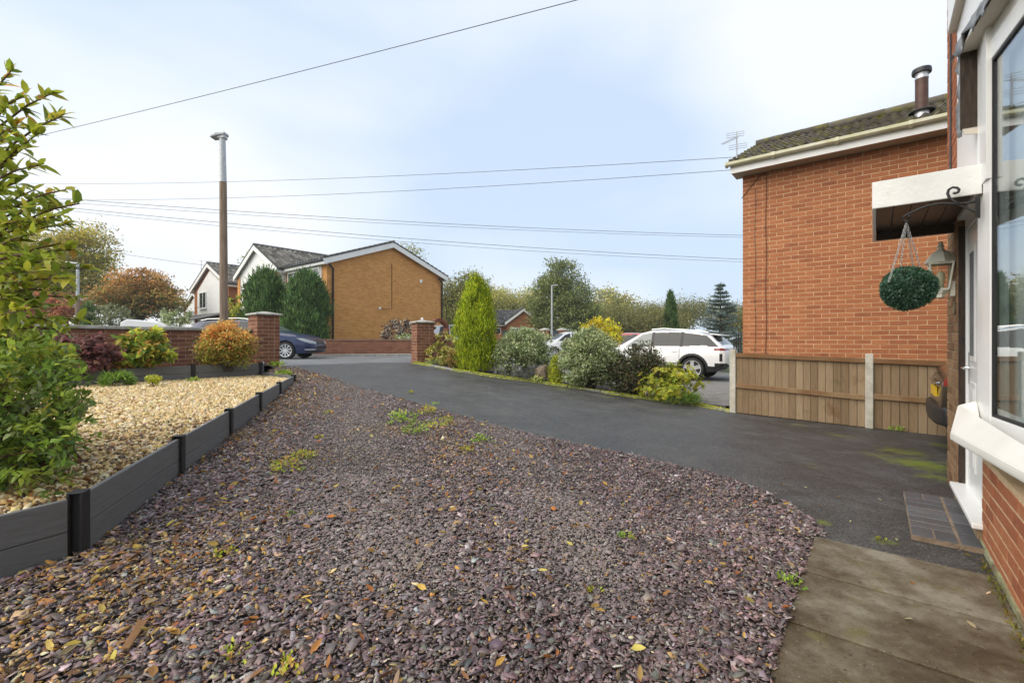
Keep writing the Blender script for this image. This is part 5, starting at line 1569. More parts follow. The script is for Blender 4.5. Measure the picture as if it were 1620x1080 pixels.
# ---- white SUV on the neighbour's drive
suv = dict(L=4.66, hw=0.93, R=0.365, wheels=(-1.32, 1.36), RA=0.425, spokes=5, spw=(0.05, 0.03), split=(-0.12, 0.12), mirror=(0.62, 0.88, 1.10), mirpaint=False, glassmin=1.06, clad=0.46, tumble=0.38,
    top=[(-2.33, 0.62), (-2.31, 0.95), (-2.26, 1.06), (-2.17, 1.14), (-1.90, 1.42), (-1.80, 1.475), (-1.5, 1.55), (-1.0, 1.625), (-0.3, 1.665), (0.15, 1.65), (0.45, 1.58), (1.1, 1.20), (1.2, 1.15), (1.7, 1.10), (2.05, 1.03), (2.24, 0.90), (2.33, 0.60)],
    bot=[(-2.33, 0.50), (-2.15, 0.36), (-1.9, 0.26), (1.9, 0.25), (2.2, 0.30), (2.33, 0.45)],
    belt=[(-2.33, 1.04), (-1.8, 1.055), (1.15, 1.035), (2.0, 0.95), (2.33, 0.7)],
    wid=[(-2.33, 0.66), (-2.29, 0.80), (-2.15, 0.885), (-1.7, 0.925), (1.3, 0.93), (1.9, 0.90), (2.15, 0.82), (2.33, 0.58)],
    side=[('door_glass', [(0.06, 1.075), (1.0, 1.075), (0.42, 1.49), (0.06, 1.55)]), ('rear_door_glass', [(-0.92, 1.085), (-0.02, 1.08), (-0.02, 1.555), (-0.92, 1.555)]), ('quarter_glass', [(-1.80, 1.12), (-1.0, 1.09), (-1.0, 1.535), (-1.32, 1.49)]),
          ('black_pillar', [(-2.12, 1.075), (-1.81, 1.075), (-1.28, 1.51), (-1.74, 1.43)]), ('rear_pillar', [(-1.01, 1.075), (-0.91, 1.075), (-0.91, 1.57), (-1.01, 1.56)]), ('door_pillar', [(-0.03, 1.075), (0.07, 1.075), (0.07, 1.56), (-0.03, 1.56)])],
    screens=[('windscreen', (0.46, 1.14)), ('tailgate_glass', (-2.16, -1.90))],
    extra=[('tail_light', lambda x, y, z: (x < -1.98) & (0.955 < z) & (z < 1.025)), ('rear_vent', lambda x, y, z: (-2.22 < x) & (x < -2.14) & (y > 0.6) & (0.62 < z) & (z < 0.86)),
           ('rear_bumper', lambda x, y, z: (x < -2.0) & (z < 0.56)), ('side_trim', lambda x, y, z: (-0.85 < x) & (x < 0.95) & (y > .6) & (0.52 < z) & (z < 0.55)),
           ('headlight', lambda x, y, z: (x > 2.0) & (y > 0.5) & (0.78 < z) & (z < 0.86)), ('grille', lambda x, y, z: (x > 2.2) & (y < 0.6) & (0.5 < z) & (z < 0.76)),
           ('door_seam', lambda x, y, z: (y > .55) & (z > .46) & (z < 1.03) & ((np.abs(x - 0.02) < .0075) | (np.abs(x + .90) < .0075) | (np.abs(x - 1.02) < .0075))),
           ('spoiler_shadow', lambda x, y, z: (-1.92 < x) & (x < -1.86) & (y < .6) & (z > 1.38))],
    mats={'cladding': m_blackp, 'tail_light': m_redlamp, 'rear_vent': m_blackp, 'rear_bumper': m_blackp, 'side_trim': m_blackp, 'headlight': m_lamp, 'grille': m_blackp, 'door_glass': m_cglassl, 'windscreen': m_cglassl, 'spoiler_shadow': m_blackp, 'door_seam': m_blackp, 'door_pillar': m_blackp, 'rear_pillar': m_blackp})
def handles(e, W, h, left, xs, y, z, m_):
    for s in (-1, 1):
        for x in xs:
            MB().obox(W(x, s * y, z), np.append(h * .19, 0), np.append(left * s * .028, 0), (0, 0, .026)).build('door_handle', m_, e, bevel=.008, seg=2)
def suv_more(e, W, h, left):
    handles(e, W, h, left, (-.84, .10), .90, .90, m_white_car)
    mb = MB()
    mb.poly([W(-1.78, -.60, 1.478), W(-1.78, .60, 1.478), W(-2.10, .56, 1.425), W(-2.10, -.56, 1.425)], (0, 0, 0.035))
    mb.build('spoiler', m_white_car, e, bevel=.012, seg=2, smooth=.8)
    for s in (-1, 1):
        MB().tube([W(-1.4, s * .64, 1.56), W(-1.15, s * .66, 1.622), W(-0.3, s * .69, 1.685), W(0.1, s * .68, 1.655)], 0.018, 6).build('roof_rail', m_chrome, e)
    MB().obox(W(-2.36, -.45, 0.36), np.append(h * .10, 0), np.append(left * .9, 0), (0, 0, 0.10)).build('skid_plate', m_galv, e, bevel=.03, seg=2)
    MB().obox(W(-2.345, -.26, 0.72), np.append(h * .01, 0), np.append(left * .52, 0), (0, 0, 0.11)).build('number_plate', m_plate, e)
suv['more'] = [suv_more]
rear = np.array([xat(1150, 14.2), 14.2])
sp = rear + D2 * 2.33 + D1 * 0.75
car('parked_car', 'white sports utility car with tinted rear windows on the block paved drive', (sp[0], sp[1], zt1(*sp) + 0.04), D2, suv, m_white_car)

# ---- dark brown hatchback tail beside our house
hatch = dict(L=4.15, hw=0.88, R=0.32, wheels=(-1.25, 1.28), RA=0.37, spokes=5, mirror=(0.62, 0.84, 1.02), glassmin=0.98, tumble=0.34,
    top=[(-2.075, 0.60), (-2.05, 0.88), (-2.0, 0.98), (-1.93, 1.05), (-1.62, 1.55), (-1.5, 1.60), (-1.0, 1.66), (-0.3, 1.68), (0.15, 1.65), (0.5, 1.52), (1.15, 1.10), (1.6, 1.0), (1.9, 0.86), (2.03, 0.68), (2.075, 0.5)],
    bot=[(-2.075, 0.42), (-2.0, 0.30), (-1.7, 0.22), (1.7, 0.20), (2.0, 0.26), (2.075, 0.36)],
    belt=[(-2.075, 0.97), (-1.0, 1.0), (1.1, 0.96), (2.075, 0.65)],
    wid=[(-2.075, 0.62), (-2.0, 0.76), (-1.85, 0.83), (-1.3, 0.87), (1.2, 0.88), (1.8, 0.80), (2.075, 0.5)],
    side=[('door_glass', [(0.06, 1.03), (1.0, 1.02), (0.45, 1.44), (0.06, 1.55)]), ('rear_door_glass', [(-0.85, 1.04), (-0.02, 1.03), (-0.02, 1.56), (-0.85, 1.57)]), ('quarter_glass', [(-1.6, 1.08), (-0.93, 1.05), (-0.93, 1.56), (-1.4, 1.52)])],
    screens=[('windscreen', (0.5, 1.12)), ('tailgate_glass', (-1.90, -1.60))],
    extra=[('tail_light', lambda x, y, z: (x < -1.80) & (y > 0.62) & (0.82 < z) & (z < 1.02)), ('rear_bumper', lambda x, y, z: (x < -1.75) & (z < 0.48)), ('reflector', lambda x, y, z: (-1.85 < x) & (x < -1.68) & (y > .6) & (0.42 < z) & (z < 0.50))],
    mats={'tail_light': m_redlamp, 'rear_bumper': m_blackp, 'reflector': m_redlamp, 'tailgate_glass': m_cglass})
def hatch_more(e, W, h, left):
    MB().obox(W(-2.088, -.26, 0.66), np.append(h * .02, 0), np.append(left * .52, 0), (0, 0, 0.115)).build('number_plate', m_plate, e)
    MB().obox(W(-2.095, -.5, 0.82), np.append(h * .04, 0), np.append(left * 1.0, 0), (0, 0, 0.03)).build('tailgate_trim', m_chrome, e, bevel=.008)
    V = MB()
    V.poly([W(-1.80, -.84, 0.36), W(-2.05, -.74, 0.36), W(-2.12, -.5, 0.36), W(-2.14, 0, 0.36), W(-2.12, .5, 0.36), W(-2.05, .74, 0.36), W(-1.80, .84, 0.36)], (0, 0, 0.22))
    V.build('bumper', m_blackp, e, bevel=.04, seg=3, smooth=.9)
    MB().tube([W(-1.94, -.1, 1.07), W(-1.80, .22, 1.28)], 0.012, 5).build('rear_wiper', m_blackp, e)
hatch['more'] = [hatch_more]
ht = np.array([5.30, 5.75])
hp = ht - D2 * 2.1
car('parked_car', 'dark brown hatchback tail with yellow plate showing past the brown brick pier', (hp[0], hp[1], zt1(*hp) + 0.01), -D2, hatch, m_brown_car)

# ---- small far cars
hatch2 = dict(hatch); hatch2['more'] = []
car('parked_car', 'red car roof showing behind the white car bonnet', (xat(985, 23.5), 23.5, 0.02), (-0.9, 0.42), hatch2, m_red_car, 0.5)
car('parked_car', 'silver car windscreen glimpsed between the gate pillar and golden conifer', (xat(722, 24), 24.0, 0.45), (0.75, 0.66), hatch2, m_silver_car, 0.5)
car('parked_car', 'far white car nose between the two variegated shrubs', (xat(897, 31), 31.0, 0.25), (-0.95, -0.3), hatch2, m_white_car, 0.5)
# ------------------------------------------------------------------ foliage
GAIN = 2.25
def unit(a):
    return a / (np.linalg.norm(a, axis=-1, keepdims=True) + 1e-9)

def leaf_geo(P, A, N, L, W, C, fold=0.25, droop=0.15, fine=False):
    """leaves as folded blades: one quad each, or four when fine"""
    n = len(P)
    L = np.broadcast_to(np.asarray(L, float), (n,))[:, None]
    W = np.broadcast_to(np.asarray(W, float), (n,))[:, None]
    A = unit(A)
    N = unit(N - A * (N * A).sum(-1, keepdims=True))
    Bv = np.cross(N, A)
    if not fine:
        V = np.stack([P, P + A * L * .5 + Bv * W * .5 + N * W * fold, P + A * L - N * L * droop, P + A * L * .5 - Bv * W * .5 + N * W * fold], 1)
        F = np.arange(n * 4).reshape(n, 4)
        return V.reshape(-1, 3), F, np.repeat(C, 4, 0)
    m1 = P + A * L * .36; m2 = P + A * L * .68 - N * L * droop * .4; tip = P + A * L - N * L * droop
    l1 = m1 - A * L * .06 + Bv * W * .5 + N * W * fold; r1 = m1 - A * L * .06 - Bv * W * .5 + N * W * fold
    l2 = m2 + Bv * W * .40 + N * W * fold * .8; r2 = m2 - Bv * W * .40 + N * W * fold * .8
    V = np.stack([P, m1, m2, tip, l1, l2, r1, r2], 1)
    f = np.array([(0, 6, 1, 4), (1, 6, 7, 2), (1, 2, 5, 4), (2, 7, 3, 5)])
    F = (np.arange(n) * 8)[:, None, None] + f[None]
    return V.reshape(-1, 3), F.reshape(-1, 4), np.repeat(C, 8, 0)

def pick(pal, n, jit=0.12, w=None):
    pal = np.array(pal, float)
    i = RNG.choice(len(pal), n, p=w)
    c = pal[i]
    return np.clip(c * RNG.normal(1, jit, (n, 1)) * RNG.normal(1, jit * .35, (n, 3)), 0.002, 0.9)

def crown(blobs, n, K, cr, inner=0.25, shell=(0.72, 1.0), flatz=0.8):
    """leaf positions in clumps spread over blobs; returns positions, outward directions, clump index"""
    bl = np.array(blobs, float)
    vol = bl[:, 3] * bl[:, 4] + bl[:, 4] * bl[:, 5] + bl[:, 3] * bl[:, 5]
    bi = RNG.choice(len(bl), K, p=vol / vol.sum())
    d = unit(RNG.normal(size=(K, 3)))
    r = RNG.uniform(*shell, K)
    k = RNG.random(K) < inner
    r[k] = RNG.uniform(0.25, 0.75, k.sum())
    cen = bl[bi, :3] + d * r[:, None] * bl[bi, 3:6]
    ci = RNG.integers(0, K, n)
    off = RNG.normal(size=(n, 3)) * cr
    off[:, 2] *= flatz
    P = cen[ci] + off
    out = unit((P - bl[bi[ci], :3]) / bl[bi[ci], 3:6])
    return P, out, ci, cen

def plant(name, label, cat, base, blobs, n, L, W, pal, m_, K=None, cr=None, inner=0.25, shell=(0.72, 1.0), up=0.25, outw=0.7, rnd=0.7, fold=0.25, droop=0.15,
          stems=6, stem_r=0.02, group=None, palz=None, parts=('foliage', 'stem'), fine=False, m_stem=None, trunk=None, clip=None, grain=0.24, flatz=.8):
    e = empty(name, base, label, cat, group)
    size = np.mean([b[3] for b in blobs])
    K = K or max(30, n // 40)
    cr = cr or size * 0.13
    P, out, ci, cen = crown(blobs, n, K, cr, inner, shell, flatz)
    keep = P[:, 2] > base[2] + 0.01
    if clip is not None: keep &= clip(P)
    P, out, ci = P[keep], out[keep], ci[keep]
    n = len(P)
    A = unit(out * outw + RNG.normal(size=(n, 3)) * rnd + np.array([0, 0, up]))
    N = unit(RNG.normal(size=(n, 3)) * .6 + out * .6 + np.array([0, 0, .7]))
    clc = RNG.normal(1, grain, (len(cen), 1))
    C = pick(pal, n)
    if palz is not None:
        z0, z1, pal2 = palz
        f = np.clip((P[:, 2] - z0) / (z1 - z0) + RNG.normal(0, .2, n), 0, 1)
        sel = RNG.random(n) < f
        C[sel] = pick(pal2, sel.sum())
    C = np.clip(C * clc[ci] * GAIN, .003, .85)
    V, F, C = leaf_geo(P, A, N, L * RNG.uniform(.7, 1.25, n), W * RNG.uniform(.7, 1.25, n), C, fold, droop, fine)
    fo = put(parts[0], np_mesh(parts[0], V, F, C), m_, e)
    mb = MB()
    b = np.array(base, float)
    if trunk:           # (height, r0, r1)
        H, r0, r1 = trunk
        mid = b + np.array([RNG.normal(0, .05) * H, RNG.normal(0, .05) * H, H])
        pts = [b - (0, 0, .2), b * .6 + mid * .4 + RNG.normal(0, .01, 3) * H, mid]
        mb.tube(pts, [r0, r0 * .75, r1], 8)
        for c in cen[RNG.choice(len(cen), min(stems, len(cen)), replace=False)]:
            st = b + (mid - b) * RNG.uniform(.45, 1.0)
            mb.tube([st, st * .5 + c * .5 + np.array([0, 0, .08 * np.linalg.norm(c - st)]), c], [r1 * .7, r1 * .4, r1 * .12], 5)
    else:
        for c in cen[RNG.choice(len(cen), min(stems, len(cen)), replace=False)]:
            st = b + np.array([RNG.normal(0, .04), RNG.normal(0, .04), -.05])
            mb.tube([st, st * .45 + c * .55 + np.array([0, 0, .05]), c], [stem_r, stem_r * .7, stem_r * .25], 5)
    mb.build(parts[1], m_stem or m_bark, e)
    return e

def pb(px, py, Y, rx, ry, rd=None):
    c = at(px, py, Y)
    return (c[0], c[1], c[2], rx * Y / FOC, (rd if rd else rx) * Y / FOC, ry * Y / FOC)
def gbase(px, Y, dz=0.0):
    x = xat(px, Y)
    return np.array([x, Y, zt1(x, Y) + dz])

# palettes (linear albedo)
VARI = [(0.115, 0.15, 0.06), (0.175, 0.205, 0.10), (0.31, 0.33, 0.20), (0.08, 0.11, 0.042), (0.24, 0.265, 0.14)]
DKG = [(0.035, 0.055, 0.018), (0.055, 0.08, 0.025), (0.08, 0.06, 0.035), (0.05, 0.035, 0.03), (0.11, 0.10, 0.06)]
YEL = [(0.27, 0.30, 0.025), (0.36, 0.37, 0.035), (0.18, 0.22, 0.022), (0.42, 0.40, 0.06)]
PURP = [(0.075, 0.028, 0.030), (0.11, 0.045, 0.042), (0.05, 0.022, 0.022), (0.15, 0.08, 0.065)]
HYD = [(0.16, 0.20, 0.022), (0.24, 0.27, 0.03), (0.09, 0.14, 0.022), (0.33, 0.30, 0.05), (0.30, 0.16, 0.04), (0.07, 0.12, 0.02)]
ORA_T = [(0.42, 0.20, 0.055), (0.36, 0.12, 0.035), (0.45, 0.28, 0.09), (0.30, 0.19, 0.05)]
ORA_B = [(0.20, 0.19, 0.035), (0.11, 0.14, 0.025), (0.30, 0.20, 0.045), (0.08, 0.11, 0.02)]
OLIVE = [(0.17, 0.17, 0.045), (0.21, 0.20, 0.055), (0.12, 0.135, 0.038), (0.26, 0.22, 0.065)]
MIDG = [(0.085, 0.105, 0.036), (0.12, 0.14, 0.046), (0.065, 0.085, 0.030), (0.155, 0.165, 0.06)]
GOLDT = [(0.20, 0.18, 0.035), (0.15, 0.15, 0.035), (0.27, 0.21, 0.04), (0.10, 0.115, 0.03)]
AUT = [(0.26, 0.13, 0.04), (0.33, 0.16, 0.05), (0.18, 0.11, 0.035), (0.40, 0.20, 0.07)]
DARKC = [(0.040, 0.080, 0.022), (0.058, 0.105, 0.028), (0.030, 0.060, 0.019), (0.080, 0.125, 0.038)]

# ---- neighbour's shrub bed, left to right
plant('shrub', 'yellowing broad-leaved shrub beside the finialled gate pillar', 'shrub', gbase(703, 11.7), [pb(702, 548, 11.7, 19, 24), pb(712, 565, 11.6, 16, 18), pb(692, 560, 11.8, 14, 20)], 1500, .085, .035, [(0.22, .22, .04), (.30, .28, .07), (.12, .14, .03), (.40, .37, .14), (.16, .09, .03)], m_leaf, stems=12, fine=True)
plant('shrub', 'low brownish azalea at the foot of the golden conifer', 'shrub', gbase(722, 11.15), [pb(720, 568, 11.15, 15, 18), pb(732, 576, 11.0, 10, 10)], 1100, .045, .02, [(.17, .10, .035), (.22, .15, .04), (.11, .08, .03)], m_leaf, stems=10)
def conifer(name, label, base, H, prof, n, pal, L, W, tilt=0.75, tufts=260, sd=0.05, group=None, lean=1.0):
    """dense upright conifer: sprays on a surface of revolution. prof: (height fraction, radius)"""
    e = empty(name, base, label, 'conifer', group)
    hf = RNG.random(tufts)
    rad = np.interp(hf, [p[0] for p in prof], [p[1] for p in prof])
    an = RNG.uniform(0, 2 * math.pi, tufts)
    lump = 1 + .11 * np.sin(3 * an + 9 * hf) + .09 * np.sin(7 * an - 5 * hf) + RNG.normal(0, .08, tufts)
    r = rad * lump * RNG.uniform(.82, 1.0, tufts)
    cen = np.stack([r * np.cos(an), r * np.sin(an), hf * H], 1) + np.array(base)
    ci = RNG.integers(0, tufts, n)
    outd = np.stack([np.cos(an), np.sin(an), np.zeros(tufts)], 1)
    s = RNG.random(n)
    P = cen[ci] + RNG.normal(0, sd, (n, 3)) * np.array([1, 1, 1.5]) - outd[ci] * (s * rad[ci] * .35)[:, None] + np.array([0, 0, 1.0]) * ((s - .5) * sd * 4)[:, None]
    A = unit(outd[ci] * (1 - tilt) + np.array([0, 0, tilt * lean]) + RNG.normal(0, .22, (n, 3)))
    N = unit(outd[ci] + RNG.normal(0, .5, (n, 3)))
    sh_ = RNG.random(n) < .05
    P[sh_] += outd[ci[sh_]] * RNG.uniform(.0, .16, (sh_.sum(), 1)) * rad[ci[sh_]][:, None] + np.array([0, 0, .04]) * H * RNG.random((sh_.sum(), 1))
    keep = P[:, 2] > base[2] + .01
    C = np.clip(pick(pal, n) * RNG.normal(1, .24, (tufts, 1))[ci] * GAIN, .003, .85)
    V, F, C = leaf_geo(P[keep], A[keep], N[keep], L * RNG.uniform(.7, 1.3, keep.sum()), W * RNG.uniform(.7, 1.3, keep.sum()), C[keep], .1, .05)
    put('foliage', np_mesh('foliage', V, F, C), m_needle, e)
    b = np.array(base)
    MB().tube([b - (0, 0, .1), b + (0.01, 0, H * .5), b + (0, 0, H * .92)], [prof[0][1] * .14 + .02, .03, .008], 7).build('trunk', m_bark, e)
    return e
b = gbase(753, 10.95)
conifer('golden_conifer', 'tall bright lime golden conifer beside the drive', b, 2.16, [(0, .36), (.08, .44), (.25, .49), (.5, .475), (.68, .43), (.82, .335), (.92, .21), (.97, .11), (1, .03)], 28000, [(.15, .195, .009), (.205, .24, .010), (.085, .13, .009), (.25, .275, .013)], .085, .016, tufts=620, sd=.045)
plant('shrub', 'small golden leaved shrub between golden conifer and variegated shrub', 'shrub', gbase(790, 11.1), [pb(790, 562, 11.1, 12, 18)], 700, .05, .025, [(.34, .28, .03), (.26, .24, .03), (.18, .2, .03)], m_leaf)
plant('variegated_shrub', 'rounded cream and green variegated shrub above the lavender and rock', 'shrub', gbase(828, 10.7), [pb(826, 553, 10.7, 38, 32), pb(808, 568, 10.6, 24, 26), pb(850, 566, 10.6, 22, 30), pb(832, 540, 10.8, 26, 20), pb(860, 545, 10.9, 12, 16)], 12000, .066, .032, VARI, m_leaf, stems=20, cr=.06, K=330, up=.4, inner=.15)
plant('lavender', 'low grey purple lavender in front of the variegated shrub', 'shrub', gbase(815, 10.25), [pb(812, 588, 10.25, 26, 12), pb(838, 590, 10.15, 18, 11), pb(797, 588, 10.4, 14, 11)], 2600, .075, .010, [(.06, .09, .03), (.045, .07, .03), (.10, .11, .07), (.16, .13, .19), (.13, .11, .15)], m_leaf, up=1.1, stems=14, stem_r=.006)
b = gbase(857, 10.1)
bm = bmesh.new(); bmesh.ops.create_icosphere(bm, subdivisions=3, radius=1)
for v in bm.verts:
    d = v.co.copy()
    k = 1 + .22 * math.sin(3.1 * d.x + 2) * math.sin(2.7 * d.z + 1) + .10 * math.sin(7 * d.y + 4 * d.x) + random.uniform(-.025, .025)
    v.co = Vector((d.x * .175 * k, d.y * .16 * k, max(-.1, d.z * .25 * k)))
    if d.z > .55: v.co.z = .14 + (v.co.z - .14) * .35 + d.x * .05
me = bpy.data.meshes.new('garden_rock'); bm.to_mesh(me); bm.free()
me.transform(Matrix.Translation(Vector((b[0], b[1], b[2] + .20))))
put('garden_rock', me, m_rock, label='upright brown garden rock beside the lime dwarf conifer', cat='rock')
conifer('dwarf_conifer', 'small lime dwarf conifer between the rock and the big variegated shrub', gbase(879, 10.0), .58, [(0, .12), (.3, .15), (.7, .12), (1, .03)], 3500, [(.19, .23, .015), (.26, .30, .02), (.15, .13, .03)], .05, .012, tufts=140, sd=.025)
plant('low_plant', 'small pale yellow green clump at the foot of the garden rock', 'plant', gbase(850, 9.95), [pb(850, 600, 9.95, 9, 4)], 160, .06, .02, [(.26, .30, .08), (.33, .35, .12)], m_leaf, stems=4, stem_r=.004)
plant('variegated_shrub', 'largest variegated shrub, a tall grey green dome by the drive', 'shrub', gbase(935, 9.9), [pb(933, 563, 9.9, 42, 42), pb(915, 580, 9.75, 27, 30), pb(956, 578, 9.75, 26, 34), pb(938, 545, 10.0, 32, 26), pb(908, 555, 10.0, 20, 26)], 17000, .060, .029, VARI, m_leaf, stems=24, cr=.055, K=460, up=.35, inner=.15)
plant('shrub', 'dark bronze leaved shrub between the big variegated dome and the lime shrub', 'shrub', gbase(1003, 9.6), [pb(1000, 585, 9.6, 34, 36), pb(1020, 570, 9.55, 26, 26), pb(985, 600, 9.5, 22, 22), pb(1035, 580, 9.4, 16, 18)], 8500, .056, .027, DKG, m_leafgloss, stems=26, cr=.06, K=260, up=.3)
# lime pieris: rosettes
e_b = gbase(1060, 9.15)
def rosettes(name, label, base, blobs, nr, per, L, W, pal, m_, up=.45, stems=26, palz=None):
    e = empty(name, base, label, 'shrub')
    P, out, ci, cen = crown(blobs, nr, max(30, nr // 3), .05, .15, (.7, 1.02))
    keep = P[:, 2] > base[2] + .03
    P, out = P[keep], out[keep]
    n = len(P)
    axis = unit(out * .8 + np.array([0, 0, up]) + RNG.normal(0, .25, (n, 3)))
    x = unit(np.cross(axis, RNG.normal(size=(n, 3)))); y = np.cross(axis, x)
    an = (np.arange(per) / per * 2 * math.pi)[None] + RNG.uniform(0, 6, (n, 1)) + RNG.normal(0, .2, (n, per))
    dirs = (x[:, None] * np.cos(an)[..., None] + y[:, None] * np.sin(an)[..., None]) * .85 + axis[:, None] * RNG.uniform(.2, .8, (n, per, 1))
    PP = np.repeat(P, per, 0)
    NN = np.repeat(axis, per, 0)
    C = np.clip(1.35 * np.repeat(pick(pal, n, .18), per, 0) * RNG.normal(1, .1, (n * per, 1)), .004, .9)
    V, F, C = leaf_geo(PP, dirs.reshape(-1, 3), NN, L * RNG.uniform(.7, 1.2, n * per), W * RNG.uniform(.8, 1.2, n * per), C, .2, .2, True)
    put('foliage', np_mesh('foliage', V, F, C), m_, e)
    mb = MB(); b_ = np.array(base, float)
    for i in RNG.choice(n, min(stems, n), replace=False):
        st = b_ + np.array([RNG.normal(0, .03), RNG.normal(0, .03), -.04])
        mb.tube([st, st * .5 + P[i] * .5 - (0, 0, .05), P[i]], [.014, .009, .004], 5)
    mb.build('stem', m_twig, e)
    return e
rosettes('pieris_shrub', 'bright lime yellow shrub with leaf rosettes nearest the fence', e_b, [pb(1045, 600, 9.2, 30, 24), pb(1075, 600, 9.1, 30, 22), pb(1030, 612, 9.05, 22, 16), pb(1098, 606, 9.1, 16, 14), pb(1058, 588, 9.3, 26, 12), pb(1055, 618, 8.95, 36, 12)], 620, 8, .070, .022, YEL, m_leaf)
plant('golden_hedge', 'clipped golden yellow hedge dome behind the big variegated shrub', 'hedge', gbase(955, 19.0), [pb(955, 528, 19, 27, 22), pb(940, 530, 19, 18, 20), pb(970, 530, 19, 16, 20)], 3200, .11, .07, [(.42, .32, .02), (.34, .28, .02), (.5, .36, .03), (.22, .2, .03)], m_leaf, cr=.1, shell=(.9, 1.0), stems=12)
plant('lawn_clump', 'tuft of green grass between the lime shrub and the block paving', 'plant', gbase(1075, 8.75), [pb(1078, 633, 8.75, 34, 6, 14)], 1500, .10, .007, [(.07, .13, .02), (.1, .17, .03), (.14, .2, .04)], m_leaf, up=1.6, stems=2, stem_r=.004)
plant('grass_tuft', 'patch of pale grass at the foot of the finialled gate pillar', 'plant', gbase(690, 11.5), [pb(695, 578, 11.5, 26, 5, 12)], 1000, .10, .008, [(.12, .17, .05), (.16, .2, .07), (.22, .24, .1)], m_leaf, up=1.4, stems=2, stem_r=.004)

# ---- border along the brick wall
def wbase(px, Y): return np.array([xat(px, Y), Y, 0.79])
plant('heuchera', 'dark purple leaved mound in the border at the left', 'shrub', wbase(125, 6.35), [pb(112, 562, 6.3, 48, 26, 22), pb(150, 565, 6.4, 30, 24), pb(85, 555, 6.3, 30, 26), pb(130, 548, 6.5, 30, 18)], 4200, .064, .047, PURP, m_leaf, stems=14, stem_r=.006, fine=True)
plant('hydrangea', 'yellow green broad-leaved bush against the brick wall', 'shrub', wbase(223, 7.0), [pb(220, 548, 7.0, 38, 28, 26), pb(205, 565, 6.9, 26, 22), pb(245, 565, 6.95, 24, 20), pb(240, 540, 7.1, 26, 18)], 1500, .105, .06, HYD, m_leaf, stems=26, stem_r=.008, fine=True, up=.1, outw=.8, droop=.3)
plant('spiraea', 'rounded orange autumn shrub in front of the lamp column', 'shrub', wbase(360, 7.75), [pb(360, 546, 7.75, 36, 30, 30), pb(340, 552, 7.7, 24, 24), pb(382, 552, 7.7, 20, 26), pb(362, 530, 7.8, 28, 18)], 11000, .044, .024, ORA_B, m_leaf, palz=(0.95, 1.42, ORA_T), stems=24, stem_r=.006, cr=.045, K=300)
plant('fern_plant', 'feathery green plant before the back edging board', 'plant', np.array([xat(185, 6.25), 6.25, .6]), [pb(185, 603, 6.25, 18, 9)], 420, .10, .018, [(.09, .15, .02), (.13, .19, .03), (.06, .11, .02)], m_leaf, up=.9, stems=8, stem_r=.004)
plant('small_plant', 'tiny lime shrublet standing on the tan gravel', 'plant', np.array([xat(242, 6.2), 6.2, .6]), [pb(242, 601, 6.2, 9, 6)], 260, .035, .022, [(.22, .25, .03), (.3, .3, .05)], m_leaf, stems=6, stem_r=.004)
plant('small_plant', 'tiny green weed at a post of the back edging', 'plant', np.array([xat(306, 7.0), 7.0, .6]), [pb(306, 602, 7.0, 8, 3)], 90, .05, .02, [(.16, .22, .04), (.22, .27, .05)], m_leaf, stems=4, stem_r=.003)
for px, py, lab in ((438, 577, 'weeds at the foot of the left gate pillar'), (449, 594, 'lime weed at the far tip of the tan gravel bed')):
    g_ = gp(px, py + 4); bz = zt1(*g_) if px < 445 else .64
    plant('weed', lab, 'weed', np.array([g_[0], g_[1], bz]), [(g_[0], g_[1], bz + .05, .14, .1, .05)], 160, .06, .022, [(.17, .24, .03), (.24, .3, .05), (.12, .17, .03)], m_leaf, up=.8, stems=5, stem_r=.003)

# ---- foreground bush on the left: tall shrub with big leaves
tb = np.array([-3.75, 2.85, 0.46])
tall = empty('photinia_bush', tb, 'tall leafy bush with large yellow green leaves filling the left edge', 'bush')
tips = [(96, 185, 2.45), (78, 150, 2.5), (62, 210, 2.4), (18, 112, 2.5), (126, 322, 2.45), (104, 300, 2.4), (60, 262, 2.4), (96, 385, 2.5), (132, 425, 2.55), (118, 470, 2.45), (122, 505, 2.6), (42, 330, 2.3), (22, 420, 2.3), (62, 455, 2.35), (12, 250, 2.4), (6, 175, 2.5), (90, 435, 2.4), (72, 350, 2.4), (50, 405, 2.5), (18, 505, 2.35), (98, 522, 2.5), (46, 520, 2.4), (80, 485, 2.6), (30, 380, 2.6), (105, 355, 2.7), (55, 300, 2.7), (30, 470, 2.5), (70, 400, 2.3), (10, 330, 2.5), (40, 150, 2.55), (115, 395, 2.6), (85, 320, 2.55), (25, 290, 2.55), (70, 540, 2.45), (20, 545, 2.4),
        (60, 430, 2.25), (35, 445, 2.3), (95, 460, 2.35), (75, 505, 2.35), (10, 400, 2.25), (40, 490, 2.25), (110, 440, 2.3), (85, 410, 2.25), (15, 470, 2.3), (55, 370, 2.3), (100, 340, 2.35), (30, 350, 2.35), (5, 300, 2.4), (60, 555, 2.3), (95, 560, 2.4), (20, 580, 2.3), (45, 230, 2.45), (25, 200, 2.5), (8, 220, 2.4),
        (-60, 300, 2.5), (-90, 200, 2.6), (-60, 420, 2.4), (-120, 350, 2.6), (-140, 480, 2.5), (-70, 520, 2.4), (-180, 400, 2.8), (-30, 130, 2.6), (-40, 230, 2.5)]
stems_mb = MB()
LV = []
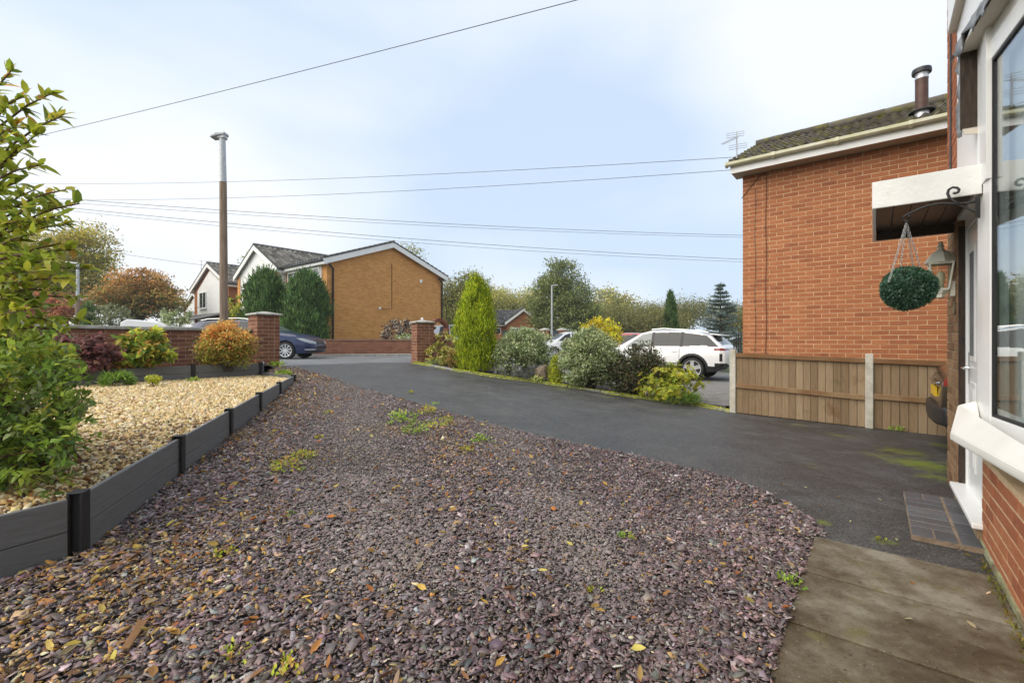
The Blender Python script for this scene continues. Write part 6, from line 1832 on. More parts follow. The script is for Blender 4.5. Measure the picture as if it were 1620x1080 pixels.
for (px, py, Y) in tips:
    tip = at(px, py, Y)
    f = np.clip((tip[2] - .5) / 2.4, 0, 1)
    trunkp = tb + np.array([.35 * f, -.05, max(.15, (tip[2] - .46) * .80)])
    mid = trunkp * .45 + tip * .55 + np.array([0, 0, .06]) + RNG.normal(0, .03, 3)
    pts = [trunkp, trunkp * .6 + mid * .4 + RNG.normal(0, .015, 3), mid, mid * .4 + tip * .6 + np.array([0, 0, .02]), tip]
    stems_mb.tube([tb + RNG.normal(0, .04, 3) * (1, 1, 0), tb * .5 + trunkp * .5 + RNG.normal(0, .03, 3), trunkp], [.016, .013, .010], 6)
    stems_mb.tube(pts, [.010, .008, .0065, .005, .003], 6)
    ax = unit(tip - mid)
    nl = int(RNG.integers(28, 40))
    for k in range(nl):
        s = 1.02 - 1.25 * RNG.random() ** 1.3
        p = mid * (1 - s) + tip * s + np.array([0, 0, .015 * math.sin(math.pi * max(s, 0))])
        rd = RNG.normal(size=3)
        a = unit(ax * (.35 + .6 * s) + unit(rd) * .85 + np.array([0, 0, .05]))
        LV.append((p, a, unit(np.array([0, 0, 1.0]) + RNG.normal(0, .35, 3)), RNG.uniform(.048, .100)))
stems_mb.build('stem', m_twig, tall)
LPAL = [(0.25, 0.33, 0.04), (0.36, 0.42, 0.045), (0.46, 0.48, 0.055), (0.54, 0.48, 0.065), (0.18, 0.25, 0.04), (0.56, 0.34, 0.075)]
protos = []
for c in LPAL:
    V, F, C = leaf_geo(np.zeros((1, 3)), np.array([[1.0, 0, 0]]), np.array([[0, 0, 1.0]]), 1.0, .37, np.array([c]), .18, .16, True)
    me = np_mesh('leaf', V, F, C, smooth=True); me.materials.append(m_leafgloss); protos.append(me)
LV.sort(key=lambda q: abs(q[0][1]) + (10 if (q[0][0] / q[0][1]) < -1.14 else 0))
wts = [.22, .28, .24, .10, .13, .03]
for p, a, nrm, ln in LV[:296]:
    nrm = unit(nrm - a * np.dot(nrm, a)); bb = np.cross(nrm, a)
    o = bpy.data.objects.new('leaf', protos[RNG.choice(6, p=wts)])
    o.matrix_basis = Matrix.Translation(Vector(p - tb)) @ Matrix((a, bb, nrm)).transposed().to_4x4() @ Matrix.Scale(ln, 4)
    link(o, tall)
rest = LV[296:]
V, F, C = leaf_geo(np.array([q[0] for q in rest]), np.array([q[1] for q in rest]), np.array([q[2] for q in rest]), np.array([q[3] for q in rest]), np.array([q[3] for q in rest]) * .37, pick(LPAL, len(rest), w=wts), .18, .16, True)
put('leaves', np_mesh('leaves', V, F, C, smooth=True), m_leafgloss, tall, kind='stuff')
# ---- lower small-leaved bush
lb = np.array([-2.85, 2.55, .46])
lower = empty('cotoneaster_bush', lb, 'dense low bush of small green leaves spilling over the edging corner', 'bush')
tips2 = []
for _ in range(1700):
    px = RNG.uniform(-260, 150); py = RNG.uniform(520, 815); Y = RNG.uniform(2.05, 3.1)
    lim = np.interp(py, [515, 560, 600, 650, 700, 760, 800, 815], [105, 128, 150, 148, 138, 128, 112, 70])
    if px > lim - abs(RNG.normal(0, 14)): continue
    tips2.append(at(px, py, Y))
for (px, py) in ((150, 640), (158, 662), (140, 600), (128, 570), (162, 690), (135, 705), (145, 625)):
    tips2.append(at(px, py, 2.5))
tips2 = np.array(tips2)
tips2 = tips2[tips2[:, 2] > .50]
per = 11
n2 = len(tips2)
outd = unit(tips2 - (lb + np.array([0, 0, .25])))
Pn = np.repeat(tips2, per, 0) - np.repeat(outd, per, 0) * RNG.uniform(0, .12, (n2 * per, 1)) + RNG.normal(0, .012, (n2 * per, 3))
An = unit(np.repeat(outd, per, 0) * .5 + unit(RNG.normal(size=(n2 * per, 3))) * .9 + np.array([0, 0, .15]))
Nn = unit(np.array([0, 0, 1.0]) + RNG.normal(0, .45, (n2 * per, 3)))
LP2 = [(.17, .27, .045), (.24, .34, .05), (.31, .41, .055), (.12, .20, .04), (.43, .46, .07), (.29, .35, .17)]
Cn = np.clip(np.repeat(pick(LP2, n2, .15, [.24, .24, .16, .2, .08, .08]), per, 0) * RNG.normal(1, .15, (n2 * per, 1)), .004, .9)
V, F, C = leaf_geo(Pn, An, Nn, RNG.uniform(.030, .058, n2 * per), RNG.uniform(.013, .022, n2 * per), Cn, .2, .15, True)
put('leaves', np_mesh('leaves', V, F, C, smooth=True), m_leafgloss, lower, kind='stuff')
mb = MB()
for t in tips2[RNG.choice(n2, 170, replace=False)]:
    st = lb + RNG.normal(0, .12, 3) * (1, 1, 0)
    mb.tube([st, st * .5 + t * .5 + np.array([0, 0, .08]) + RNG.normal(0, .03, 3), t], [.008, .0055, .002], 5)
mb.build('stem', m_twig, lower)

# ---- yellow house conifers, far trees
def gb2(px, Y): return np.array([xat(px, Y), Y, zt1(xat(px, Y), Y)])
CP = [(0, .80), (.10, .95), (.35, 1.0), (.62, .98), (.78, .90), (.88, .74), (.95, .50), (1, .18)]
conifer('cypress_tree', 'left of the two dark green cypress trees before the yellow house', gb2(421, 22.2), 3.75, CP, 24000, DARKC, .26, .045, tufts=520, sd=.10)
conifer('cypress_tree', 'right of the two dark green cypress trees, nearest the yellow gable', gb2(485, 21.8), 3.6, CP, 24000, DARKC, .26, .045, tufts=520, sd=.10)
plant('berry_bush', 'dark purple bush with cream blooms below the yellow gable', 'shrub', gb2(632, 21.9), [pb(630, 526, 21.9, 24, 20)], 1600, .12, .06, [(.06, .03, .03), (.09, .05, .05), (.05, .045, .03), (.35, .33, .25)], m_leaf, stems=12)
plant('flower_shrub', 'cream flowered low shrub leaning over the low red brick wall', 'shrub', gb2(640, 21.3), [pb(642, 537, 21.3, 15, 7)], 500, .1, .06, [(.42, .42, .28), (.2, .24, .08), (.12, .15, .05)], m_leaf, stems=6)
plant('shrub', 'yellow green shrub beside the lamp column, before the left cypress', 'shrub', gb2(374, 23), [pb(372, 490, 23, 18, 20), pb(382, 505, 23, 14, 20), pb(366, 510, 23, 14, 22)], 1400, .2, .07, [(.2, .22, .03), (.14, .17, .03), (.28, .27, .05)], m_leaf, stems=16, stem_r=.02)
plant('shrub', 'pale leaved shrub between the caravan and the white gabled house', 'shrub', gb2(276, 22), [pb(278, 500, 22, 20, 18), pb(262, 510, 22, 14, 12)], 1200, .13, .06, VARI, m_leaf, stems=12)
plant('autumn_tree', 'spreading orange brown autumn tree above the caravan', 'tree', gb2(222, 32), [pb(218, 470, 32, 52, 30), pb(190, 480, 32, 36, 24), pb(250, 478, 32, 34, 26), pb(222, 445, 32, 34, 20), pb(165, 470, 32, 20, 12)], 17000, 0.21, 0.09, [(.09, .10, .03), (.13, .12, .035), (.2, .13, .04)], m_far, palz=(3.3, 6.2, AUT), trunk=(2.6, .2, .1), stems=26, parts=('crown', 'trunk'), K=240, cr=.32, flatz=.4)
plant('tall_tree', 'tall green and yellow tree rising behind the big leafy bush', 'tree', gb2(105, 40), [pb(110, 420, 40, 52, 55), pb(135, 390, 40, 34, 40), pb(80, 450, 40, 46, 50), pb(145, 440, 40, 26, 36), pb(60, 400, 40, 44, 52), pb(20, 440, 40, 50, 60)], 26000, 0.26, 0.12, GOLDT, m_far, palz=(7, 12, [(.27, .22, .035), (.2, .19, .035), (.33, .25, .04)]), trunk=(6.5, .35, .16), stems=40, parts=('crown', 'trunk'), K=320, cr=.5, flatz=.6)
plant('red_tree', 'small reddish tree behind the far lamp column', 'tree', gb2(88, 29), [pb(90, 487, 29, 34, 26), pb(60, 490, 29, 30, 24)], 2600, .26, .11, [(.24, .08, .05), (.17, .07, .045), (.27, .14, .06)], m_far, trunk=(1.6, .12, .06), stems=16, parts=('crown', 'trunk'))
conifer('small_conifer', 'small round green conifer beyond the garden wall, right of the far lamp', gb2(140, 26), 2.5, [(0, .7), (.4, .75), (.8, .4), (1, .05)], 3500, DARKC, .22, .05, tufts=160, sd=.09)
plant('shrub', 'grey green bush beside the caravan, under the autumn tree', 'shrub', gb2(176, 25), [pb(178, 502, 25, 26, 18), pb(195, 508, 25, 16, 14)], 1900, .14, .06, [(.08, .095, .045), (.12, .13, .07), (.2, .2, .12), (.06, .075, .03)], m_far, stems=14)
plant('round_tree', 'big dark green tree standing right of the bungalow', 'tree', gb2(893, 43), [pb(886, 440, 43, 26, 26), pb(872, 470, 43, 32, 34), pb(905, 470, 43, 30, 32), pb(858, 500, 43, 24, 24), pb(920, 500, 43, 26, 26), pb(888, 500, 43, 40, 30), pb(880, 425, 43, 14, 14)], 24000, 0.22, 0.11, MIDG, m_far, trunk=(4.0, .3, .14), stems=34, parts=('crown', 'trunk'), K=340, cr=.40, flatz=.6)
plant('olive_tree', 'olive green tree right behind the yellow gable', 'tree', gb2(722, 44), [pb(715, 470, 44, 26, 34), pb(738, 480, 44, 24, 34), pb(712, 500, 44, 26, 30), pb(745, 455, 44, 16, 18)], 13000, 0.23, 0.11, [(.12, .125, .04), (.085, .10, .03), (.17, .15, .05)], m_far, trunk=(4.0, .25, .12), stems=24, parts=('crown', 'trunk'), K=170, cr=.4)
plant('olive_tree', 'dark tree top peeping above the golden conifer', 'tree', gb2(752, 55), [pb(748, 445, 55, 14, 12), pb(760, 455, 55, 12, 14)], 1600, 0.26, 0.12, MIDG, m_far, trunk=(6.0, .2, .1), stems=14, parts=('crown', 'trunk'), K=36, cr=.5)
plant('olive_tree', 'tree top peeping over the ridge of the yellow house', 'tree', gb2(648, 52), [pb(650, 404, 52, 14, 12), pb(630, 415, 52, 16, 12)], 2000, 0.26, 0.12, OLIVE, m_far, trunk=(8.5, .25, .1), stems=16, parts=('crown', 'trunk'), K=40, cr=.5)
plant('olive_tree', 'pale tree top between the two white gables', 'tree', gb2(402, 60), [pb(404, 416, 60, 12, 14), pb(395, 430, 60, 12, 12)], 700, .45, .2, [(.24, .24, .11), (.18, .19, .08)], m_far, trunk=(8.0, .25, .1), stems=14, parts=('crown', 'trunk'), K=36, cr=.55)
for (px, Y, py, rx, ry, lab, pal) in ((795, 72, 478, 26, 16, 'yellowish far tree behind the bungalow ridge', OLIVE), (840, 75, 476, 30, 15, 'far olive tree touching the big round tree', OLIVE), (775, 76, 474, 18, 18, 'far pale tree right of the golden conifer tip', [(.2, .18, .08), (.26, .22, .1)])):
    plant('far_tree', lab, 'tree', gb2(px, Y), [pb(px, py, Y, rx, ry), pb(px - 10, py + 14, Y, rx, ry), pb(px + 12, py + 14, Y, rx, ry)], 8000, .32, .15, pal, m_far, trunk=(4, .3, .14), stems=18, parts=('crown', 'trunk'), K=120, cr=.7)
plant('far_tree', 'palest hazy tree on the horizon, right of the big round tree', 'tree', gb2(962, 105), [pb(958, 482, 105, 24, 20), pb(980, 486, 105, 22, 16)], 2600, .7, .35, OLIVE, m_far, trunk=(6, .35, .15), stems=18, parts=('crown', 'trunk'), K=110, cr=1.0)
bl = []
for k in range(26):
    px = 925 + 330 * RNG.random(); Y = RNG.uniform(50, 64)
    bl.append(pb(px, RNG.uniform(497, 520), Y, RNG.uniform(18, 32), RNG.uniform(14, 24)))
bl += [pb(1010, 494, 55, 26, 12), pb(1100, 492, 55, 30, 12), pb(1160, 500, 52, 20, 14)]
P, out, ci, cen = crown(bl, 80000, 900, .6, .15)
A = unit(out * .6 + RNG.normal(size=P.shape)); N = unit(RNG.normal(size=P.shape) + np.array([0, 0, .8]))
C = np.clip(pick([(.27, .26, .085), (.21, .22, .07), (.34, .30, .10), (.18, .20, .07)], len(P)) * RNG.normal(1, .18, (900, 1))[ci], .004, .9)
V, F, C = leaf_geo(P, A, N, .22 * RNG.uniform(.7, 1.3, len(P)), .10, C)
put('far_woodland', np_mesh('far_woodland', V, F, C), m_far, kind='stuff', label='olive brown autumn scrub along the horizon behind the white car', cat='woodland')
# wood along the left horizon and round the site, low
bl = []
for k in range(60):
    a = RNG.uniform(-1.25, 1.25); R_ = RNG.uniform(95, 140)
    x, y = R_ * math.sin(a), R_ * math.cos(a)
    if 16 < x < 40: continue
    bl.append((x, y, 2.5, RNG.uniform(5, 9), RNG.uniform(5, 9), RNG.uniform(2.5, 4.5)))
P, out, ci, cen = crown(bl, 16000, 600, 1.4, .1)
C = np.clip(2.0 * pick(OLIVE + MIDG, len(P)) * RNG.normal(1, .18, (600, 1))[ci], .004, .9)
V, F, C = leaf_geo(P, unit(out * .6 + RNG.normal(size=P.shape)), unit(RNG.normal(size=P.shape) + np.array([0, 0, .8])), .9 * RNG.uniform(.7, 1.3, len(P)), .45, C)
put('horizon_trees', np_mesh('horizon_trees', V, F, C), m_far, kind='stuff', label='distant low band of mixed trees on the horizon', cat='woodland')
# columnar conifer and blue spruce behind the white car
e = conifer('column_conifer', 'narrow dark column conifer behind the white car roof', gb2(1061, 24), 3.55, [(0, .30), (.3, .36), (.6, .33), (.8, .22), (.93, .10), (1, .02)], 6000, [(.035, .065, .02), (.05, .085, .028), (.028, .05, .018)], .2, .03, tufts=150, sd=.05, lean=1.3)
sb_ = gb2(1140, 18.6)
spruce = empty('blue_spruce', sb_, 'silvery blue spruce between the white car and the brick house', 'conifer')
Hs = CAMZ + (540 - 447) / FOC * 18.6 - sb_[2]
mb = MB().tube([sb_, sb_ + (0, 0, Hs * .5), sb_ + (0, 0, Hs)], [.08, .05, .006], 7)
PP, AA, NN = [], [], []
for lv in range(19):
    f = .10 + .86 * (lv / 18) ** .9
    rl = (1.05 * (1 - f) ** .75 + .05)
    for k in range(int(13 - 6 * f)):
        a = RNG.uniform(0, 2 * math.pi)
        ln = rl * RNG.uniform(.75, 1.15)
        d = np.array([math.cos(a), math.sin(a), RNG.uniform(.05, .3)])
        o_ = sb_ + np.array([0, 0, f * Hs])
        mb.tube([o_, o_ + d * ln * .6 - (0, 0, .02), o_ + d * ln + (0, 0, .05)], [.016, .011, .004], 5)
        m_ = int(420 * ln) + 40
        s = RNG.uniform(.15, 1.03, m_)
        side = np.cross(d, (0, 0, 1.0)); side /= np.linalg.norm(side)
        lat = RNG.normal(0, .09, m_) * (1.15 - s)
        PP.append(o_ + d * (ln * s)[:, None] + side * (lat * ln * 2.0)[:, None] + RNG.normal(0, .012, (m_, 3)))
        AA.append(unit(d * .6 + side * np.sign(lat)[:, None] * .5 + RNG.normal(0, .4, (m_, 3)) + np.array([0, 0, .25])))
        NN.append(RNG.normal(size=(m_, 3)))
mm_ = 160
s = RNG.uniform(.82, 1.0, mm_)
PP.append(sb_ + np.array([0, 0, 1.0]) * (s * Hs)[:, None] + RNG.normal(0, .01, (mm_, 3))); AA.append(unit(RNG.normal(size=(mm_, 3)) + np.array([0, 0, .6]))); NN.append(RNG.normal(size=(mm_, 3)))
PP, AA, NN = np.concatenate(PP), np.concatenate(AA), np.concatenate(NN)
V, F, C = leaf_geo(PP, AA, NN, .085 * RNG.uniform(.7, 1.3, len(PP)), .014, pick([(.17, .225, .20), (.22, .285, .26), (.12, .165, .14), (.30, .36, .33)], len(PP)))
put('foliage', np_mesh('foliage', V, F, C), m_needle, spruce)
mb.build('trunk', m_bark, spruce)

# hanging ball and its chains
hc = at(1436, 456, 2.98)
ball = empty('hanging_topiary_ball', hc - (0, 0, .14), 'dark green flattened topiary ball hanging on chains from the iron bracket', 'topiary')
n = 9000
d = unit(RNG.normal(size=(n, 3)))
lump = 1 + .035 * np.sin(7 * d[:, :1] + 3) + .03 * np.sin(9 * d[:, 1:2] + 6 * d[:, 2:3])
P = hc + d * np.array([.136, .136, .131]) * lump * RNG.uniform(.86, 1.03, (n, 1))
A = unit(d * .6 + RNG.normal(0, .7, (n, 3))); N = unit(d + RNG.normal(0, .5, (n, 3)))
V, F, C = leaf_geo(P, A, N, .019 * RNG.uniform(.7, 1.3, n), .010, pick([(.05, .14, .075), (.08, .19, .10), (.03, .095, .05), (.18, .29, .19), (.10, .18, .14)], n), .2, .1)
put('foliage', np_mesh('foliage', V, F, C), m_leafgloss, ball)
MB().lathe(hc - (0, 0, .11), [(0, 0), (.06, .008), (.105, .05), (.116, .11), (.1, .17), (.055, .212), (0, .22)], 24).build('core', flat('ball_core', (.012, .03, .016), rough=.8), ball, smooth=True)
hook = at(1434, 352, 2.98)
for k, (ex, ey, dy) in enumerate(((1406, 446, -.09), (1458, 430, -.05), (1424, 428, .06), (1446, 430, .05))):
    q = at(ex, ey, 2.98 + dy)
    mb = MB()
    L_ = np.linalg.norm(q - hook); nlk = int(L_ / .017)
    dv = (q - hook) / L_
    x1 = unit(np.cross(dv, (0, 1.0, .2))); x2 = np.cross(dv, x1)
    for i in range(nlk):
        c_ = hook + dv * (i + .5) * L_ / nlk
        sx = x1 if i % 2 else x2
        loop = [c_ + dv * .0115 * math.cos(t) + sx * .0055 * math.sin(t) for t in np.linspace(0, 2 * math.pi, 9)]
        mb.tube(loop, .0017, 4, cap=False)
    mb.build('chain', m_chain, ball)
MB().tube([hook + (0, 0, .012), hook + (.004, 0, -.006)], .003, 5).build('hook_ring', m_chain, ball)

# weeds in the slate and by the fence
wd = [(640, 668, .17, 'weed patch, left part of the largest clump in the slate'), (672, 655, .13, 'weed patch, far part of the largest clump in the slate'), (700, 676, .15, 'weed patch, right part of the largest clump in the slate'), (655, 686, .14, 'weed patch, nearest part of the largest clump in the slate'),
      (478, 728, .10, 'lime weed in the slate right of the second edging post'), (455, 745, .12, 'spreading weed in the slate near the second edging post'), (762, 700, .10, 'weed beside the small bare patch mid slate'), (740, 715, .07, 'small weed left of the mid slate bare patch'), (358, 880, .055, 'single green weed in the slate before the nearest long board'), (988, 853, .045, 'tiny weed at the right middle of the slate'),
      (455, 1062, .05, 'bright green weed at the bottom edge of the slate'), (368, 1048, .05, 'weed with round leaves at the bottom left of the slate'), (1248, 926, .06, 'weed growing at the patio edge'), (521, 655, .06, 'tiny weed in the far left slate'), (507, 695, .05, 'small weed in the left slate track'), (460, 820, .04, 'tiny weed left of the slate track'), (940, 940, .04, 'dark weed in the near right slate'), (650, 622, .06, 'weed on the far edge of the slate by the tarmac'), (690, 640, .05, 'small weed on the slate edge beyond the largest clump'),
      (1240, 656, .06, 'green weed at the foot of the fence, left bay'), (1263, 660, .04, 'yellow flowered weed at the foot of the fence'), (1418, 682, .10, 'leafy weed at the foot of the right fence bay'), (1395, 857, .03, 'flat weed in the tarmac near the patio')]
for i, (px, py, r, lab) in enumerate(wd):
    g_ = gp(px, py)
    z = zt1(*g_)
    pal = [(.20, .22, .025), (.27, .27, .03), (.13, .17, .02), (.24, .15, .05)] if i % 3 else [(.09, .16, .02), (.13, .2, .03), (.2, .26, .04)]
    if 'yellow flowered' in lab: pal = [(.6, .45, .01), (.16, .22, .03), (.5, .38, .02)]
    pal = [tuple(1.15 * v for v in c_) for c_ in pal]
    plant('weed', lab, 'weed', np.array([g_[0], g_[1], z + .005]), [(g_[0], g_[1], z + r * .28, r, r, r * .35)], int(60 + r * 620), .012 + r * .16, .007 + r * .07, pal, m_leaf, up=.6, stems=5, stem_r=.002, K=int(8 + r * 120), cr=r * .18, fine=r < .07)
# ------------------------------------------------------------------ loose stone
def vnoise(X, Y, s, seed):
    r = np.random.default_rng(seed)
    G = r.random((64, 64))
    u, v = X / s + 31.7, Y / s + 17.3
    i, j = np.floor(u).astype(int), np.floor(v).astype(int)
    f, g = u - i, v - j
    f, g = f * f * (3 - 2 * f), g * g * (3 - 2 * g)
    a = G[i % 64, j % 64]; b_ = G[(i + 1) % 64, j % 64]; c = G[i % 64, (j + 1) % 64]; d = G[(i + 1) % 64, (j + 1) % 64]
    return (a * (1 - f) + b_ * f) * (1 - g) + (c * (1 - f) + d * f) * g

def chips(X, Y, Z, R, asp, th, tilt, C, K=6, top=0.86, jag=(.72, 1.12)):
    n = len(X)
    an = (np.arange(K) / K * 2 * math.pi)[None] + RNG.normal(0, .22, (n, K))
    rr = R[:, None] * RNG.uniform(*jag, (n, K))
    x, y = rr * np.cos(an), rr * np.sin(an) * asp[:, None]
    h = th[:, None] / 2
    topv = np.stack([x * top, y * top, np.broadcast_to(h, x.shape) * RNG.uniform(.8, 1.2, x.shape)], -1)
    botv = np.stack([x, y, np.broadcast_to(-h, x.shape)], -1)
    V = np.concatenate([topv, botv], 1)
    a, b_, c = RNG.uniform(0, 2 * math.pi, n), RNG.normal(0, tilt, n), RNG.normal(0, tilt, n)
    ca, sa, cb, sb2, cc, sc2 = np.cos(a), np.sin(a), np.cos(b_), np.sin(b_), np.cos(c), np.sin(c)
    z0 = np.zeros(n); o1 = np.ones(n)
    Rx = np.stack([o1, z0, z0, z0, cb, -sb2, z0, sb2, cb], -1).reshape(n, 3, 3)
    Ry = np.stack([cc, z0, sc2, z0, o1, z0, -sc2, z0, cc], -1).reshape(n, 3, 3)
    Rz = np.stack([ca, -sa, z0, sa, ca, z0, z0, z0, o1], -1).reshape(n, 3, 3)
    M = Rx @ Ry @ Rz
    V = np.einsum('nij,nkj->nki', M, V) + np.stack([X, Y, Z], -1)[:, None]
    f = [(0, 1, 2, 3), (0, 3, 4, 5)] if K == 6 else [(0, 1, 2, 3)]
    f += [(k, K + k, K + (k + 1) % K, (k + 1) % K) for k in range(K)]
    F = (np.arange(n) * 2 * K)[:, None, None] + np.array(f)[None]
    return V.reshape(-1, 3), F.reshape(-1, 4), np.repeat(C, 2 * K, 0)

def scatter(poly, n):
    poly = np.array(poly, float)
    x0, y0 = poly.min(0); x1, y1 = poly.max(0)
    X, Y = RNG.uniform(x0, x1, n), RNG.uniform(y0, y1, n)
    k = inpoly(X, Y, poly)
    return X[k], Y[k]

poly = np.array([np.array(p, float) for p in slate_poly])
bbA = np.ptp(poly[:, 0]) * np.ptp(poly[:, 1])
X, Y = scatter(poly, int(bbA * 8000))
pk = np.where(Y < 1.0, .25, np.where(Y < 3.4, 1.0, np.clip(.72 - (Y - 3.4) * .06, .4, 1)))
X = X + RNG.normal(0, .02, len(X)); Y = Y + RNG.normal(0, .02, len(X))
st_ = RNG.random(len(X)) < .03
X[st_] += RNG.normal(0, .11, st_.sum()); Y[st_] += RNG.normal(0, .11, st_.sum())
# keep off the patio and the raised bed
tt = (X - FA.o[0]) * FA.u[0] + (Y - FA.o[1]) * FA.u[1]; ss = (X - FA.o[0]) * FA.n[0] + (Y - FA.o[1]) * FA.n[1]
on_patio = (tt < -0.49) & (ss < 0.80)
keep = (RNG.random(len(X)) < pk) & ~on_patio & ~inpoly(X, Y, np.array([np.array(p, float) for p in bed_poly]))
X, Y = X[keep], Y[keep]
n = len(X)
lineT = lambda p, q: np.abs((X - p[0]) * (q[1] - p[1]) - (Y - p[1]) * (q[0] - p[0])) / np.hypot(q[0] - p[0], q[1] - p[1])
nz = vnoise(X, Y, .55, 3); nz2 = vnoise(X, Y, 1.7, 5); nz3 = vnoise(X, Y, .22, 8)
# worn wheel tracks: crushed small stone, trodden flat and dusty
pA, pB = gp(560, 640), gp(600, 1000)
qA, qB = gp(800, 690), gp(960, 950)
trk = np.maximum(np.exp(-(lineT(pA, pB) / .36) ** 2), .85 * np.exp(-(lineT(qA, qB) / .27) ** 2))
trk = np.clip(trk * np.clip((Y - 1.7) / .9, 0.05, 1) * (.55 + .9 * nz), 0, 1)
sz = (0.0080 + RNG.exponential(.0050, n)).clip(.005, .036) * (1 - .50 * trk)
big = RNG.random(n) < .012
sz[big] *= RNG.uniform(1.3, 1.8, big.sum())
mound = .018 * vnoise(X, Y, .35, 9) + .016 * np.exp(-(lineT(EP[0], EP[5]) / .25) ** 2)
SL = [(.150, .098, .098), (.118, .080, .082), (.205, .145, .140), (.100, .080, .082), (.190, .160, .158), (.062, .042, .041), (.30, .255, .25), (.135, .136, .132)]
C = pick(SL, n, .22, [.2, .18, .16, .13, .11, .1, .08, .04])
C *= (.80 + .45 * nz3)[:, None]
C = C * 1.15
C = C * (1 - trk[:, None] * .8) + np.array([.30, .265, .25]) * trk[:, None] * .8
# tan flakes strayed into the slate near the edging and along the middle
pt = .030 + .42 * np.exp(-(lineT(EP[0], EP[5]) / .8) ** 2) * np.clip(nz * 1.9 - .35, 0, 1) + .20 * np.exp(-(np.hypot(X + 1.1, Y - 1.6) / .75) ** 2) * nz + .95 * np.clip(nz2 - .30, 0, 1) * 2 * np.clip(nz * 2 - .5, 0, 1) * np.exp(-(lineT(gp(600, 700), gp(640, 1000)) / .75) ** 2)
pt *= (Y > .8)
tan = RNG.random(n) < pt
TANP = [(.42, .27, .10), (.30, .17, .055), (.50, .36, .18), (.22, .11, .04), (.54, .44, .28), (.40, .22, .045)]
Zc = zT(X, Y) + RNG.uniform(.000, .014, n) * (1 - .6 * trk) + mound * (1 - .5 * trk)
tilt = .30 - .2 * trk
def stone_set(nm, k, mt, lab, szk, asp, th, tl, Ck, top, jag):
    """near stones carry six sides, distant ones four"""
    yk = Y[k]
    Vs, Fs, Cs, b0 = [], [], [], 0
    for sel, K in ((yk < 3.3, 6), (yk >= 3.3, 4)):
        if not sel.any(): continue
        V, F, Cc = chips(X[k][sel], yk[sel], Zc[k][sel], szk[sel], asp[sel], th[sel], tl[sel], Ck[sel], K, top, jag)
        Vs.append(V); Fs.append(F + b0); Cs.append(Cc); b0 += len(V)
    put(nm, np_mesh(nm, np.concatenate(Vs), np.concatenate(Fs), np.concatenate(Cs)), mt, kind='stuff', label=lab, cat='gravel')
k = ~tan & (trk > .5)
stone_set('crushed_slate', k, leafmat('dusty_slate', rough=.9, trans=0.0, spec=.2), 'paler crushed slate trodden into the wheel tracks', sz[k], RNG.uniform(.45, .9, k.sum()), (sz[k] * RNG.uniform(.2, .45, k.sum())).clip(.002, .006), tilt[k], C[k], .9, (.5, 1.3))
k = ~tan & (trk <= .5)
stone_set('slate_chippings', k, m_chip, 'purple grey slate chippings covering the front garden', sz[k], RNG.uniform(.32, .78, k.sum()), (sz[k] * RNG.uniform(.08, .24, k.sum())).clip(.0016, .005), tilt[k], C[k], .97, (.42, 1.38))
k = tan
sz2 = sz[k] * RNG.uniform(.5, .95, k.sum())
stone_set('stray_pebbles', k, m_stone, 'tan stones and flakes strayed among the slate chippings', sz2, RNG.uniform(.35, .85, k.sum()), sz2 * RNG.uniform(.10, .38, k.sum()), np.full(k.sum(), .4), pick(TANP, k.sum(), .22), .92, (.45, 1.35))

# tan gravel bed
bp_ = np.array([np.array(p, float) for p in bed_poly])
X, Y = scatter(bp_, int(np.ptp(bp_[:, 0]) * np.ptp(bp_[:, 1]) * 2100))
vis = (X / Y > -1.45) & (Y > 1.2)
X, Y = X[vis], Y[vis]
n = len(X)
sz = (0.0125 + RNG.exponential(.0035, n)).clip(.008, .03)
GP = [(.62, .47, .24), (.54, .38, .16), (.68, .56, .35), (.46, .30, .11), (.72, .63, .46), (.38, .23, .09), (.64, .48, .20)]
C = pick(GP, n, .13, [.24, .2, .18, .12, .1, .06, .1])
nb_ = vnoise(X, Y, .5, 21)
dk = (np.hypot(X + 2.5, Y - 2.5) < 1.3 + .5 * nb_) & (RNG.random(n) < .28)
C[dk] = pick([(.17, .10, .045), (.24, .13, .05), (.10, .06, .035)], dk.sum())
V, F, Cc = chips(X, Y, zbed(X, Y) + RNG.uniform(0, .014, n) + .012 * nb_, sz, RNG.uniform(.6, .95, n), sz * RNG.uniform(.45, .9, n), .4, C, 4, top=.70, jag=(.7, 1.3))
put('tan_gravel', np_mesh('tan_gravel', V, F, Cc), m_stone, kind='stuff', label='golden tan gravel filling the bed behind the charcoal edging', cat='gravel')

# fallen leaves
def litter(pts, zs, Ls, pal, nm, lab):
    n = len(pts)
    an = RNG.uniform(0, 2 * math.pi, n)
    A = np.stack([np.cos(an), np.sin(an), RNG.normal(.05, .22, n)], -1)
    N = unit(np.stack([RNG.normal(0, .45, n), RNG.normal(0, .45, n), np.ones(n)], -1))
    V, F, C = leaf_geo(np.stack([pts[:, 0], pts[:, 1], zs], -1), A, N, Ls, Ls * RNG.uniform(.32, .5, n), pick(pal, n, .2), .35, -.22, True)
    put(nm, np_mesh(nm, V, F, C, smooth=True), m_litter, kind='stuff', label=lab, cat='leaves')
LIT = [(.32, .15, .04), (.22, .11, .045), (.46, .30, .07), (.14, .08, .04), (.55, .40, .10), (.36, .13, .03), (.26, .18, .11)]
xs, ys = scatter(poly, 12000)
d0 = np.abs((xs - EP[0][0]) * (EP[5][1] - EP[0][1]) - (ys - EP[0][1]) * (EP[5][0] - EP[0][0])) / np.linalg.norm(EP[5] - EP[0])
nzl = vnoise(xs, ys, .7, 41)
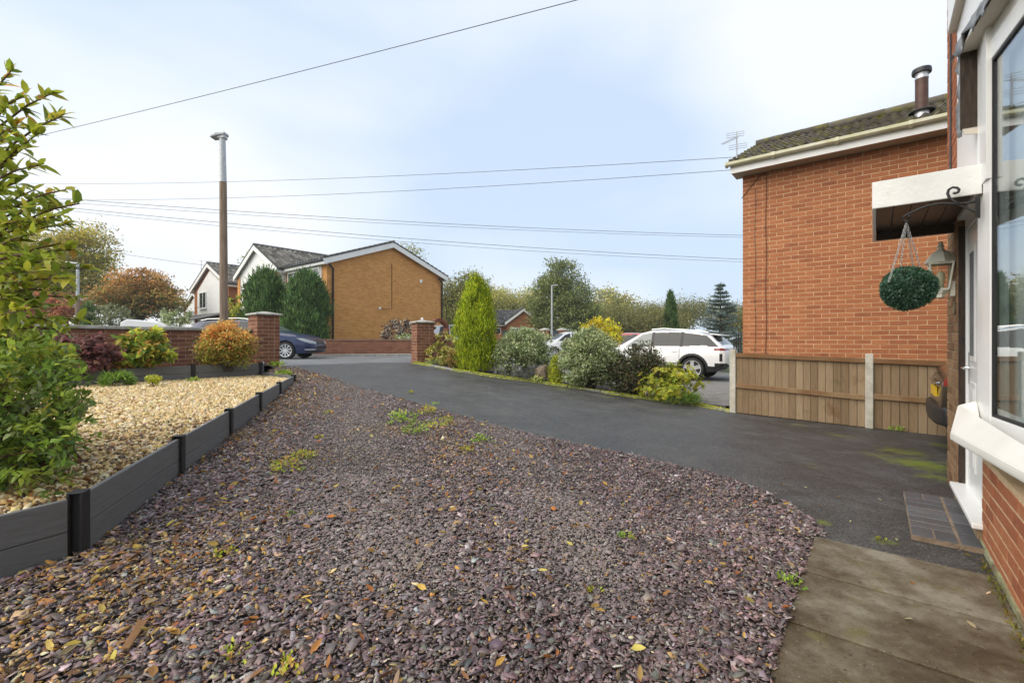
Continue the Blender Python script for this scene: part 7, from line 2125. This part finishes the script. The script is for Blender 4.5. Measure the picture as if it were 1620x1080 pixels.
pr = .17 + .8 * np.exp(-(d0 / .6) ** 2) + .5 * np.exp(-(np.hypot(xs + 1.1, ys - 1.6) / .8) ** 2) + .6 * np.clip(nzl - .4, 0, 1) * np.exp(-(np.abs(xs + .35) / .8) ** 2) * 2
pr *= (ys > .9)
tt = (xs - FA.o[0]) * FA.u[0] + (ys - FA.o[1]) * FA.u[1]; ss = (xs - FA.o[0]) * FA.n[0] + (ys - FA.o[1]) * FA.n[1]
k = (RNG.random(len(xs)) < pr) & ~((tt < -.5) & (ss < .8))
xs, ys = xs[k], ys[k]
litter(np.stack([xs, ys], -1), zT(xs, ys) + .026 + RNG.uniform(0, .012, len(xs)), RNG.uniform(.020, .058, len(xs)), LIT, 'fallen_leaves', 'brown and orange fallen leaves lying on the slate')
xs, ys = scatter(bp_, 2600)
k = (np.hypot(xs + 2.4, ys - 2.6) < 1.3) | (RNG.random(len(xs)) < .06)
xs, ys = xs[k], ys[k]
litter(np.stack([xs, ys], -1), zbed(xs, ys) + .024, RNG.uniform(.025, .055, len(xs)), LIT, 'fallen_leaves', 'brown fallen leaves lying on the tan gravel below the bush')
# small bits on the tarmac and patio
pts = np.array([gp(px, py) for px, py in ((1395, 795), (1300, 805), (1330, 790), (1277, 775), (1240, 770), (1420, 860), (1345, 830), (1210, 745), (1385, 735), (1120, 725), (1060, 700), (980, 690), (1460, 905), (1450, 930), (1525, 880), (1545, 1000), (1430, 985), (1340, 930), (1560, 945))])
litter(pts, zT(pts[:, 0], pts[:, 1]) + .018, RNG.uniform(.02, .045, len(pts)), [(.35, .28, .08), (.22, .12, .05), (.42, .36, .2)], 'leaf_scraps', 'few small leaves lying on the tarmac and the patio')
# the flat wooden sliver and a pale slate piece
g_ = gp(212, 1018)
sl = np.array([g_[0], g_[1], zt1(*g_) + .03])
dv = np.append(unit(gp(228, 995) - gp(196, 1045)), 0); sv = np.array([-dv[1], dv[0], 0])
MB().add([sl - dv * .075 - sv * .012, sl + dv * .075 - sv * .017 + (0, 0, .012), sl + dv * .07 + sv * .014 + (0, 0, .014), sl - dv * .07 + sv * .010], [(0, 1, 2, 3)]).add([sl - dv * .075 - sv * .012 - (0, 0, .006), sl + dv * .075 - sv * .017 + (0, 0, .006), sl + dv * .07 + sv * .014 + (0, 0, .008), sl - dv * .07 + sv * .010 - (0, 0, .006)], [(3, 2, 1, 0)]).add([sl - dv * .075 - sv * .012, sl + dv * .075 - sv * .017 + (0, 0, .012), sl + dv * .075 - sv * .017 + (0, 0, .006), sl - dv * .075 - sv * .012 - (0, 0, .006)], [(0, 1, 2, 3)]).build('wood_sliver', m_rail, label='flat grey brown sliver of wood lying on the near slate', cat='wood')
# moss along the kerb stones
mp, mz = [], []
for a, b, nr in run:
    m_ = int(np.linalg.norm(b - a) * 2200)
    s = RNG.random(m_)
    w_ = -np.abs(RNG.normal(0, .05, m_)) + .06
    q = a + (b - a) * s[:, None] + nr * w_[:, None]
    d_ = vnoise(q[:, 0], q[:, 1], .4, 77)
    kk = RNG.random(m_) < np.clip(d_ * 2.2 - .4, 0, 1)
    q, w_ = q[kk], w_[kk]
    mp.append(q); mz.append(np.where(w_ > 0, .046, .008))
mp, mz = np.concatenate(mp), np.concatenate(mz)
n = len(mp)
sz = RNG.uniform(.010, .026, n)
V, F, Cc = chips(mp[:, 0], mp[:, 1], zT(mp[:, 0], mp[:, 1]) + mz, sz, RNG.uniform(.6, 1, n), sz * .6, .3, pick([(.34, .36, .02), (.26, .30, .02), (.42, .42, .03), (.17, .2, .02)], n, .2), 6, top=.5)
put('moss', np_mesh('moss', V, F, Cc, smooth=True), leafmat('moss_tuft', rough=.95, trans=0.0, spec=.1), kind='stuff', label='yellow green moss along the edging stones of the drive', cat='moss')
# weeds and moss in the wall foot by the patio
q = np.array([FA.P(t, .03 + abs(RNG.normal(0, .012)), .015) for t in RNG.uniform(-2.2, -.3, 260)])
A = unit(RNG.normal(size=q.shape) * .7 + np.array([0, 0, .8])); V, F, C = leaf_geo(q, A, unit(RNG.normal(size=q.shape)), RNG.uniform(.015, .04, len(q)), .008, pick([(.22, .2, .03), (.15, .17, .03), (.3, .2, .06)], len(q)), .2, .2)
put('wall_foot_moss', np_mesh('wall_foot_moss', V, F, C), m_leaf, kind='stuff', label='mossy tufts along the foot of the brick wall by the patio', cat='moss')

# moss films on the tarmac: stains of their own shape
def patches(m_, spots, colr, sc_=9.0):
    nt = m_.node_tree; N, Lk = nt.nodes, nt.links.new
    b_ = N['Principled BSDF']
    src = b_.inputs['Base Color'].links[0].from_socket
    geo = N.new('ShaderNodeNewGeometry')
    no = N.new('ShaderNodeTexNoise'); no.inputs['Scale'].default_value = sc_; no.inputs['Detail'].default_value = 8; no.inputs['Roughness'].default_value = .65
    Lk(geo.outputs['Position'], no.inputs['Vector'])
    acc = None
    for (x, y, r, k) in spots:
        d = N.new('ShaderNodeVectorMath'); d.operation = 'DISTANCE'; d.inputs[1].default_value = (x, y, zt1(x, y))
        Lk(geo.outputs['Position'], d.inputs[0])
        mr = N.new('ShaderNodeMapRange'); mr.inputs['From Min'].default_value = r; mr.inputs['From Max'].default_value = 0; mr.inputs['To Min'].default_value = 0; mr.inputs['To Max'].default_value = k
        Lk(d.outputs['Value'], mr.inputs['Value'])
        if acc is None: acc = mr.outputs[0]
        else:
            mx = N.new('ShaderNodeMath'); mx.operation = 'MAXIMUM'; Lk(acc, mx.inputs[0]); Lk(mr.outputs[0], mx.inputs[1]); acc = mx.outputs[0]
    ad = N.new('ShaderNodeMath'); ad.operation = 'ADD'; Lk(acc, ad.inputs[0]); Lk(no.outputs['Fac'], ad.inputs[1])
    fr = N.new('ShaderNodeMapRange'); fr.inputs['From Min'].default_value = .68; fr.inputs['From Max'].default_value = 1.05; Lk(ad.outputs[0], fr.inputs['Value'])
    mx = N.new('ShaderNodeMix'); mx.data_type = 'RGBA'; Lk(fr.outputs[0], mx.inputs['Factor']); Lk(src, mx.inputs['A']); mx.inputs['B'].default_value = _lin(colr)
    Lk(mx.outputs['Result'], b_.inputs['Base Color'])
sp = []
for px, py, r, k in ((1430, 715, .45, .45), (1460, 735, .55, .6), (1400, 722, .35, .4), (1330, 690, .4, .35), (1260, 672, .35, .3), (1300, 740, .3, .25), (1475, 755, .3, .45), (1090, 655, .3, .3), (960, 628, .35, .4), (890, 616, .3, .45), (1400, 857, .10, .5), (1303, 828, .10, .55), (1000, 640, .3, .25), (720, 592, .3, .3), (1490, 705, .4, .35)):
    g_ = gp(px, py); sp.append((g_[0], g_[1], r, k))
patches(m_tarmac, sp, (.13, .165, .014))
# ------------------------------------------------------------------ damp autumn air
hm = bpy.data.materials.new('haze')
hm.use_nodes = True
_h = hm.node_tree
_h.nodes.remove(_h.nodes['Principled BSDF'])
_pv = _h.nodes.new('ShaderNodeVolumePrincipled')
_pv.inputs['Color'].default_value = (0.86, 0.90, 0.96, 1)
_pv.inputs['Density'].default_value = 0.0007
_pv.inputs['Anisotropy'].default_value = 0.25
_h.links.new(_pv.outputs[0], _h.nodes['Material Output'].inputs['Volume'])
hz = MB().obox((-440, -230, -2.0), (880, 0, 0), (0, 690, 0), (0, 0, 19.0)).build('haze', hm, kind='stuff')
sc.cycles.volume_bounces = 1
# kinds that repeat share a group
for o in sc.objects:
    if o.parent is None and 'label' in o:
        g_ = {'weed': 'weeds in the slate and along the drive', 'overhead_cable': 'overhead cables', 'gate_pillar': 'gate pillars', 'cypress_tree': 'cypress trees before the yellow house', 'parked_car': 'parked cars',
              'street_lamp': 'street lamps', 'board_edging': 'charcoal board edging', 'variegated_shrub': 'variegated shrubs', 'wall_cable': 'cables on the brick wall'}.get(o.name.split('.')[0])
        if g_: o['group'] = g_
